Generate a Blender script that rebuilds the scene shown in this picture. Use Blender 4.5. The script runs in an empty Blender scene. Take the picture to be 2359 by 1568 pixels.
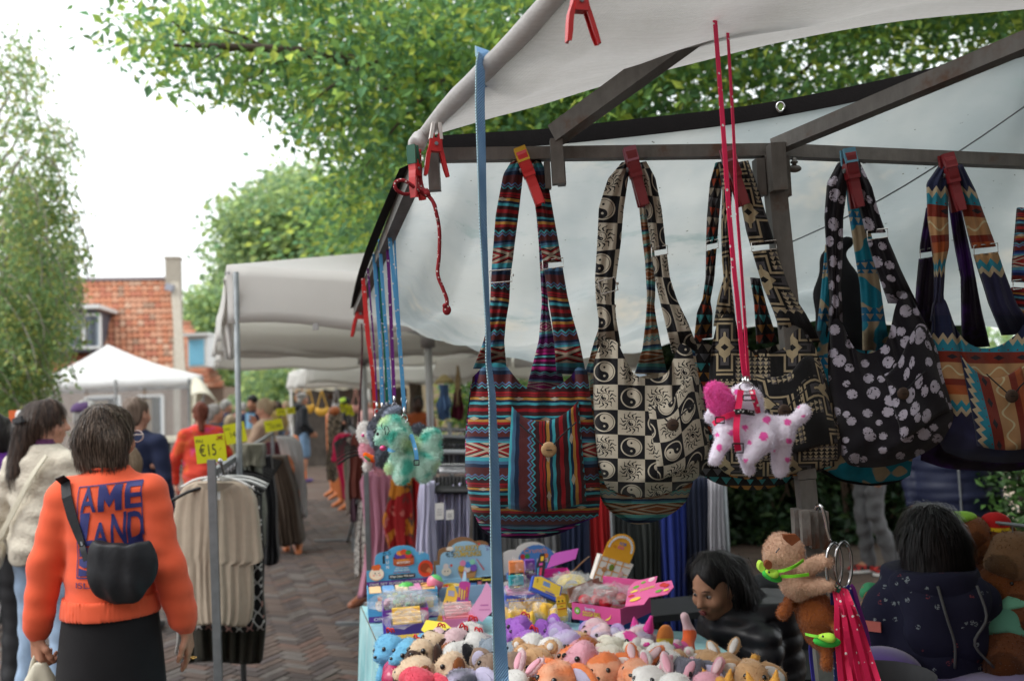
import bpy,math,random
import numpy as np
from mathutils import Vector,Matrix
random.seed(7)
RNG=np.random.default_rng(7)
sc=bpy.context.scene
COL=sc.collection
# ------ camera
FPX,CX,CY=2000.0,1179.0,784.0
PITCH,ROLL=math.radians(3.55),math.radians(2.3)
CAM=Vector((0.0,0.0,1.6))
_f=Vector((0,math.cos(PITCH),math.sin(PITCH)))
_r0,_u0=Vector((1,0,0)),Vector((0,-math.sin(PITCH),math.cos(PITCH)))
_r=_r0*math.cos(ROLL)-_u0*math.sin(ROLL)
_u=_u0*math.cos(ROLL)+_r0*math.sin(ROLL)
cd=bpy.data.cameras.new('camera')
cam=bpy.data.objects.new('camera',cd)
COL.objects.link(cam)
cam.matrix_world=Matrix(((_r.x,_u.x,-_f.x,CAM.x),(_r.y,_u.y,-_f.y,CAM.y),(_r.z,_u.z,-_f.z,CAM.z),(0,0,0,1)))
cd.sensor_width=36.0
cd.lens=FPX/2358.0*36.0
cd.clip_start,cd.clip_end=0.05,3000
cd.dof.use_dof=True
cd.dof.focus_distance=2.15
cd.dof.aperture_fstop=2.8
sc.camera=cam
# ------ daylight: bright overcast
world=bpy.data.worlds.new('World')
sc.world=world
world.use_nodes=True
wt=world.node_tree
wt.nodes.clear()
sky=wt.nodes.new('ShaderNodeTexSky')
sky.sky_type='NISHITA'
sky.sun_disc=False
SUN_EL,SUN_AZ=math.radians(52),math.radians(250)
sky.sun_elevation,sky.sun_rotation=SUN_EL,SUN_AZ
sky.dust_density=4.0
hs=wt.nodes.new('ShaderNodeHueSaturation')
hs.inputs['Saturation'].default_value=0.16
hs.inputs['Value'].default_value=1.0
wn=wt.nodes.new('ShaderNodeTexNoise')
wn.inputs['Scale'].default_value=1.6
wn.inputs['Detail'].default_value=3
wr=wt.nodes.new('ShaderNodeMapRange')
wr.inputs['From Min'].default_value,wr.inputs['From Max'].default_value=0.35,0.65
wr.inputs['To Min'].default_value,wr.inputs['To Max'].default_value=0.93,1.08
wm=wt.nodes.new('ShaderNodeMix')
wm.data_type='RGBA'
wm.inputs[0].default_value=0.72
wm.inputs[7].default_value=(9.3,9.75,10.0,1)
wv=wt.nodes.new('ShaderNodeMath');wv.operation='MULTIPLY';wv.inputs[1].default_value=0.15
bg=wt.nodes.new('ShaderNodeBackground')
wo=wt.nodes.new('ShaderNodeOutputWorld')
tc=wt.nodes.new('ShaderNodeTexCoord')
wt.links.new(tc.outputs['Generated'],wn.inputs['Vector'])
wt.links.new(sky.outputs[0],hs.inputs['Color'])
wt.links.new(hs.outputs[0],wm.inputs[6])
wt.links.new(wn.outputs[0],wr.inputs[0])
wt.links.new(wr.outputs[0],wv.inputs[0])
wt.links.new(wm.outputs[2],bg.inputs['Color'])
wt.links.new(wv.outputs[0],bg.inputs['Strength'])
wt.links.new(bg.outputs[0],wo.inputs[0])
sl=bpy.data.lights.new('sun','SUN')
sl.energy,sl.angle,sl.color=1.2,math.radians(25),(1.0,0.97,0.92)
sun=bpy.data.objects.new('sun',sl)
COL.objects.link(sun)
_sd=Vector((math.sin(SUN_AZ)*math.cos(SUN_EL),math.cos(SUN_AZ)*math.cos(SUN_EL),math.sin(SUN_EL)))
sun.rotation_euler=_sd.to_track_quat('Z','Y').to_euler()
sun.location=(0,0,30)
sc.view_settings.view_transform='Standard'
sc.view_settings.look='None'
sc.view_settings.gamma=1.0
sc.view_settings.use_curve_mapping=False
sc.view_settings.exposure=0.58
sc.cycles.use_denoising=True
sc.cycles.max_bounces=8
sc.cycles.transparent_max_bounces=12
sc.cycles.caustics_reflective=False
sc.cycles.caustics_refractive=False
# ------ geometry helpers
def P(x,y,d):
 """World point seen at grid pixel (x, y), d metres in front of the lens."""
 return CAM+_f*d+_r*(d*(x-CX)/FPX)-_u*(d*(y-CY)/FPX)
def G(x,y,z=0.0):
 """World point where the sight line through (x, y) meets the level z."""
 v=_f+_r*((x-CX)/FPX)-_u*((y-CY)/FPX)
 t=(z-CAM.z)/v.z
 return CAM+v*t
def pix(p):
 q=Vector(p)-CAM
 d=q.dot(_f)
 return CX+FPX*q.dot(_r)/d,CY-FPX*q.dot(_u)/d,d
def mkmesh(name,V,Fc,uv=None,col=None,mats=(),midx=None,smooth=False):
 me=bpy.data.meshes.new(name)
 V=np.asarray(V,float).reshape(-1,3)
 me.from_pydata(V,[],Fc)
 if uv is not None or col is not None:
  li=np.empty(len(me.loops),np.int32)
  me.loops.foreach_get('vertex_index',li)
 if uv is not None:
  l=me.uv_layers.new(name='uv')
  l.data.foreach_set('uv',np.asarray(uv,float)[li].ravel())
 if col is not None:
  a=me.color_attributes.new('col','FLOAT_COLOR','POINT')
  c=np.ones((len(V),4));c[:,:3]=np.asarray(col)[:,:3]
  a.data.foreach_set('color',c.ravel())
 for m in mats:
  me.materials.append(m)
 if midx is not None:
  me.polygons.foreach_set('material_index',np.asarray(midx,np.int32))
 if smooth:
  me.polygons.foreach_set('use_smooth',np.ones(len(me.polygons),bool))
 me.update()
 return me
def basis(z,up=(0,0,1)):
 z=Vector(z).normalized()
 up=Vector(up)
 x=up.cross(z)
 if x.length<1e-5:
  x=Vector((1,0,0)).cross(z)
  if x.length<1e-5:
   x=Vector((0,1,0)).cross(z)
 x.normalize()
 return x,z.cross(x),z
class MB:
 """Collects shapes; obj() links them as ONE mesh object."""
 def __init__(s):
  s.v,s.f,s.uv,s.m,s.c,s.n=[],[],[],[],[],0
  s.hasc=False
 def add(s,V,Fc,uv=None,m=0,col=None):
  V=np.asarray([tuple(q)for q in V]if not isinstance(V,np.ndarray)else V,float).reshape(-1,3)
  s.v.append(V)
  s.uv.append(np.zeros((len(V),2))if uv is None else np.asarray(uv,float))
  if col is None:
   s.c.append(np.ones((len(V),3)))
  else:
   col=np.asarray(col,float)
   s.c.append(np.tile(col,(len(V),1))if col.ndim==1 else col)
   s.hasc=True
  o=s.n
  s.f.extend([[i+o for i in q]for q in Fc])
  s.m.extend([m]*len(Fc))
  s.n+=len(V)
  return s
 def box(s,c,size,R=None,m=0,col=None,taper=1.0):
  c=Vector(c);hx,hy,hz=size[0]/2,size[1]/2,size[2]/2
  pts=[]
  for z in(-1,1):
   k=taper if z>0 else 1.0
   for x,y in((-1,-1),(1,-1),(1,1),(-1,1)):
    q=Vector((x*hx*k,y*hy*k,z*hz))
    pts.append(c+(R@q if R is not None else q))
  return s.add(pts,[(3,2,1,0),(4,5,6,7),(0,1,5,4),(1,2,6,5),(2,3,7,6),(3,0,4,7)],uv=[(0,0),(1,0),(1,0),(0,0),(0,1),(1,1),(1,1),(0,1)],m=m,col=col)
 def bar(s,a,b,w,h,up=(0,0,1),m=0,col=None):
  a,b=Vector(a),Vector(b)
  x,y,z=basis(b-a,up)
  pts=[]
  for e in(a,b):
   for i,j in((-1,-1),(1,-1),(1,1),(-1,1)):
    pts.append(e+x*(i*w/2)+y*(j*h/2))
  L=(b-a).length
  uv=[(0,0),(.3,0),(.6,0),(.9,0),(0,L),(.3,L),(.6,L),(.9,L)]
  return s.add(pts,[(3,2,1,0),(4,5,6,7),(0,1,5,4),(1,2,6,5),(2,3,7,6),(3,0,4,7)],uv=uv,m=m,col=col)
 def tube(s,pts,r,n=8,cap=True,m=0,col=None,flat=1.0,up=(0,0,1)):
  pts=[Vector(p)for p in pts]
  N=len(pts)
  rr=r if hasattr(r,'__len__')else[r]*N
  V,uv,L=[],[],0.0
  px=None
  for i,p in enumerate(pts):
   t=(pts[min(i+1,N-1)]-pts[max(i-1,0)])
   if t.length<1e-9:t=Vector((0,0,1))
   t.normalize()
   if px is None:
    x,y,_=basis(t,up)
   else:
    x=px-t*px.dot(t)
    if x.length<1e-6:x,_,_=basis(t,up)
    x.normalize();y=t.cross(x)
   px=x
   if i:L+=(p-pts[i-1]).length
   for k in range(n):
    a=2*math.pi*k/n
    V.append(p+x*(math.cos(a)*rr[i])+y*(math.sin(a)*rr[i]*flat))
    uv.append((k/n,L))
  Fc=[]
  for i in range(N-1):
   for k in range(n):
    k2=(k+1)%n
    Fc.append((i*n+k,i*n+k2,(i+1)*n+k2,(i+1)*n+k))
  if cap:
   Fc.append(tuple(reversed(range(n))))
   Fc.append(tuple(range((N-1)*n,N*n)))
  return s.add(V,Fc,uv=uv,m=m,col=col)
 def ribbon(s,pts,w,wdir,t=0.002,m=0,col=None):
  """A flat strap: wdir is one direction or one per point; w one width or one per point."""
  pts=[Vector(p)for p in pts]
  N=len(pts)
  ww=w if hasattr(w,'__len__')else[w]*N
  V,uv,L=[],[],0.0
  for i,p in enumerate(pts):
   tg=(pts[min(i+1,N-1)]-pts[max(i-1,0)]).normalized()
   wd=Vector(wdir[i])if hasattr(wdir[0],'__len__')or isinstance(wdir[0],Vector)else Vector(wdir)
   wd=(wd-tg*wd.dot(tg)).normalized()
   nn=tg.cross(wd)
   if i:L+=(p-pts[i-1]).length
   for a,b,u in((-1,-1,0),(1,-1,1),(1,1,1),(-1,1,0)):
    V.append(p+wd*(a*ww[i]/2)+nn*(b*t/2))
    uv.append((u*ww[i],L))
  Fc=[]
  for i in range(N-1):
   for k in range(4):
    k2=(k+1)%4
    Fc.append((i*4+k,i*4+k2,(i+1)*4+k2,(i+1)*4+k))
  Fc.append((3,2,1,0));Fc.append(tuple(range((N-1)*4,N*4)))
  return s.add(V,Fc,uv=uv,m=m,col=col)
 def sheet(s,Gd,uv=None,thick=None,m=0,col=None,closed_u=False):
  """Gd[nv][nu] points; thick: vector added to make a closed shell."""
  A=np.asarray([[tuple(q)for q in row]for row in Gd],float)if not isinstance(Gd,np.ndarray)else Gd
  nv,nu=A.shape[:2]
  if uv is None:
   uu,vv=np.meshgrid(np.linspace(0,1,nu),np.linspace(0,1,nv))
   uv=np.stack([uu,vv],-1)
  uv=np.asarray(uv).reshape(-1,2)
  V=A.reshape(-1,3)
  Fc=[]
  for j in range(nv-1):
   for i in range(nu-1):
    a=j*nu+i
    Fc.append((a,a+1,a+nu+1,a+nu))
  if thick is not None:
   th=np.asarray(thick,float)
   W2=(A+th).reshape(-1,3)
   n0=nv*nu
   Fb=[tuple(n0+q for q in reversed(f))for f in Fc]
   rim=[]
   loop=[i for i in range(nu)]+[j*nu+nu-1 for j in range(1,nv)]+[(nv-1)*nu+i for i in range(nu-2,-1,-1)]+[j*nu for j in range(nv-2,0,-1)]
   for a,b in zip(loop,loop[1:]+loop[:1]):
    rim.append((b,a,a+n0,b+n0))
   V=np.vstack([V,W2]);Fc=Fc+Fb+rim
   uv=np.vstack([uv,uv])
  return s.add(V,Fc,uv=uv,m=m,col=col)
 def ell(s,c,r,R=None,nu=12,nv=8,m=0,col=None):
  c=Vector(c)
  if not hasattr(r,'__len__'):r=(r,r,r)
  V=[c+(R@Vector((0,0,r[2]))if R is not None else Vector((0,0,r[2])))]
  for j in range(1,nv):
   t=math.pi*j/nv
   for i in range(nu):
    a=2*math.pi*i/nu
    q=Vector((r[0]*math.sin(t)*math.cos(a),r[1]*math.sin(t)*math.sin(a),r[2]*math.cos(t)))
    V.append(c+(R@q if R is not None else q))
  q=Vector((0,0,-r[2]));V.append(c+(R@q if R is not None else q))
  Fc=[(0,1+i,1+(i+1)%nu)for i in range(nu)]
  for j in range(nv-2):
   for i in range(nu):
    a=1+j*nu;i2=(i+1)%nu
    Fc.append((a+i,a+nu+i,a+nu+i2,a+i2))
  l=len(V)-1;a=1+(nv-2)*nu
  Fc+=[(l,a+(i+1)%nu,a+i)for i in range(nu)]
  return s.add(V,Fc,m=m,col=col)
 def prism(s,poly,o,ex,ey,t,m=0,col=None,mside=None):
  """2-D outline poly in frame (o, ex, ey), given thickness t behind the front."""
  o,ex,ey=Vector(o),Vector(ex),Vector(ey)
  n=ex.cross(ey).normalized()
  A=[o+ex*x+ey*y for x,y in poly]
  B=[p-n*t for p in A]
  k=len(poly)
  xs=[p[0]for p in poly];ys=[p[1]for p in poly]
  w,h=max(max(xs)-min(xs),1e-6),max(max(ys)-min(ys),1e-6)
  uv=[((x-min(xs))/w,(y-min(ys))/h)for x,y in poly]
  s.add(A+B,[tuple(range(k)),tuple(range(2*k-1,k-1,-1))],uv=uv+uv,m=m,col=col)
  s.add(A+B,[(j,i,i+k,j+k)for i,j in zip(range(k),list(range(1,k))+[0])],uv=uv+uv,m=m if mside is None else mside,col=col)
  return s
 def flat(s,poly,o,ex,ey,m=0,col=None):
  o,ex,ey=Vector(o),Vector(ex),Vector(ey)
  return s.add([o+ex*x+ey*y for x,y in poly],[tuple(range(len(poly)))],m=m,col=col)
 def text(s,st,o,ex,ey,h,w=None,align='c',m=0,col=None):
  """Flat lettering: cap height h along ey, optional total width w along ex."""
  V,Fc=TXT[st]
  o,ex,ey=Vector(o),Vector(ex).normalized(),Vector(ey).normalized()
  W=V[:,0].max()-V[:,0].min()
  k=h
  kx=(w/W)if w else k
  x0=V[:,0].min()+(W/2 if align=='c' else 0)
  return s.add([o+ex*((p[0]-x0)*kx)+ey*(p[1]*k)for p in V],Fc,m=m,col=col)
WL={}
def wl(o):
 return WL.get(o.name,Vector((0,0,0)))if o is not None else Vector((0,0,0))
def tag(o,label=None,cat=None,group=None,kind=None):
 if label:o['label']=label
 if cat:o['category']=cat
 if group:o['group']=group
 if kind:o['kind']=kind
 return o
def empty(name,loc=(0,0,0),label=None,cat=None,group=None,kind=None):
 o=bpy.data.objects.new(name,None)
 o.empty_display_size=0.1
 COL.objects.link(o)
 o.location=loc
 WL[o.name]=Vector(loc)
 return tag(o,label,cat,group,kind)
def meshobj(name,me,loc,parent=None,label=None,cat=None,group=None,kind=None):
 o=bpy.data.objects.new(name,me)
 COL.objects.link(o)
 if parent is not None:
  o.parent=parent
 o.location=Vector(loc)-wl(parent)
 WL[o.name]=Vector(loc)
 return tag(o,label,cat,group,kind)
def obj(name,mb,mat,parent=None,label=None,cat=None,group=None,kind=None,smooth=False):
 V=np.vstack(mb.v)
 lo,hi=V.min(0),V.max(0)
 base=np.array([(lo[0]+hi[0])/2,(lo[1]+hi[1])/2,lo[2]])
 mats=mat if isinstance(mat,(list,tuple))else(mat,)
 me=mkmesh(name,V-base,mb.f,uv=np.vstack(mb.uv),col=np.vstack(mb.c)if mb.hasc else None,mats=mats,midx=mb.m,smooth=smooth)
 return meshobj(name,me,base,parent,label,cat,group,kind)
def copy_tree(o,parent=None):
 c=o.copy()
 COL.objects.link(c)
 if parent is not None:
  c.parent=parent
  c.matrix_parent_inverse=o.matrix_parent_inverse.copy()
 for ch in[x for x in COL.objects if x.parent==o]:
  copy_tree(ch,c)
 return c
# ------ lettering (built-in font turned into meshes)
TXT={}
def _texts(strings,off=0.0):
 objs=[]
 for s_ in strings:
  cu=bpy.data.curves.new('t','FONT');cu.body=s_;cu.resolution_u=3;cu.offset=off
  o=bpy.data.objects.new('t',cu);COL.objects.link(o);objs.append((s_,o))
 dg=bpy.context.evaluated_depsgraph_get();dg.update()
 for s_,o in objs:
  me=bpy.data.meshes.new_from_object(o.evaluated_get(dg))
  V=np.array([v.co[:]for v in me.vertices]).reshape(-1,3)
  V[:,:2]/=0.7
  TXT[s_]=(V,[tuple(p.vertices)for p in me.polygons])
  bpy.data.meshes.remove(me)
  bpy.data.objects.remove(o)
_texts(['A','M','E','N','D','BUN','RAINBOW','MYSTERY','What Color Will Get?','ONE SET SUGAR EDITION','ONE','SQUEEZY','DUMPLINGS','DOUGH BALL','BUTTER','3+','B','U','AGES','3-','SALE','Squishy Ghost Bun !','Stretchy','Will You Find','The Sugar Rose?','Latex Filler Doughball','SQUISHY','BAR','NOM'],0.018)
_texts(['\u20ac5','nu','\u20ac15',',-','25','14','99','8','19,99','ISLAND','10','5','Crunch'],0.0)
# ------ materials and a small expression compiler for node patterns
MATS={}
class X:
 """A float socket with operators; each one adds a Math node."""
 nt=None
 def __init__(s,sock):s.s=sock
def _m(op,*a):
 n=X.nt.nodes.new('ShaderNodeMath');n.operation=op
 for i,q in enumerate(a):
  if isinstance(q,X):X.nt.links.new(q.s,n.inputs[i])
  else:n.inputs[i].default_value=float(q)
 return X(n.outputs[0])
for _nm,_op in(('add','ADD'),('sub','SUBTRACT'),('mul','MULTIPLY'),('truediv','DIVIDE'),('lt','LESS_THAN'),('gt','GREATER_THAN')):
 def _mk(op):
  return(lambda a,b:_m(op,a,b)),(lambda a,b:_m(op,b,a))
 _a,_b=_mk(_op)
 setattr(X,'__%s__'%_nm,_a)
 if _nm in('add','sub','mul','truediv'):setattr(X,'__r%s__'%_nm,_b)
def fr(a):return _m('FRACT',a)
def fl(a):return _m('FLOOR',a)
def ab(a):return _m('ABSOLUTE',a)
def mn(a,b):return _m('MINIMUM',a,b)
def mx(a,b):return _m('MAXIMUM',a,b)
def sq(a):return _m('SQRT',a)
def sn(a):return _m('SINE',a)
def at2(a,b):return _m('ARCTAN2',a,b)
def tri(a):return _m('PINGPONG',a,1.0)
def ln(x,y):return sq(x*x+y*y)
def mixc(f,a,b):
 n=X.nt.nodes.new('ShaderNodeMix');n.data_type='RGBA'
 for i,q in((0,f),(6,a),(7,b)):
  if isinstance(q,X):X.nt.links.new(q.s,n.inputs[i])
  elif i==0:n.inputs[0].default_value=q
  elif hasattr(q,'is_linked'):X.nt.links.new(q,n.inputs[i])
  else:n.inputs[i].default_value=(*q[:3],1)
 return n.outputs[2]
def ramp(x,stops):
 n=X.nt.nodes.new('ShaderNodeValToRGB')
 cr=n.color_ramp;cr.interpolation='CONSTANT'
 stops=stops[:32]
 while len(cr.elements)<len(stops):cr.elements.new(0.999)
 for e,(p_,c_)in zip(cr.elements,stops):
  e.position=p_;e.color=(*c_[:3],1)
 X.nt.links.new(x.s,n.inputs[0])
 return n.outputs[0]
def uvs():
 n=X.nt.nodes.new('ShaderNodeTexCoord');q=X.nt.nodes.new('ShaderNodeSeparateXYZ')
 X.nt.links.new(n.outputs['UV'],q.inputs[0])
 return X(q.outputs[0]),X(q.outputs[1])
def objxyz():
 n=X.nt.nodes.new('ShaderNodeTexCoord');q=X.nt.nodes.new('ShaderNodeSeparateXYZ')
 X.nt.links.new(n.outputs['Object'],q.inputs[0])
 return X(q.outputs[0]),X(q.outputs[1]),X(q.outputs[2])
def nz(scale,detail=3,rough=.5,coord='Object',stretch=None,out=0):
 n=X.nt.nodes.new('ShaderNodeTexCoord');t=X.nt.nodes.new('ShaderNodeTexNoise')
 t.inputs['Scale'].default_value=scale;t.inputs['Detail'].default_value=detail;t.inputs['Roughness'].default_value=rough
 if stretch:
  mp=X.nt.nodes.new('ShaderNodeMapping');mp.inputs['Scale'].default_value=stretch
  X.nt.links.new(n.outputs[coord],mp.inputs[0]);X.nt.links.new(mp.outputs[0],t.inputs['Vector'])
 else:
  X.nt.links.new(n.outputs[coord],t.inputs['Vector'])
 return X(t.outputs[out])
def smooth01(x,a,b):
 n=X.nt.nodes.new('ShaderNodeMapRange');n.interpolation_type='SMOOTHSTEP'
 n.inputs[1].default_value=a;n.inputs[2].default_value=b
 X.nt.links.new(x.s,n.inputs[0])
 return X(n.outputs[0])
def attrcol():
 n=X.nt.nodes.new('ShaderNodeAttribute');n.attribute_name='col'
 return n.outputs['Color']
def scalec(c,f):
 """colour times float"""
 n=X.nt.nodes.new('ShaderNodeVectorMath');n.operation='SCALE'
 if hasattr(c,'is_linked'):X.nt.links.new(c,n.inputs[0])
 else:n.inputs[0].default_value=c[:3]
 X.nt.links.new(f.s,n.inputs['Scale'])
 return n.outputs[0]
def mat(name,col=(.5,.5,.5),rough=.7,metal=0.0,spec=.4,var=.12,vs=9.0,bump=0.0,bs=120.0,sheen=0.0,transl=0.0,alpha=1.0,trans=0.0,coat=0.0,pat=None,bpat=None,stretch=None,ior=1.45,tcol=None,bd=.004,tgain=None):
 """Principled material. col may be a tuple or 'col' (vertex colours); pat() returns a colour socket, bpat() a height."""
 if name in MATS:return MATS[name]
 m=bpy.data.materials.new(name);MATS[name]=m
 m.use_nodes=True
 nt=m.node_tree;nt.nodes.clear();X.nt=nt
 b=nt.nodes.new('ShaderNodeBsdfPrincipled');out=nt.nodes.new('ShaderNodeOutputMaterial')
 b.inputs['Roughness'].default_value=rough;b.inputs['Metallic'].default_value=metal
 b.inputs['Specular IOR Level'].default_value=spec;b.inputs['IOR'].default_value=ior
 b.inputs['Coat Weight'].default_value=coat
 b.inputs['Transmission Weight'].default_value=trans
 if sheen:
  b.inputs['Sheen Weight'].default_value=sheen;b.inputs['Sheen Roughness'].default_value=.5
 c=pat()if pat else(attrcol()if isinstance(col,str)else col)
 if var:
  n=nz(vs,4,.6,stretch=stretch)
  c=scalec(c,(n-.5)*(2*var*1.6)+1.0)
 if hasattr(c,'is_linked'):nt.links.new(c,b.inputs['Base Color'])
 else:b.inputs['Base Color'].default_value=(*c[:3],1)
 h=None
 if bpat:h=bpat()
 elif bump:h=nz(bs,3,.6,stretch=stretch)
 if h is not None:
  bn=nt.nodes.new('ShaderNodeBump');bn.inputs['Strength'].default_value=bump or .5;bn.inputs['Distance'].default_value=bd
  nt.links.new(h.s,bn.inputs['Height']);nt.links.new(bn.outputs[0],b.inputs['Normal'])
 res=b.outputs[0]
 if transl:
  t=nt.nodes.new('ShaderNodeBsdfTranslucent')
  if tgain:nt.links.new(scalec(c,_m('MULTIPLY',tgain,1.0)),t.inputs[0])
  elif tcol:t.inputs[0].default_value=(*tcol,1)
  elif hasattr(c,'is_linked'):nt.links.new(c,t.inputs[0])
  else:t.inputs[0].default_value=(*c[:3],1)
  mxs=nt.nodes.new('ShaderNodeMixShader');mxs.inputs[0].default_value=transl
  nt.links.new(res,mxs.inputs[1]);nt.links.new(t.outputs[0],mxs.inputs[2]);res=mxs.outputs[0]
 if alpha<1.0:
  t=nt.nodes.new('ShaderNodeBsdfTransparent');mxs=nt.nodes.new('ShaderNodeMixShader');mxs.inputs[0].default_value=alpha
  nt.links.new(t.outputs[0],mxs.inputs[1]);nt.links.new(res,mxs.inputs[2]);res=mxs.outputs[0]
 nt.links.new(res,out.inputs[0])
 return m
def cloth(name,col,**k):
 k.setdefault('rough',.92);k.setdefault('spec',.2);k.setdefault('bump',.25);k.setdefault('bs',260);k.setdefault('sheen',.15);k.setdefault('var',.10)
 return mat(name,col,**k)
def S(r,g,b):
 """sRGB 0-255 to linear"""
 f=lambda v:(v/255)/12.92 if v/255<=.04045 else((v/255+.055)/1.055)**2.4
 return(f(r),f(g),f(b))
# ------ soft bodies: smooth-union distance fields meshed with surface nets
def cap(a,b,ra,rb=None,k=None,op='u'):
 return('cap',np.array(a,float),np.array(b,float),ra,ra if rb is None else rb,k,op)
def ell(c,r,R=None,k=None,op='u'):
 r=np.array(r if hasattr(r,'__len__')else(r,r,r),float)
 return('ell',np.array(c,float),r,np.array(R)if R is not None else None,k,op)
def cut(n,c):
 """removes the side where n.p > c"""
 return('cut',np.array(n,float),c)
def ROT(ax,deg):
 return Matrix.Rotation(math.radians(deg),3,ax)
def sdf(prims,h,k=.02,disp=None,inflate=0.0):
 lo,hi=np.full(3,1e9),np.full(3,-1e9)
 for p in prims:
  if p[0]=='cut' or p[-1]!='u':continue
  if p[0]=='cap':
   q=np.stack([p[1]-p[3],p[1]+p[3],p[2]-p[4],p[2]+p[4]])
  else:
   m_=p[2].max()if p[3]is not None else p[2]
   q=np.stack([p[1]-m_,p[1]+m_])
  lo=np.minimum(lo,q.min(0));hi=np.maximum(hi,q.max(0))
 pad=3*h+inflate+(k*.5)
 lo-=pad;hi+=pad
 n=np.ceil((hi-lo)/h).astype(int)+1
 ax=[lo[i]+h*np.arange(n[i])for i in range(3)]
 D=np.full(tuple(n),1e3,np.float32)
 for p in prims:
  if p[0]=='cut':
   v=ax[0][:,None,None]*p[1][0]+ax[1][None,:,None]*p[1][1]+ax[2][None,None,:]*p[1][2]-p[2]
   D=np.maximum(D,v.astype(np.float32));continue
  kk=(p[5]if p[0]=='cap' else p[4]);kk=k if kk is None else kk
  op=p[-1]
  if p[0]=='cap':
   q=np.stack([p[1]-p[3],p[1]+p[3],p[2]-p[4],p[2]+p[4]])
  else:
   m_=p[2].max()if p[3]is not None else p[2]
   q=np.stack([p[1]-m_,p[1]+m_])
  mg=kk+4*h+inflate
  i0=np.clip(np.floor((q.min(0)-mg-lo)/h).astype(int),0,n-1)
  i1=np.clip(np.ceil((q.max(0)+mg-lo)/h).astype(int)+1,1,n)
  sl_=tuple(slice(a,b)for a,b in zip(i0,i1))
  x=ax[0][sl_[0]][:,None,None];y=ax[1][sl_[1]][None,:,None];z=ax[2][sl_[2]][None,None,:]
  if p[0]=='cap':
   a,b,ra,rb=p[1],p[2],p[3],p[4]
   ab_=b-a;L2=max((ab_**2).sum(),1e-12)
   t=np.clip(((x-a[0])*ab_[0]+(y-a[1])*ab_[1]+(z-a[2])*ab_[2])/L2,0,1)
   d=np.sqrt((x-a[0]-t*ab_[0])**2+(y-a[1]-t*ab_[1])**2+(z-a[2]-t*ab_[2])**2)-(ra+(rb-ra)*t)
  else:
   c,r,R=p[1],p[2],p[3]
   X_,Y_,Z_=x-c[0],y-c[1],z-c[2]
   if R is not None:
    X_,Y_,Z_=(R[0,0]*X_+R[1,0]*Y_+R[2,0]*Z_,R[0,1]*X_+R[1,1]*Y_+R[2,1]*Z_,R[0,2]*X_+R[1,2]*Y_+R[2,2]*Z_)
   k0=np.sqrt((X_/r[0])**2+(Y_/r[1])**2+(Z_/r[2])**2)
   k1=np.sqrt((X_/r[0]**2)**2+(Y_/r[1]**2)**2+(Z_/r[2]**2)**2)
   d=np.where(k1>1e-6,k0*(k0-1)/np.maximum(k1,1e-6),-r.min())
  d=d.astype(np.float32)
  o=D[sl_]
  if op=='u':
   if kk>0:
    hh=np.maximum(kk-np.abs(o-d),0)/kk
    D[sl_]=np.minimum(o,d)-hh*hh*kk*.25
   else:D[sl_]=np.minimum(o,d)
  else:
   if kk>0:
    hh=np.maximum(kk-np.abs(o+d),0)/kk
    D[sl_]=np.maximum(o,-d)+hh*hh*kk*.25
   else:D[sl_]=np.maximum(o,-d)
 if disp is not None:
  D=D+disp(ax[0][:,None,None],ax[1][None,:,None],ax[2][None,None,:]).astype(np.float32)
 D-=inflate
 s_=D<0
 c8=np.zeros(tuple(n-1),np.int8)
 for i in(0,1):
  for j in(0,1):
   for l in(0,1):
    c8+=s_[i:n[0]-1+i,j:n[1]-1+j,l:n[2]-1+l]
 msk=(c8>0)&(c8<8)
 ii,jj,ll=np.nonzero(msk)
 idx=np.full(msk.shape,-1,np.int64);idx[msk]=np.arange(len(ii))
 acc=np.zeros((len(ii),3));cnt=np.zeros(len(ii))
 cor=[(i,j,l)for i in(0,1)for j in(0,1)for l in(0,1)]
 dv={c:D[ii+c[0],jj+c[1],ll+c[2]]for c in cor}
 for c in cor:
  for e in range(3):
   if c[e]:continue
   c2=list(c);c2[e]=1;c2=tuple(c2)
   a,b=dv[c],dv[c2]
   cr=(a<0)!=(b<0)
   t=np.where(cr,a/np.where(a==b,1,a-b),0)
   p=np.tile(np.array(c,float),(len(ii),1));p[:,e]+=t
   acc+=p*cr[:,None];cnt+=cr
 V=lo+h*(np.stack([ii,jj,ll],1)+acc/np.maximum(cnt,1)[:,None])
 Q=[]
 for e in range(3):
  a_,b_=(e+1)%3,(e+2)%3
  sa=[slice(None)]*3;sb=[slice(None)]*3
  sa[e]=slice(0,n[e]-1);sb[e]=slice(1,n[e])
  for w in(a_,b_):sa[w]=slice(1,n[w]-1);sb[w]=slice(1,n[w]-1)
  A_,B_=s_[tuple(sa)],s_[tuple(sb)]
  e_i=np.nonzero(A_!=B_)
  g=np.stack(e_i,1)
  g[:,a_]+=1;g[:,b_]+=1
  flip=A_[e_i]
  def cell(da,db):
   q=g.copy();q[:,a_]-=da;q[:,b_]-=db
   return idx[q[:,0],q[:,1],q[:,2]]
  q=np.stack([cell(1,1),cell(0,1),cell(0,0),cell(1,0)],1)
  q[~flip]=q[~flip][:,::-1]
  Q.append(q)
 Q=np.vstack(Q)
 Q=Q[(Q>=0).all(1)]
 return V,Q
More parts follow.
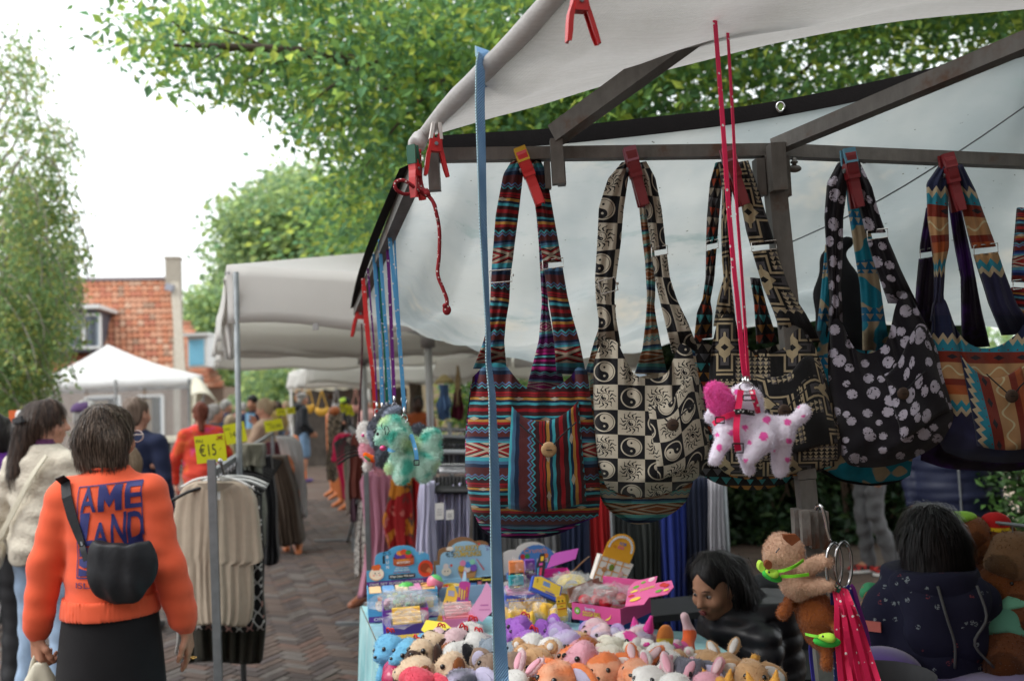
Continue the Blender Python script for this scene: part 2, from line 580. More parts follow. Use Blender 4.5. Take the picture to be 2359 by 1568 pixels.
def wob(amp,freq,seed=0,aniso=(1,1,1),n=5):
 """smooth random wrinkle field: a sum of sines"""
 r=np.random.default_rng(seed)
 ks=r.normal(size=(n,3));ks/=np.linalg.norm(ks,axis=1)[:,None]
 ks=ks*np.array(aniso)*freq*r.uniform(.6,1.6,(n,1));ph=r.uniform(0,6.28,n)
 def f(x,y,z):
  o=0
  for k_,p_ in zip(ks,ph):o=o+np.sin(k_[0]*x+k_[1]*y+k_[2]*z+p_)
  return o*(amp/math.sqrt(n))
 return f
def soft(name,prims,h,m,parent=None,k=.02,disp=None,colf=None,inflate=0.0,**kw):
 V,Q=sdf(prims,h,k,disp,inflate)
 mb=MB()
 mb.v.append(V);mb.uv.append(np.zeros((len(V),2)));mb.m=[0]*len(Q);mb.f=Q;mb.n=len(V)
 if colf is not None:
  mb.c.append(np.asarray(colf(V),float));mb.hasc=True
 else:mb.c.append(np.ones((len(V),3)))
 return obj(name,mb,m,parent,smooth=True,**kw)
def mesh_arrays(o):
 me=o.data
 V=np.empty(len(me.vertices)*3);me.vertices.foreach_get('co',V);V=V.reshape(-1,3)
 N=np.empty(len(me.vertices)*3);me.vertices.foreach_get('normal',N);N=N.reshape(-1,3)
 C=None
 if 'col' in me.color_attributes:
  C=np.empty(len(me.vertices)*4);me.color_attributes['col'].data.foreach_get('color',C);C=C.reshape(-1,4)[:,:3]
 return V,N,C
def fuzz(o,n,L,w,m,parent=None,droop=.3,seed=1):
 """short pile standing on a plush body: one part of kind stuff"""
 r=np.random.default_rng(seed)
 V,N,C=mesh_arrays(o)
 i=r.integers(0,len(V),n)
 p=V[i]+r.normal(size=(n,3))*(w*1.2)
 nn=N[i]
 dr=nn+r.normal(size=(n,3))*.45+np.array((0,0,-droop))
 dr/=np.linalg.norm(dr,axis=1)[:,None]
 sd=np.cross(dr,r.normal(size=(n,3)));sd/=np.linalg.norm(sd,axis=1)[:,None]
 p=p-nn*(w*.5)
 l=L*r.uniform(.6,1.2,(n,1))
 VV=np.concatenate([p-sd*w,p+sd*w,p+dr*l],1).reshape(-1,3)
 FF=np.arange(3*n).reshape(-1,3)
 col=None
 if C is not None:col=np.repeat(C[i]*r.uniform(.95,1.05,(n,1)),3,0)
 me=mkmesh('fur',VV,FF,col=col,mats=(m,))
 f=bpy.data.objects.new('fur',me);COL.objects.link(f)
 f.parent=o;f['kind']='stuff'
 return f
def strands(o,n,L,w,c1,c2,seed=1,lift=.12,keep=None):
 """locks of hair lying down over a hair volume: one part of kind stuff"""
 r=np.random.default_rng(seed)
 V,N,C=mesh_arrays(o)
 i=r.integers(0,len(V),n)
 if keep is not None:i=i[keep(V[i]+np.array(WL[o.name]))];n=len(i)
 p,nn=V[i],N[i]
 g=np.array((0,0,-1.0))+r.normal(size=(n,3))*.10
 t=g-nn*(g*nn).sum(1)[:,None];t/=np.linalg.norm(t,axis=1)[:,None]+1e-6
 sd=np.cross(t,nn);l=L*r.uniform(.5,1.2,(n,1));ww=w*r.uniform(.6,1.4,(n,1))
 p=p+nn*.0015
 m_=p+t*l*.5+nn*(l*lift*.5)*r.uniform(0,1,(n,1));e=p+t*l*.75+np.array((0,0,-.25))*l+nn*(l*lift*.3)*r.uniform(-.5,1,(n,1))
 VV=np.concatenate([p-sd*ww,p+sd*ww,m_+sd*ww,m_-sd*ww,e],1).reshape(-1,3)
 b=np.arange(n)[:,None]*5
 FF=[tuple(q)for q in np.concatenate([b+0,b+1,b+2,b+3],1).tolist()]+[tuple(q)for q in np.concatenate([b+3,b+2,b+4],1).tolist()]
 k=r.uniform(0,1,(n,1))**1.6
 me=mkmesh('strands',VV,FF,col=np.repeat(np.array(c1)*(1-k)+np.array(c2)*k,5,0),mats=(mat('hair_strand','col',rough=.42,spec=.3,var=.05),))
 f=bpy.data.objects.new('strands',me);COL.objects.link(f);f.parent=o;f['kind']='stuff'
 return f
# ------ leaves
def leaf_cloud(pts,L,Wd,cols,seed=3,droop=.4,up=.0,jit=.42):
 """numpy leaf blades (bent diamonds, two triangles each): returns V, F, C"""
 r=np.random.default_rng(seed)
 n=len(pts)
 d=r.normal(size=(n,3));d[:,2]=d[:,2]*.6-droop;d/=np.linalg.norm(d,axis=1)[:,None]
 s=np.cross(d,r.normal(size=(n,3))*.7+np.array((0,0,1.0)));s/=np.linalg.norm(s,axis=1)[:,None]+1e-9
 nn=np.cross(s,d)
 l=L*r.uniform(1-jit,1+jit,(n,1));w=Wd*r.uniform(1-jit,1+jit,(n,1))
 a=pts;t=pts+d*l-nn*l*.12
 m1=pts+d*l*.42+s*w*.5+nn*w*.18;m2=pts+d*l*.42-s*w*.5+nn*w*.18
 V=np.stack([a,m1,t,m2],1).reshape(-1,3)
 b=np.arange(n)*4
 F_=np.concatenate([np.stack([b,b+1,b+2],1),np.stack([b,b+2,b+3],1)])
 cols=np.asarray(cols)
 ci=r.integers(0,len(cols),n)
 C=cols[ci]*r.uniform(.8,1.2,(n,1))
 return V,F_,np.repeat(C,4,0)
def cloud_obj(name,V,F_,C,m,parent=None,**kw):
 mb=MB();mb.v.append(V);mb.uv.append(np.zeros((len(V),2)));mb.m=[0]*len(F_);mb.f=F_;mb.n=len(V);mb.c.append(C);mb.hasc=True
 return obj(name,mb,m,parent,**kw)
def inpoly(x,y,poly):
 c=False;j=len(poly)-1
 for i in range(len(poly)):
  xi,yi=poly[i];xj,yj=poly[j]
  if(yi>y)!=(yj>y)and x<(xj-xi)*(y-yi)/(yj-yi)+xi:c=not c
  j=i
 return c
def lerp(a,b,t):return a+(b-a)*t
def curve(pts,n=24):
 """Catmull-Rom through the points"""
 pts=[Vector(p)for p in pts]
 q=[pts[0]*2-pts[1]]+pts+[pts[-1]*2-pts[-2]]
 out=[]
 seg=len(pts)-1
 for i in range(n):
  t=i/(n-1)*seg;k_=min(int(t),seg-1);t-=k_
  a,b,c,d=q[k_:k_+4]
  out.append(.5*((2*b)+(c-a)*t+(2*a-5*b+4*c-d)*t*t+(3*b-a-3*c+d)*t**3))
 return out
def interp(x,xs,ys):return float(np.interp(x,xs,ys))
# ====== THE SETTING
U_AX,V_AX=Vector((.94,.34,0)),Vector((-.34,.94,0))
def brick_far():
 x,y,z=objxyz()
 a,b=(x*.707+y*.707)/.2,(y*.707-x*.707)/.07
 j=mn(fr(a),fr(b))
 n=nz(14,4,.7)
 big=nz(.8,3,.6)
 c=mixc(smooth01(n,.3,.7),(.075,.048,.038),(.14,.092,.072))
 c=mixc(smooth01(big,.42,.7),c,(.15,.12,.10))
 return mixc(j.__lt__(.07),c,(.05,.042,.036))
M_GROUND=mat('street_bricks',rough=.8,pat=brick_far,var=.1,bump=.3,bs=40)
g=MB()
g.sheet([[Vector((-300+600*i/24,-60+660*j/24,0))for i in range(25)]for j in range(25)])
obj('ground',g,M_GROUND,kind='structure')
M_SAND=mat('joint_sand',(.062,.052,.044),rough=.95,var=.3,vs=30,bump=.3)
M_BR=[mat('clinker_%s'%n,c,rough=.72,var=.28,vs=22,bump=.5,bs=90,bd=.003)for n,c in(('brown',(.098,.070,.058)),('dark',(.064,.050,.046)),('purple',(.084,.066,.064)),('grey',(.115,.100,.091)),('red',(.118,.072,.058)))]
pb=MB()
pb.sheet([[Vector((-6.4+7.6*i/8,3.7+10.7*j/8,.004))for i in range(9)]for j in range(9)])
pave=obj('pavement',pb,M_SAND,kind='structure')
BW,BL=.068,.204
def brick_bm(o,ang):
 b=MB();w,l,h=BW-.008,BL-.008,.012
 k=.0035
 pts=[]
 for(sx,z)in((0,0),(0,h-.003),(k,h)):
  for x,y in((-1,-1),(1,-1),(1,1),(-1,1)):
   pts.append((x*(l/2-sx),y*(w/2-sx),z))
 Fc=[(8,9,10,11)]
 for r_ in(0,4):
  for i in range(4):Fc.append((r_+i,r_+(i+1)%4,r_+4+(i+1)%4,r_+4+i))
 return pts,Fc
BP,BF=brick_bm(0,0)
BPn=np.array(BP)
brick_me=[mkmesh('brick',BPn,BF,mats=(m,))for m in M_BR]
spots=[]
c45=math.atan2(U_AX.y,U_AX.x)+math.radians(45)
ca,sa=math.cos(c45),math.sin(c45)
for i in range(-330,331):
 for j in range(-40,41):
  for kind in(0,1):
   if kind==0:cx,cy=(i+3*j)*BW+BL/2,(i-3*j)*BW+BW/2
   else:cx,cy=(i+3*j+3)*BW+BW/2,(i-3*j-2)*BW+BL/2
   x,y=cx*ca-cy*sa-1.0,cx*sa+cy*ca+8.0
   if not(3.75<y<14.3 and-6.3<x<1.1):continue
   u,v,d=pix((x,y,0))
   if d<3 or not(-60<u<1330 and v<1640):continue
   spots.append((d,x,y,c45+(math.pi/2 if kind else 0),u))
spots.sort()
near=[s_ for s_ in spots if 430<s_[4]<850 or s_[4]<75][:300]
nearset=set((s_[1],s_[2])for s_ in near)
rb=np.random.default_rng(11)
for d,x,y,a,u in near:
 o=bpy.data.objects.new('brick',brick_me[rb.choice(5,p=(.36,.24,.18,.12,.10))]);COL.objects.link(o)
 o.parent=pave
 o.location=Vector((x,y,.004+rb.uniform(-.002,.003)))-WL[pave.name]
 o.rotation_euler=(rb.uniform(-.015,.015),rb.uniform(-.015,.015),a+rb.uniform(-.02,.02))
rest=MB()
for d,x,y,a,u in spots:
 if(x,y)in nearset:continue
 c,s_=math.cos(a),math.sin(a)
 V=BPn.copy();V[:,0],V[:,1]=x+BPn[:,0]*c-BPn[:,1]*s_,y+BPn[:,0]*s_+BPn[:,1]*c
 V[:,2]+=.004+rb.uniform(-.002,.003)
 rest.add(V,BF,m=int(rb.choice(5,p=(.36,.24,.18,.12,.10))))
obj('brick_field',rest,M_BR,pave,kind='stuff')
b=MB();b.sheet([[G(x,y,.004)for x in(2225,2330,2460,2700)]for y in(1240,1150,1080,1020)]);obj('path',b,mat('sunlit_paver_tone',(.42,.33,.25),rough=.95,var=.15,vs=3),kind='structure')  # pale ground patch: sunlight on the pavers put into the colour
# ------ houses
M_TILE=[mat('pantile_%s'%n,c,rough=.75,var=.2,vs=6,bump=.2)for n,c in(('orange',(.47,.19,.105)),('salmon',(.50,.25,.155)),('red',(.41,.15,.09)),('pale',(.52,.32,.22)),('mossy',(.33,.20,.135)))]
M_MASON=mat('pale_brickwork',pat=lambda:(lambda x,y,z:mixc(mx(fr(z/.075).__lt__(.16),fr((x+y)/.22+fl(z/.075)*.5).__lt__(.06)),mixc(nz(9,3),(.30,.26,.20),(.42,.37,.30)),(.50,.47,.42)))(*objxyz()),rough=.9,bump=.3)
M_BROWNWALL=mat('brown_brickwork',pat=lambda:(lambda x,y,z:mixc(mx(fr(z/.08).__lt__(.15),fr(x/.22+fl(z/.08)*.5).__lt__(.06)),mixc(nz(7,3),(.20,.13,.09),(.30,.21,.15)),(.33,.29,.25)))(*objxyz()),rough=.9,bump=.3)
M_WHITE=mat('white_paint',(.72,.72,.70),rough=.5,var=.05)
M_SLATE=mat('grey_cladding',(.10,.105,.13),rough=.6,var=.15)
M_GLASS=mat('window_glass',(.22,.27,.32),rough=.08,spec=.8,var=.1,vs=1.5)
M_DARK=mat('dark_opening',(.03,.03,.032),rough=.7)
def tile_shape(w,l):
 mb=MB();R=[]
 for v,zz in((0,.035),(1,0)):
  R.append([Vector(((k/5-.5)*w*1.06,(v-.5)*l*1.12,zz+.028*math.sin(2*math.pi*k/5)))for k in range(6)])
 mb.sheet(R,thick=(0,0,-.016))
 return np.vstack(mb.v),mb.f
def tiled_roof(parent,eL,eR,rL,rR,tw,tl,nparts,seed=4,order=1):
 """roof between eave eL-eR and ridge rL-rR laid with single pantiles"""
 eL,eR,rL,rR=map(Vector,(eL,eR,rL,rR))
 ex=(eR-eL).normalized();up=((rL+rR)/2-(eL+eR)/2)
 n=ex.cross(up).normalized();ey=n.cross(ex)
 b=MB();b.sheet([[eL-n*.05,eR-n*.05],[rL-n*.05,rR-n*.05]],thick=-n*.12)
 roof=obj('roof',b,M_TILE[4],parent)
 na,nb=int((eR-eL).length/tw),int(up.length/tl)
 TV,TF=tile_shape(tw,tl)
 mes=[mkmesh('tile',TV,TF,mats=(m,),smooth=True)for m in M_TILE]
 r=np.random.default_rng(seed)
 R=Matrix((ex,ey,n)).transposed()
 cells=[(i,j)for i in range(na)for j in range(nb)]
 cells.sort(key=lambda q:-q[0]*order)
 rest=MB()
 Rn=np.array(R)
 for k,(i,j)in enumerate(cells):
  a,c=(i+.5)/na,(j+.5)/nb
  p=(eL.lerp(eR,a)).lerp(rL.lerp(rR,a),c)+n*r.uniform(0,.012)
  mi=int(r.choice(5,p=(.40,.36,.14,.06,.04)))
  if k<nparts:
   o=bpy.data.objects.new('tile',mes[mi]);COL.objects.link(o);o.parent=roof
   o.matrix_local=Matrix.Translation(p-WL[roof.name])@(R@Matrix.Rotation(r.uniform(-.03,.03),3,'Z')).to_4x4()
  else:
   rest.add(TV@Rn.T+np.array(p),TF,m=mi)
 if rest.n:obj('tile_field',rest,M_TILE,roof,kind='stuff',smooth=True)
 return roof,ex,ey,n
hs_=empty('house',P(150,1060,38),'brick house with orange pantile roof, grey dormer and tall pale chimney','house')
eL,eR=P(-130,893,34.6),P(408,872,36.2)
rL,rR=P(-130,640,37.6),P(394,632,39.4)
eL.z=eR.z=2.95;rL.z=rR.z=7.4
roof,hx,hy,hn=tiled_roof(hs_,eL,eR,rL,rR,.235,.33,300)
b=MB();b.bar(rL+Vector((0,0,.06)),rR+Vector((0,0,.06)),.22,.14);obj('ridge_cap',b,mat('ridge_lead',(.26,.22,.22),rough=.7),hs_)
hz=Vector((0,0,1));hb=hx.cross(hz)*-1
if hb.y<0:hb=-hb
b=MB();b.prism([(0,0),((eR-eL).length,0),((eR-eL).length,3.0),(0,3.0)],Vector((eL.x,eL.y,0))+hb*.35,hx,hz,.3)
hw=obj('wall',b,M_BROWNWALL,hs_)
b=MB();ch=rR+hx*.12-hb*.05
b.box((ch.x,ch.y,6.9),(.62,.62,2.9),R=Matrix((hx,hb,hz)).transposed());b.box((ch.x,ch.y,8.36),(.7,.7,.1),R=Matrix((hx,hb,hz)).transposed())
obj('chimney',b,M_MASON,roof)
b=MB();b.bar(eR+hx*.17+hn*.05,rR+hx*.17+hn*.05,.36,.34,up=hn);obj('gable_parapet',b,M_MASON,hs_)
b=MB();b.prism([(0,0),(3.2,0),(3.2,7.2),(0,3)],Vector((eR.x,eR.y,0))+hx*.1,Vector((-.375,.927,0)),hz,.25);obj('gable_wall',b,M_MASON,hs_)
b=MB();b.bar(P(383,660,38.6),P(399,664,38.6),.3,.3);obj('lead_flashing',b,mat('lead',(.32,.33,.38),rough=.5),hs_)
d0,d1=P(-60,795,34.9),P(222,795,35.6)
dx=(d1-d0);dx.z=0;dl=dx.length;dx.normalize();db=Vector((-dx.y,dx.x,0))
b=MB();b.prism([(0,0),(dl,0),(dl,1.72),(0,1.72)],Vector((d0.x,d0.y,4.05)),dx,hz,2.4);dm=obj('dormer',b,M_SLATE,hs_)
b=MB();b.box(Vector((d0.x,d0.y,5.85))+dx*dl/2+db*1.0,(dl+.5,2.9,.16),R=Matrix((dx,db,hz)).transposed());obj('dormer_roof',b,M_WHITE,dm)
for k,q in enumerate((.45,2.0,3.55)):
 o_=Vector((d0.x,d0.y,4.2))+dx*q-db*.02
 fr_=MB()
 w_,h_=1.25,1.35
 for a,c in(((0,0),(w_,0)),((0,h_),(w_,h_))):fr_.bar(o_+dx*a[0]+hz*a[1],o_+dx*c[0]+hz*c[1],.1,.1)
 for a in(0,w_/2,w_):fr_.bar(o_+dx*a+hz*.05,o_+dx*a+hz*(h_-.05),.09,.09,up=(0,1,0))
 wf=obj('window',fr_,M_WHITE,dm)
 gl=MB();gl.prism([(.04,.04),(w_-.04,.04),(w_-.04,h_-.04),(.04,h_-.04)],o_+db*.02,dx,hz,.02);obj('pane',gl,M_GLASS,wf)
for q,w_ in((1.0,1.2),(3.2,.9),(5.2,1.3),(7.2,1.0)):
 o_=Vector((eL.x,eL.y,.9 if w_>1 else .05))+hx*q+hb*.32
 h_=1.3 if w_>1 else 2.1
 f2=MB()
 for a,c in(((0,0),(w_,0)),((0,h_),(w_,h_)),((0,0),(0,h_)),((w_,0),(w_,h_))):f2.bar(o_+hx*a[0]+hz*a[1],o_+hx*c[0]+hz*c[1],.1,.1,up=(0,1,.2))
 wf=obj('window' if w_>1 else 'door',f2,M_WHITE,hw)
 gl=MB();gl.prism([(.04,.04),(w_-.04,.04),(w_-.04,h_-.04),(.04,h_-.04)],o_+hb*.02,hx,hz,.02);obj('pane',gl,M_DARK if w_<1 else M_GLASS,wf)
h2=empty('house',P(470,1030,46),'far house with orange roof and a light blue dormer','house')
a_,b_=P(415,893,44),P(516,890,43)
c_,d_=P(415,740,47),P(432,742,47)
tiled_roof(h2,a_,b_,c_,d_,.26,.36,160,seed=9)
b=MB();q0=P(433,846,42.5);q1=P(478,844,42.3);ex=(q1-q0).normalized()
b.prism([(0,0),((q1-q0).length,0),((q1-q0).length,1.5),(0,1.5)],q0,ex,(0,0,1),1.6)
dm2=obj('dormer',b,M_WHITE,h2)
b=MB();b.prism([(.08,.1),(.87,.1),(.87,1.34),(.08,1.34)],q0-Vector((0,.03,0)),ex,(0,0,1),.03);obj('shutter',b,mat('pale_blue_paint',(.22,.55,.74),rough=.5,var=.04),dm2)
b=MB();b.box((q0+q1)/2+Vector((0,.7,1.58)),(1.25,1.9,.14));obj('dormer_roof',b,M_WHITE,dm2)
b=MB();b.box(P(462,960,44.5)+Vector((0,1.2,-.2)),(2.4,2.4,3.4));obj('wall',b,M_BROWNWALL,h2)
h3=empty('house',P(590,1000,70),'small far house with red roof and pale gable','house')
b=MB();q0=P(560,985,70);b.prism([(0,0),(4.6,0),(4.6,4.6),(2.9,6.3),(0,3.9)],q0,(1,0,0),(0,0,1),6);obj('wall',b,mat('cream_render',(.52,.49,.42),rough=.9),h3)
b=MB();b.prism([(-.3,3.6),(2.9,6.4),(2.9,6.75),(-.5,3.8)],q0+Vector((0,-.3,0)),(1,0,0),(0,0,1),6.6);b.prism([(2.9,6.4),(5.2,3.8),(5.3,4.1),(2.9,6.75)],q0+Vector((0,-.3,0)),(1,0,0),(0,0,1),6.6);obj('roof',b,M_TILE[2],h3)
b=MB();b.prism([(2.0,2.3),(3.1,2.3),(3.1,3.6),(2.0,3.6)],q0-Vector((0,.04,0)),(1,0,0),(0,0,1),.05);obj('window',b,M_GLASS,h3)
h4=empty('building',P(1090,1000,19),'sand coloured brick building behind the clothes stalls','building')
M_SANDB=mat('sand_brickwork',pat=lambda:(lambda x,y,z:mixc(mx(fr(z/.085).__lt__(.14),fr(x/.22+fl(z/.085)*.5).__lt__(.06)),mixc(nz(6,3),(.36,.27,.16),(.46,.36,.23)),(.44,.38,.29)))(*objxyz()),rough=.9,bump=.3)
q0=P(945,1000,18.5);q0.z=0
b=MB();b.prism([(0,0),(9,0),(9,3.6),(0,3.6)],q0,(.98,.2,0),(0,0,1),.4);obj('wall',b,M_SANDB,h4)
b=MB();b.prism([(-.3,3.6),(9.3,3.6),(9.3,3.75),(-.3,3.75)],q0-Vector((0,.3,0)),(.98,.2,0),(0,0,1),1.0);obj('gutter',b,M_WHITE,h4)
b=MB();b.prism([(-.3,0),(9.3,0),(9.3,5),(-.3,5)],q0+Vector((0,-.2,3.75)),(.98,.2,0),Vector((-.14,.7,.7)),.2);obj('roof',b,M_TILE[2],h4)
for q in(1.2,5.0):
 b=MB();b.prism([(q,.9),(q+1.2,.9),(q+1.2,2.3),(q,2.3)],q0-Vector((0,.03,0)),(.98,.2,0),(0,0,1),.04);wf=obj('window',b,M_WHITE,h4)
 b=MB();b.prism([(q+.1,1.0),(q+1.1,1.0),(q+1.1,2.2),(q+.1,2.2)],q0-Vector((0,.045,0)),(.98,.2,0),(0,0,1),.01);obj('pane',b,M_GLASS,wf)
# ------ trees
def leafmat(name,tr=.55):
 return mat(name,'col',rough=.55,spec=.2,var=.12,vs=3,transl=tr,tgain=1.9)
M_LEAF=leafmat('leaf_green')
M_BARK=mat('bark',(.085,.065,.05),rough=.95,var=.35,vs=14,bump=.9,bs=30)
def clusters_in(poly,n,d0,d1,rad,per,seed,jitter=1.0,keep=None):
 r=np.random.default_rng(seed)
 xs=[p[0]for p in poly];ys=[p[1]for p in poly]
 out,cen=[],[]
 while len(cen)<n:
  x,y=r.uniform(min(xs),max(xs)),r.uniform(min(ys),max(ys))
  if not inpoly(x,y,poly):continue
  if keep and r.uniform()>keep(x,y):continue
  d=r.uniform(d0,d1)
  c=np.array(P(x,y,d));cen.append(c)
  k=max(4,int(per*r.uniform(.5,1.4)))
  q=r.normal(size=(k,3));q/=np.linalg.norm(q,axis=1)[:,None]+1e-9
  q*=rad*r.uniform(.2,1,(k,1))**.6*np.array((1.2,1.2,.6))
  out.append(c+q)
 return np.vstack(out),cen
def branch_path(a,b,sag=.0,n=9,seed=0,wobble=.05):
 r=np.random.default_rng(seed);a,b=Vector(a),Vector(b);L=(b-a).length
 pts=[]
 for i in range(n):
  t=i/(n-1)
  p=a.lerp(b,t)+Vector((0,0,sag*L*4*t*(1-t)))
  if 0<i<n-1:p+=Vector(r.normal(size=3)*wobble*L*.3)
  pts.append(p)
 return pts
def tree(name,base,poly,n,d0,d1,rad,per,L,Wd,cols,seed,label,cat='tree',trunk_r=.16,top=None,nb=16,keep=None,droop=.4,group=None):
 t=empty(name,base,label,cat,group)
 pts,cen=clusters_in(poly,n,d0,d1,rad,per,seed,keep=keep)
 V,F_,C=leaf_cloud(pts,L,Wd,cols,seed,droop)
 cloud_obj('crown',V,F_,C,M_LEAF,t,kind='stuff')
 top=Vector(top)if top is not None else Vector(np.mean(cen,0))
 b=MB();fork=Vector(base).lerp(top,.55)
 tp=branch_path(base,top,seed=seed,wobble=.02)
 b.tube(tp,list(np.linspace(trunk_r,trunk_r*.35,len(tp))),10)
 r=np.random.default_rng(seed+1)
 for k in r.choice(len(cen),min(nb,len(cen)),replace=False):
  s_=tp[int(r.integers(4,8))]
  bp=branch_path(s_,cen[k],sag=.06,seed=int(k))
  b.tube(bp,list(np.linspace(trunk_r*.36,trunk_r*.05,len(bp))),6)
 obj('trunk',b,M_BARK,t,smooth=True)
 return t,cen
GREENS=[(.11,.20,.07),(.15,.25,.075),(.23,.33,.075),(.095,.18,.09),(.13,.23,.08),(.33,.38,.08),(.10,.20,.10)]
poly=[(310,80),(400,10),(440,-90),(2450,-90),(2450,270),(1750,330),(1000,430),(955,500),(885,600),(840,560),(775,430),(720,345),(640,300),(690,250),(620,215),(545,190),(455,195),(445,150),(370,125)]
def keep_big(x,y):
 if x<520:return .30
 if x<800:return .55
 if x<1050:return .8
 if 1550<x<2300 and 60<y<260:return .38
 return 1.0
tb=Vector((1.0,10.2,0))
big,cen=tree('broadleaf_tree',tb,poly,430,6.2,10.4,.52,170,.082,.050,GREENS,21,'big leafy broadleaf tree spreading over the stall from behind',trunk_r=.26,top=(1.3,9.6,6.2),nb=26,keep=keep_big)
_r9=np.random.default_rng(19)
ov=[]
for _ in range(260):  # unseen leaf clusters added above the frame to shade the stall
 c_=np.array((_r9.uniform(.4,6.5),_r9.uniform(3.0,8.2),0));c_[2]=2.6+.47*c_[1]+_r9.uniform(0,1.8)
 q_=_r9.normal(size=(170,3));q_/=np.linalg.norm(q_,axis=1)[:,None]
 ov.append(c_+q_*(.55*_r9.uniform(.2,1,(170,1))**.6)*np.array((1.2,1.2,.6)))
V,F_,C=leaf_cloud(np.vstack(ov),.075,.046,GREENS,22,.4)
cloud_obj('added_shade_leaves',V,F_,C,M_LEAF,big,kind='stuff')
limb=MB()
lp=curve([(1.05,10.1,3.0),P(1290,300,8.6),P(1000,190,7.6),P(760,130,7.0),P(560,110,6.6),P(400,105,6.4)],22)
limb.tube(lp,list(np.linspace(.10,.012,22)),7)
tw=[]
rr=np.random.default_rng(5)
for i,(x0,y0,x1,y1)in enumerate(((620,115,470,60),(700,125,560,190),(830,160,690,260),(930,180,720,330),(520,108,330,95),(560,110,470,150),(1000,190,830,400),(450,105,380,40))):
 bp=curve([P(x0,y0,7.0),P((x0+x1)/2,(y0+y1)/2-8,6.8),P(x1,y1,6.6)],9)
 limb.tube(bp,list(np.linspace(.02,.004,9)),5);tw.append(bp)
limb_o=obj('limb',limb,M_BARK,big,smooth=True)
LV,LF,LC=leaf_cloud(np.zeros((1,3)),1,.58,[(1,1,1)],1,jit=0)
leaf_pts=[(0,0,0),(.22,.35,.06),(.29,.62,.05),(.18,.95,-.02),(0,1.25,-.10),(-.18,.95,-.02),(-.29,.62,.05),(-.22,.35,.06),(0,.62,.0)]
leaf_fc=[(0,1,8),(1,2,8),(2,3,8),(3,4,8),(4,5,8),(5,6,8),(6,7,8),(7,0,8)]
leaf_me=[mkmesh('leaf',np.array(leaf_pts)*.085,leaf_fc,col=np.tile(np.array(c),(9,1)),mats=(M_LEAF,),smooth=True)for c in GREENS]
nl=0
while nl<300:
 bp=tw[nl%len(tw)]
 t=rr.uniform(.15,1.0);p=bp[min(int(t*9),8)]
 p=p+Vector(rr.normal(size=3)*(.17,.14,.12))
 o=bpy.data.objects.new('leaf',leaf_me[int(rr.integers(0,7))]);COL.objects.link(o);o.parent=big
 o.location=p-tb
 o.rotation_euler=(rr.uniform(-2.4,-.7),rr.uniform(-.6,.6),rr.uniform(0,6.28));k=rr.uniform(.8,1.25);o.scale=(k,k,k)
 nl+=1
BIRCH=[(.17,.25,.10),(.22,.28,.10),(.13,.21,.10),(.29,.30,.10),(.18,.26,.12)]
bt=empty('birch_tree',P(-40,1250,11),'drooping birch tree with fine leaves at the left edge','tree')
bt.location.z=0;WL[bt.name]=bt.location.copy()
r=np.random.default_rng(8)
pts=[];tw=MB()
edge=[(90,25),(130,60),(230,100),(330,135),(430,140),(520,155),(600,140),(690,168),(760,120),(860,80),(950,60)]
top_=P(-60,120,11)
for k in range(400):
 y0=r.uniform(60,860)if k<250 else r.uniform(520,900);xm=interp(y0+60,[e[0]for e in edge],[e[1]for e in edge])
 x0=xm-abs(r.normal())*90 if r.uniform()<.55 else r.uniform(-90,xm)
 dens=interp(y0,[80,250,460,900],[.22,.42,.85,1])
 if r.uniform()>dens:continue
 d=r.uniform(9.2,12.5);a=P(x0,y0,d);ln_=r.uniform(.35,.95)
 dr=Vector((r.uniform(-.1,.5),r.uniform(-.3,.3),-1)).normalized()
 path=[a+dr*(ln_*i/5)+Vector((.12*math.sin(i*.5),0,0))for i in range(6)]
 tw.tube(path,.006,4)
 m_=int(130*ln_)
 tt=r.uniform(0,1,m_);base_=np.array(a)[None]+np.array(dr)[None]*(ln_*tt)[:,None]
 pts.append(base_+r.normal(size=(m_,3))*(.08,.08,.045))
V,F_,C=leaf_cloud(np.vstack(pts),.068,.042,BIRCH,8,.8)
cloud_obj('crown',V,F_,C,M_LEAF,bt,kind='stuff')
for k in range(16):
 y1=110+46*k;b_=P(interp(y1,[e[0]for e in edge],[e[1]for e in edge])-60,y1,r.uniform(9.8,12))
 s_=Vector((bt.location.x,bt.location.y,max(1.2,b_.z-1.0)))
 bp=branch_path(s_,b_,sag=.1,seed=k);tw.tube(bp,list(np.linspace(.035,.008,len(bp))),5)
tk=[Vector((bt.location.x,bt.location.y,z))+Vector((.05*math.sin(z),0,0))for z in np.linspace(0,6.4,9)]
tw.tube(tk,list(np.linspace(.16,.04,9)),9)
obj('trunk',tw,mat('birch_bark',(.34,.31,.27),rough=.9,var=.5,vs=5,bump=.4),bt,smooth=True)
FARG=[(.20,.29,.14),(.26,.34,.14),(.17,.25,.14),(.31,.37,.14),(.21,.29,.16)]
tree('broadleaf_tree',Vector((-8.6,26,0))+Vector((4.2,0,0)),[(548,590),(552,500),(590,450),(650,420),(700,402),(760,410),(820,450),(900,500),(900,640),(560,640)],150,21,26,1.0,150,.20,.13,FARG,31,'rounded pale green tree above the large grey canopy',trunk_r=.3,nb=12)
tree('broadleaf_tree',P(520,1000,54),[(426,745),(440,705),(470,690),(500,660),(560,630),(600,700),(600,950),(430,950)],150,50,58,1.5,150,.36,.24,FARG[:4],33,'mid green tree beside the light blue dormer',trunk_r=.25,nb=10)
tree('broadleaf_tree',P(640,1000,28),[(575,900),(600,850),(640,840),(690,860),(760,850),(780,950),(560,960)],70,26,30,.7,120,.2,.13,FARG,35,'low bright green tree far down the street',trunk_r=.16,nb=8)
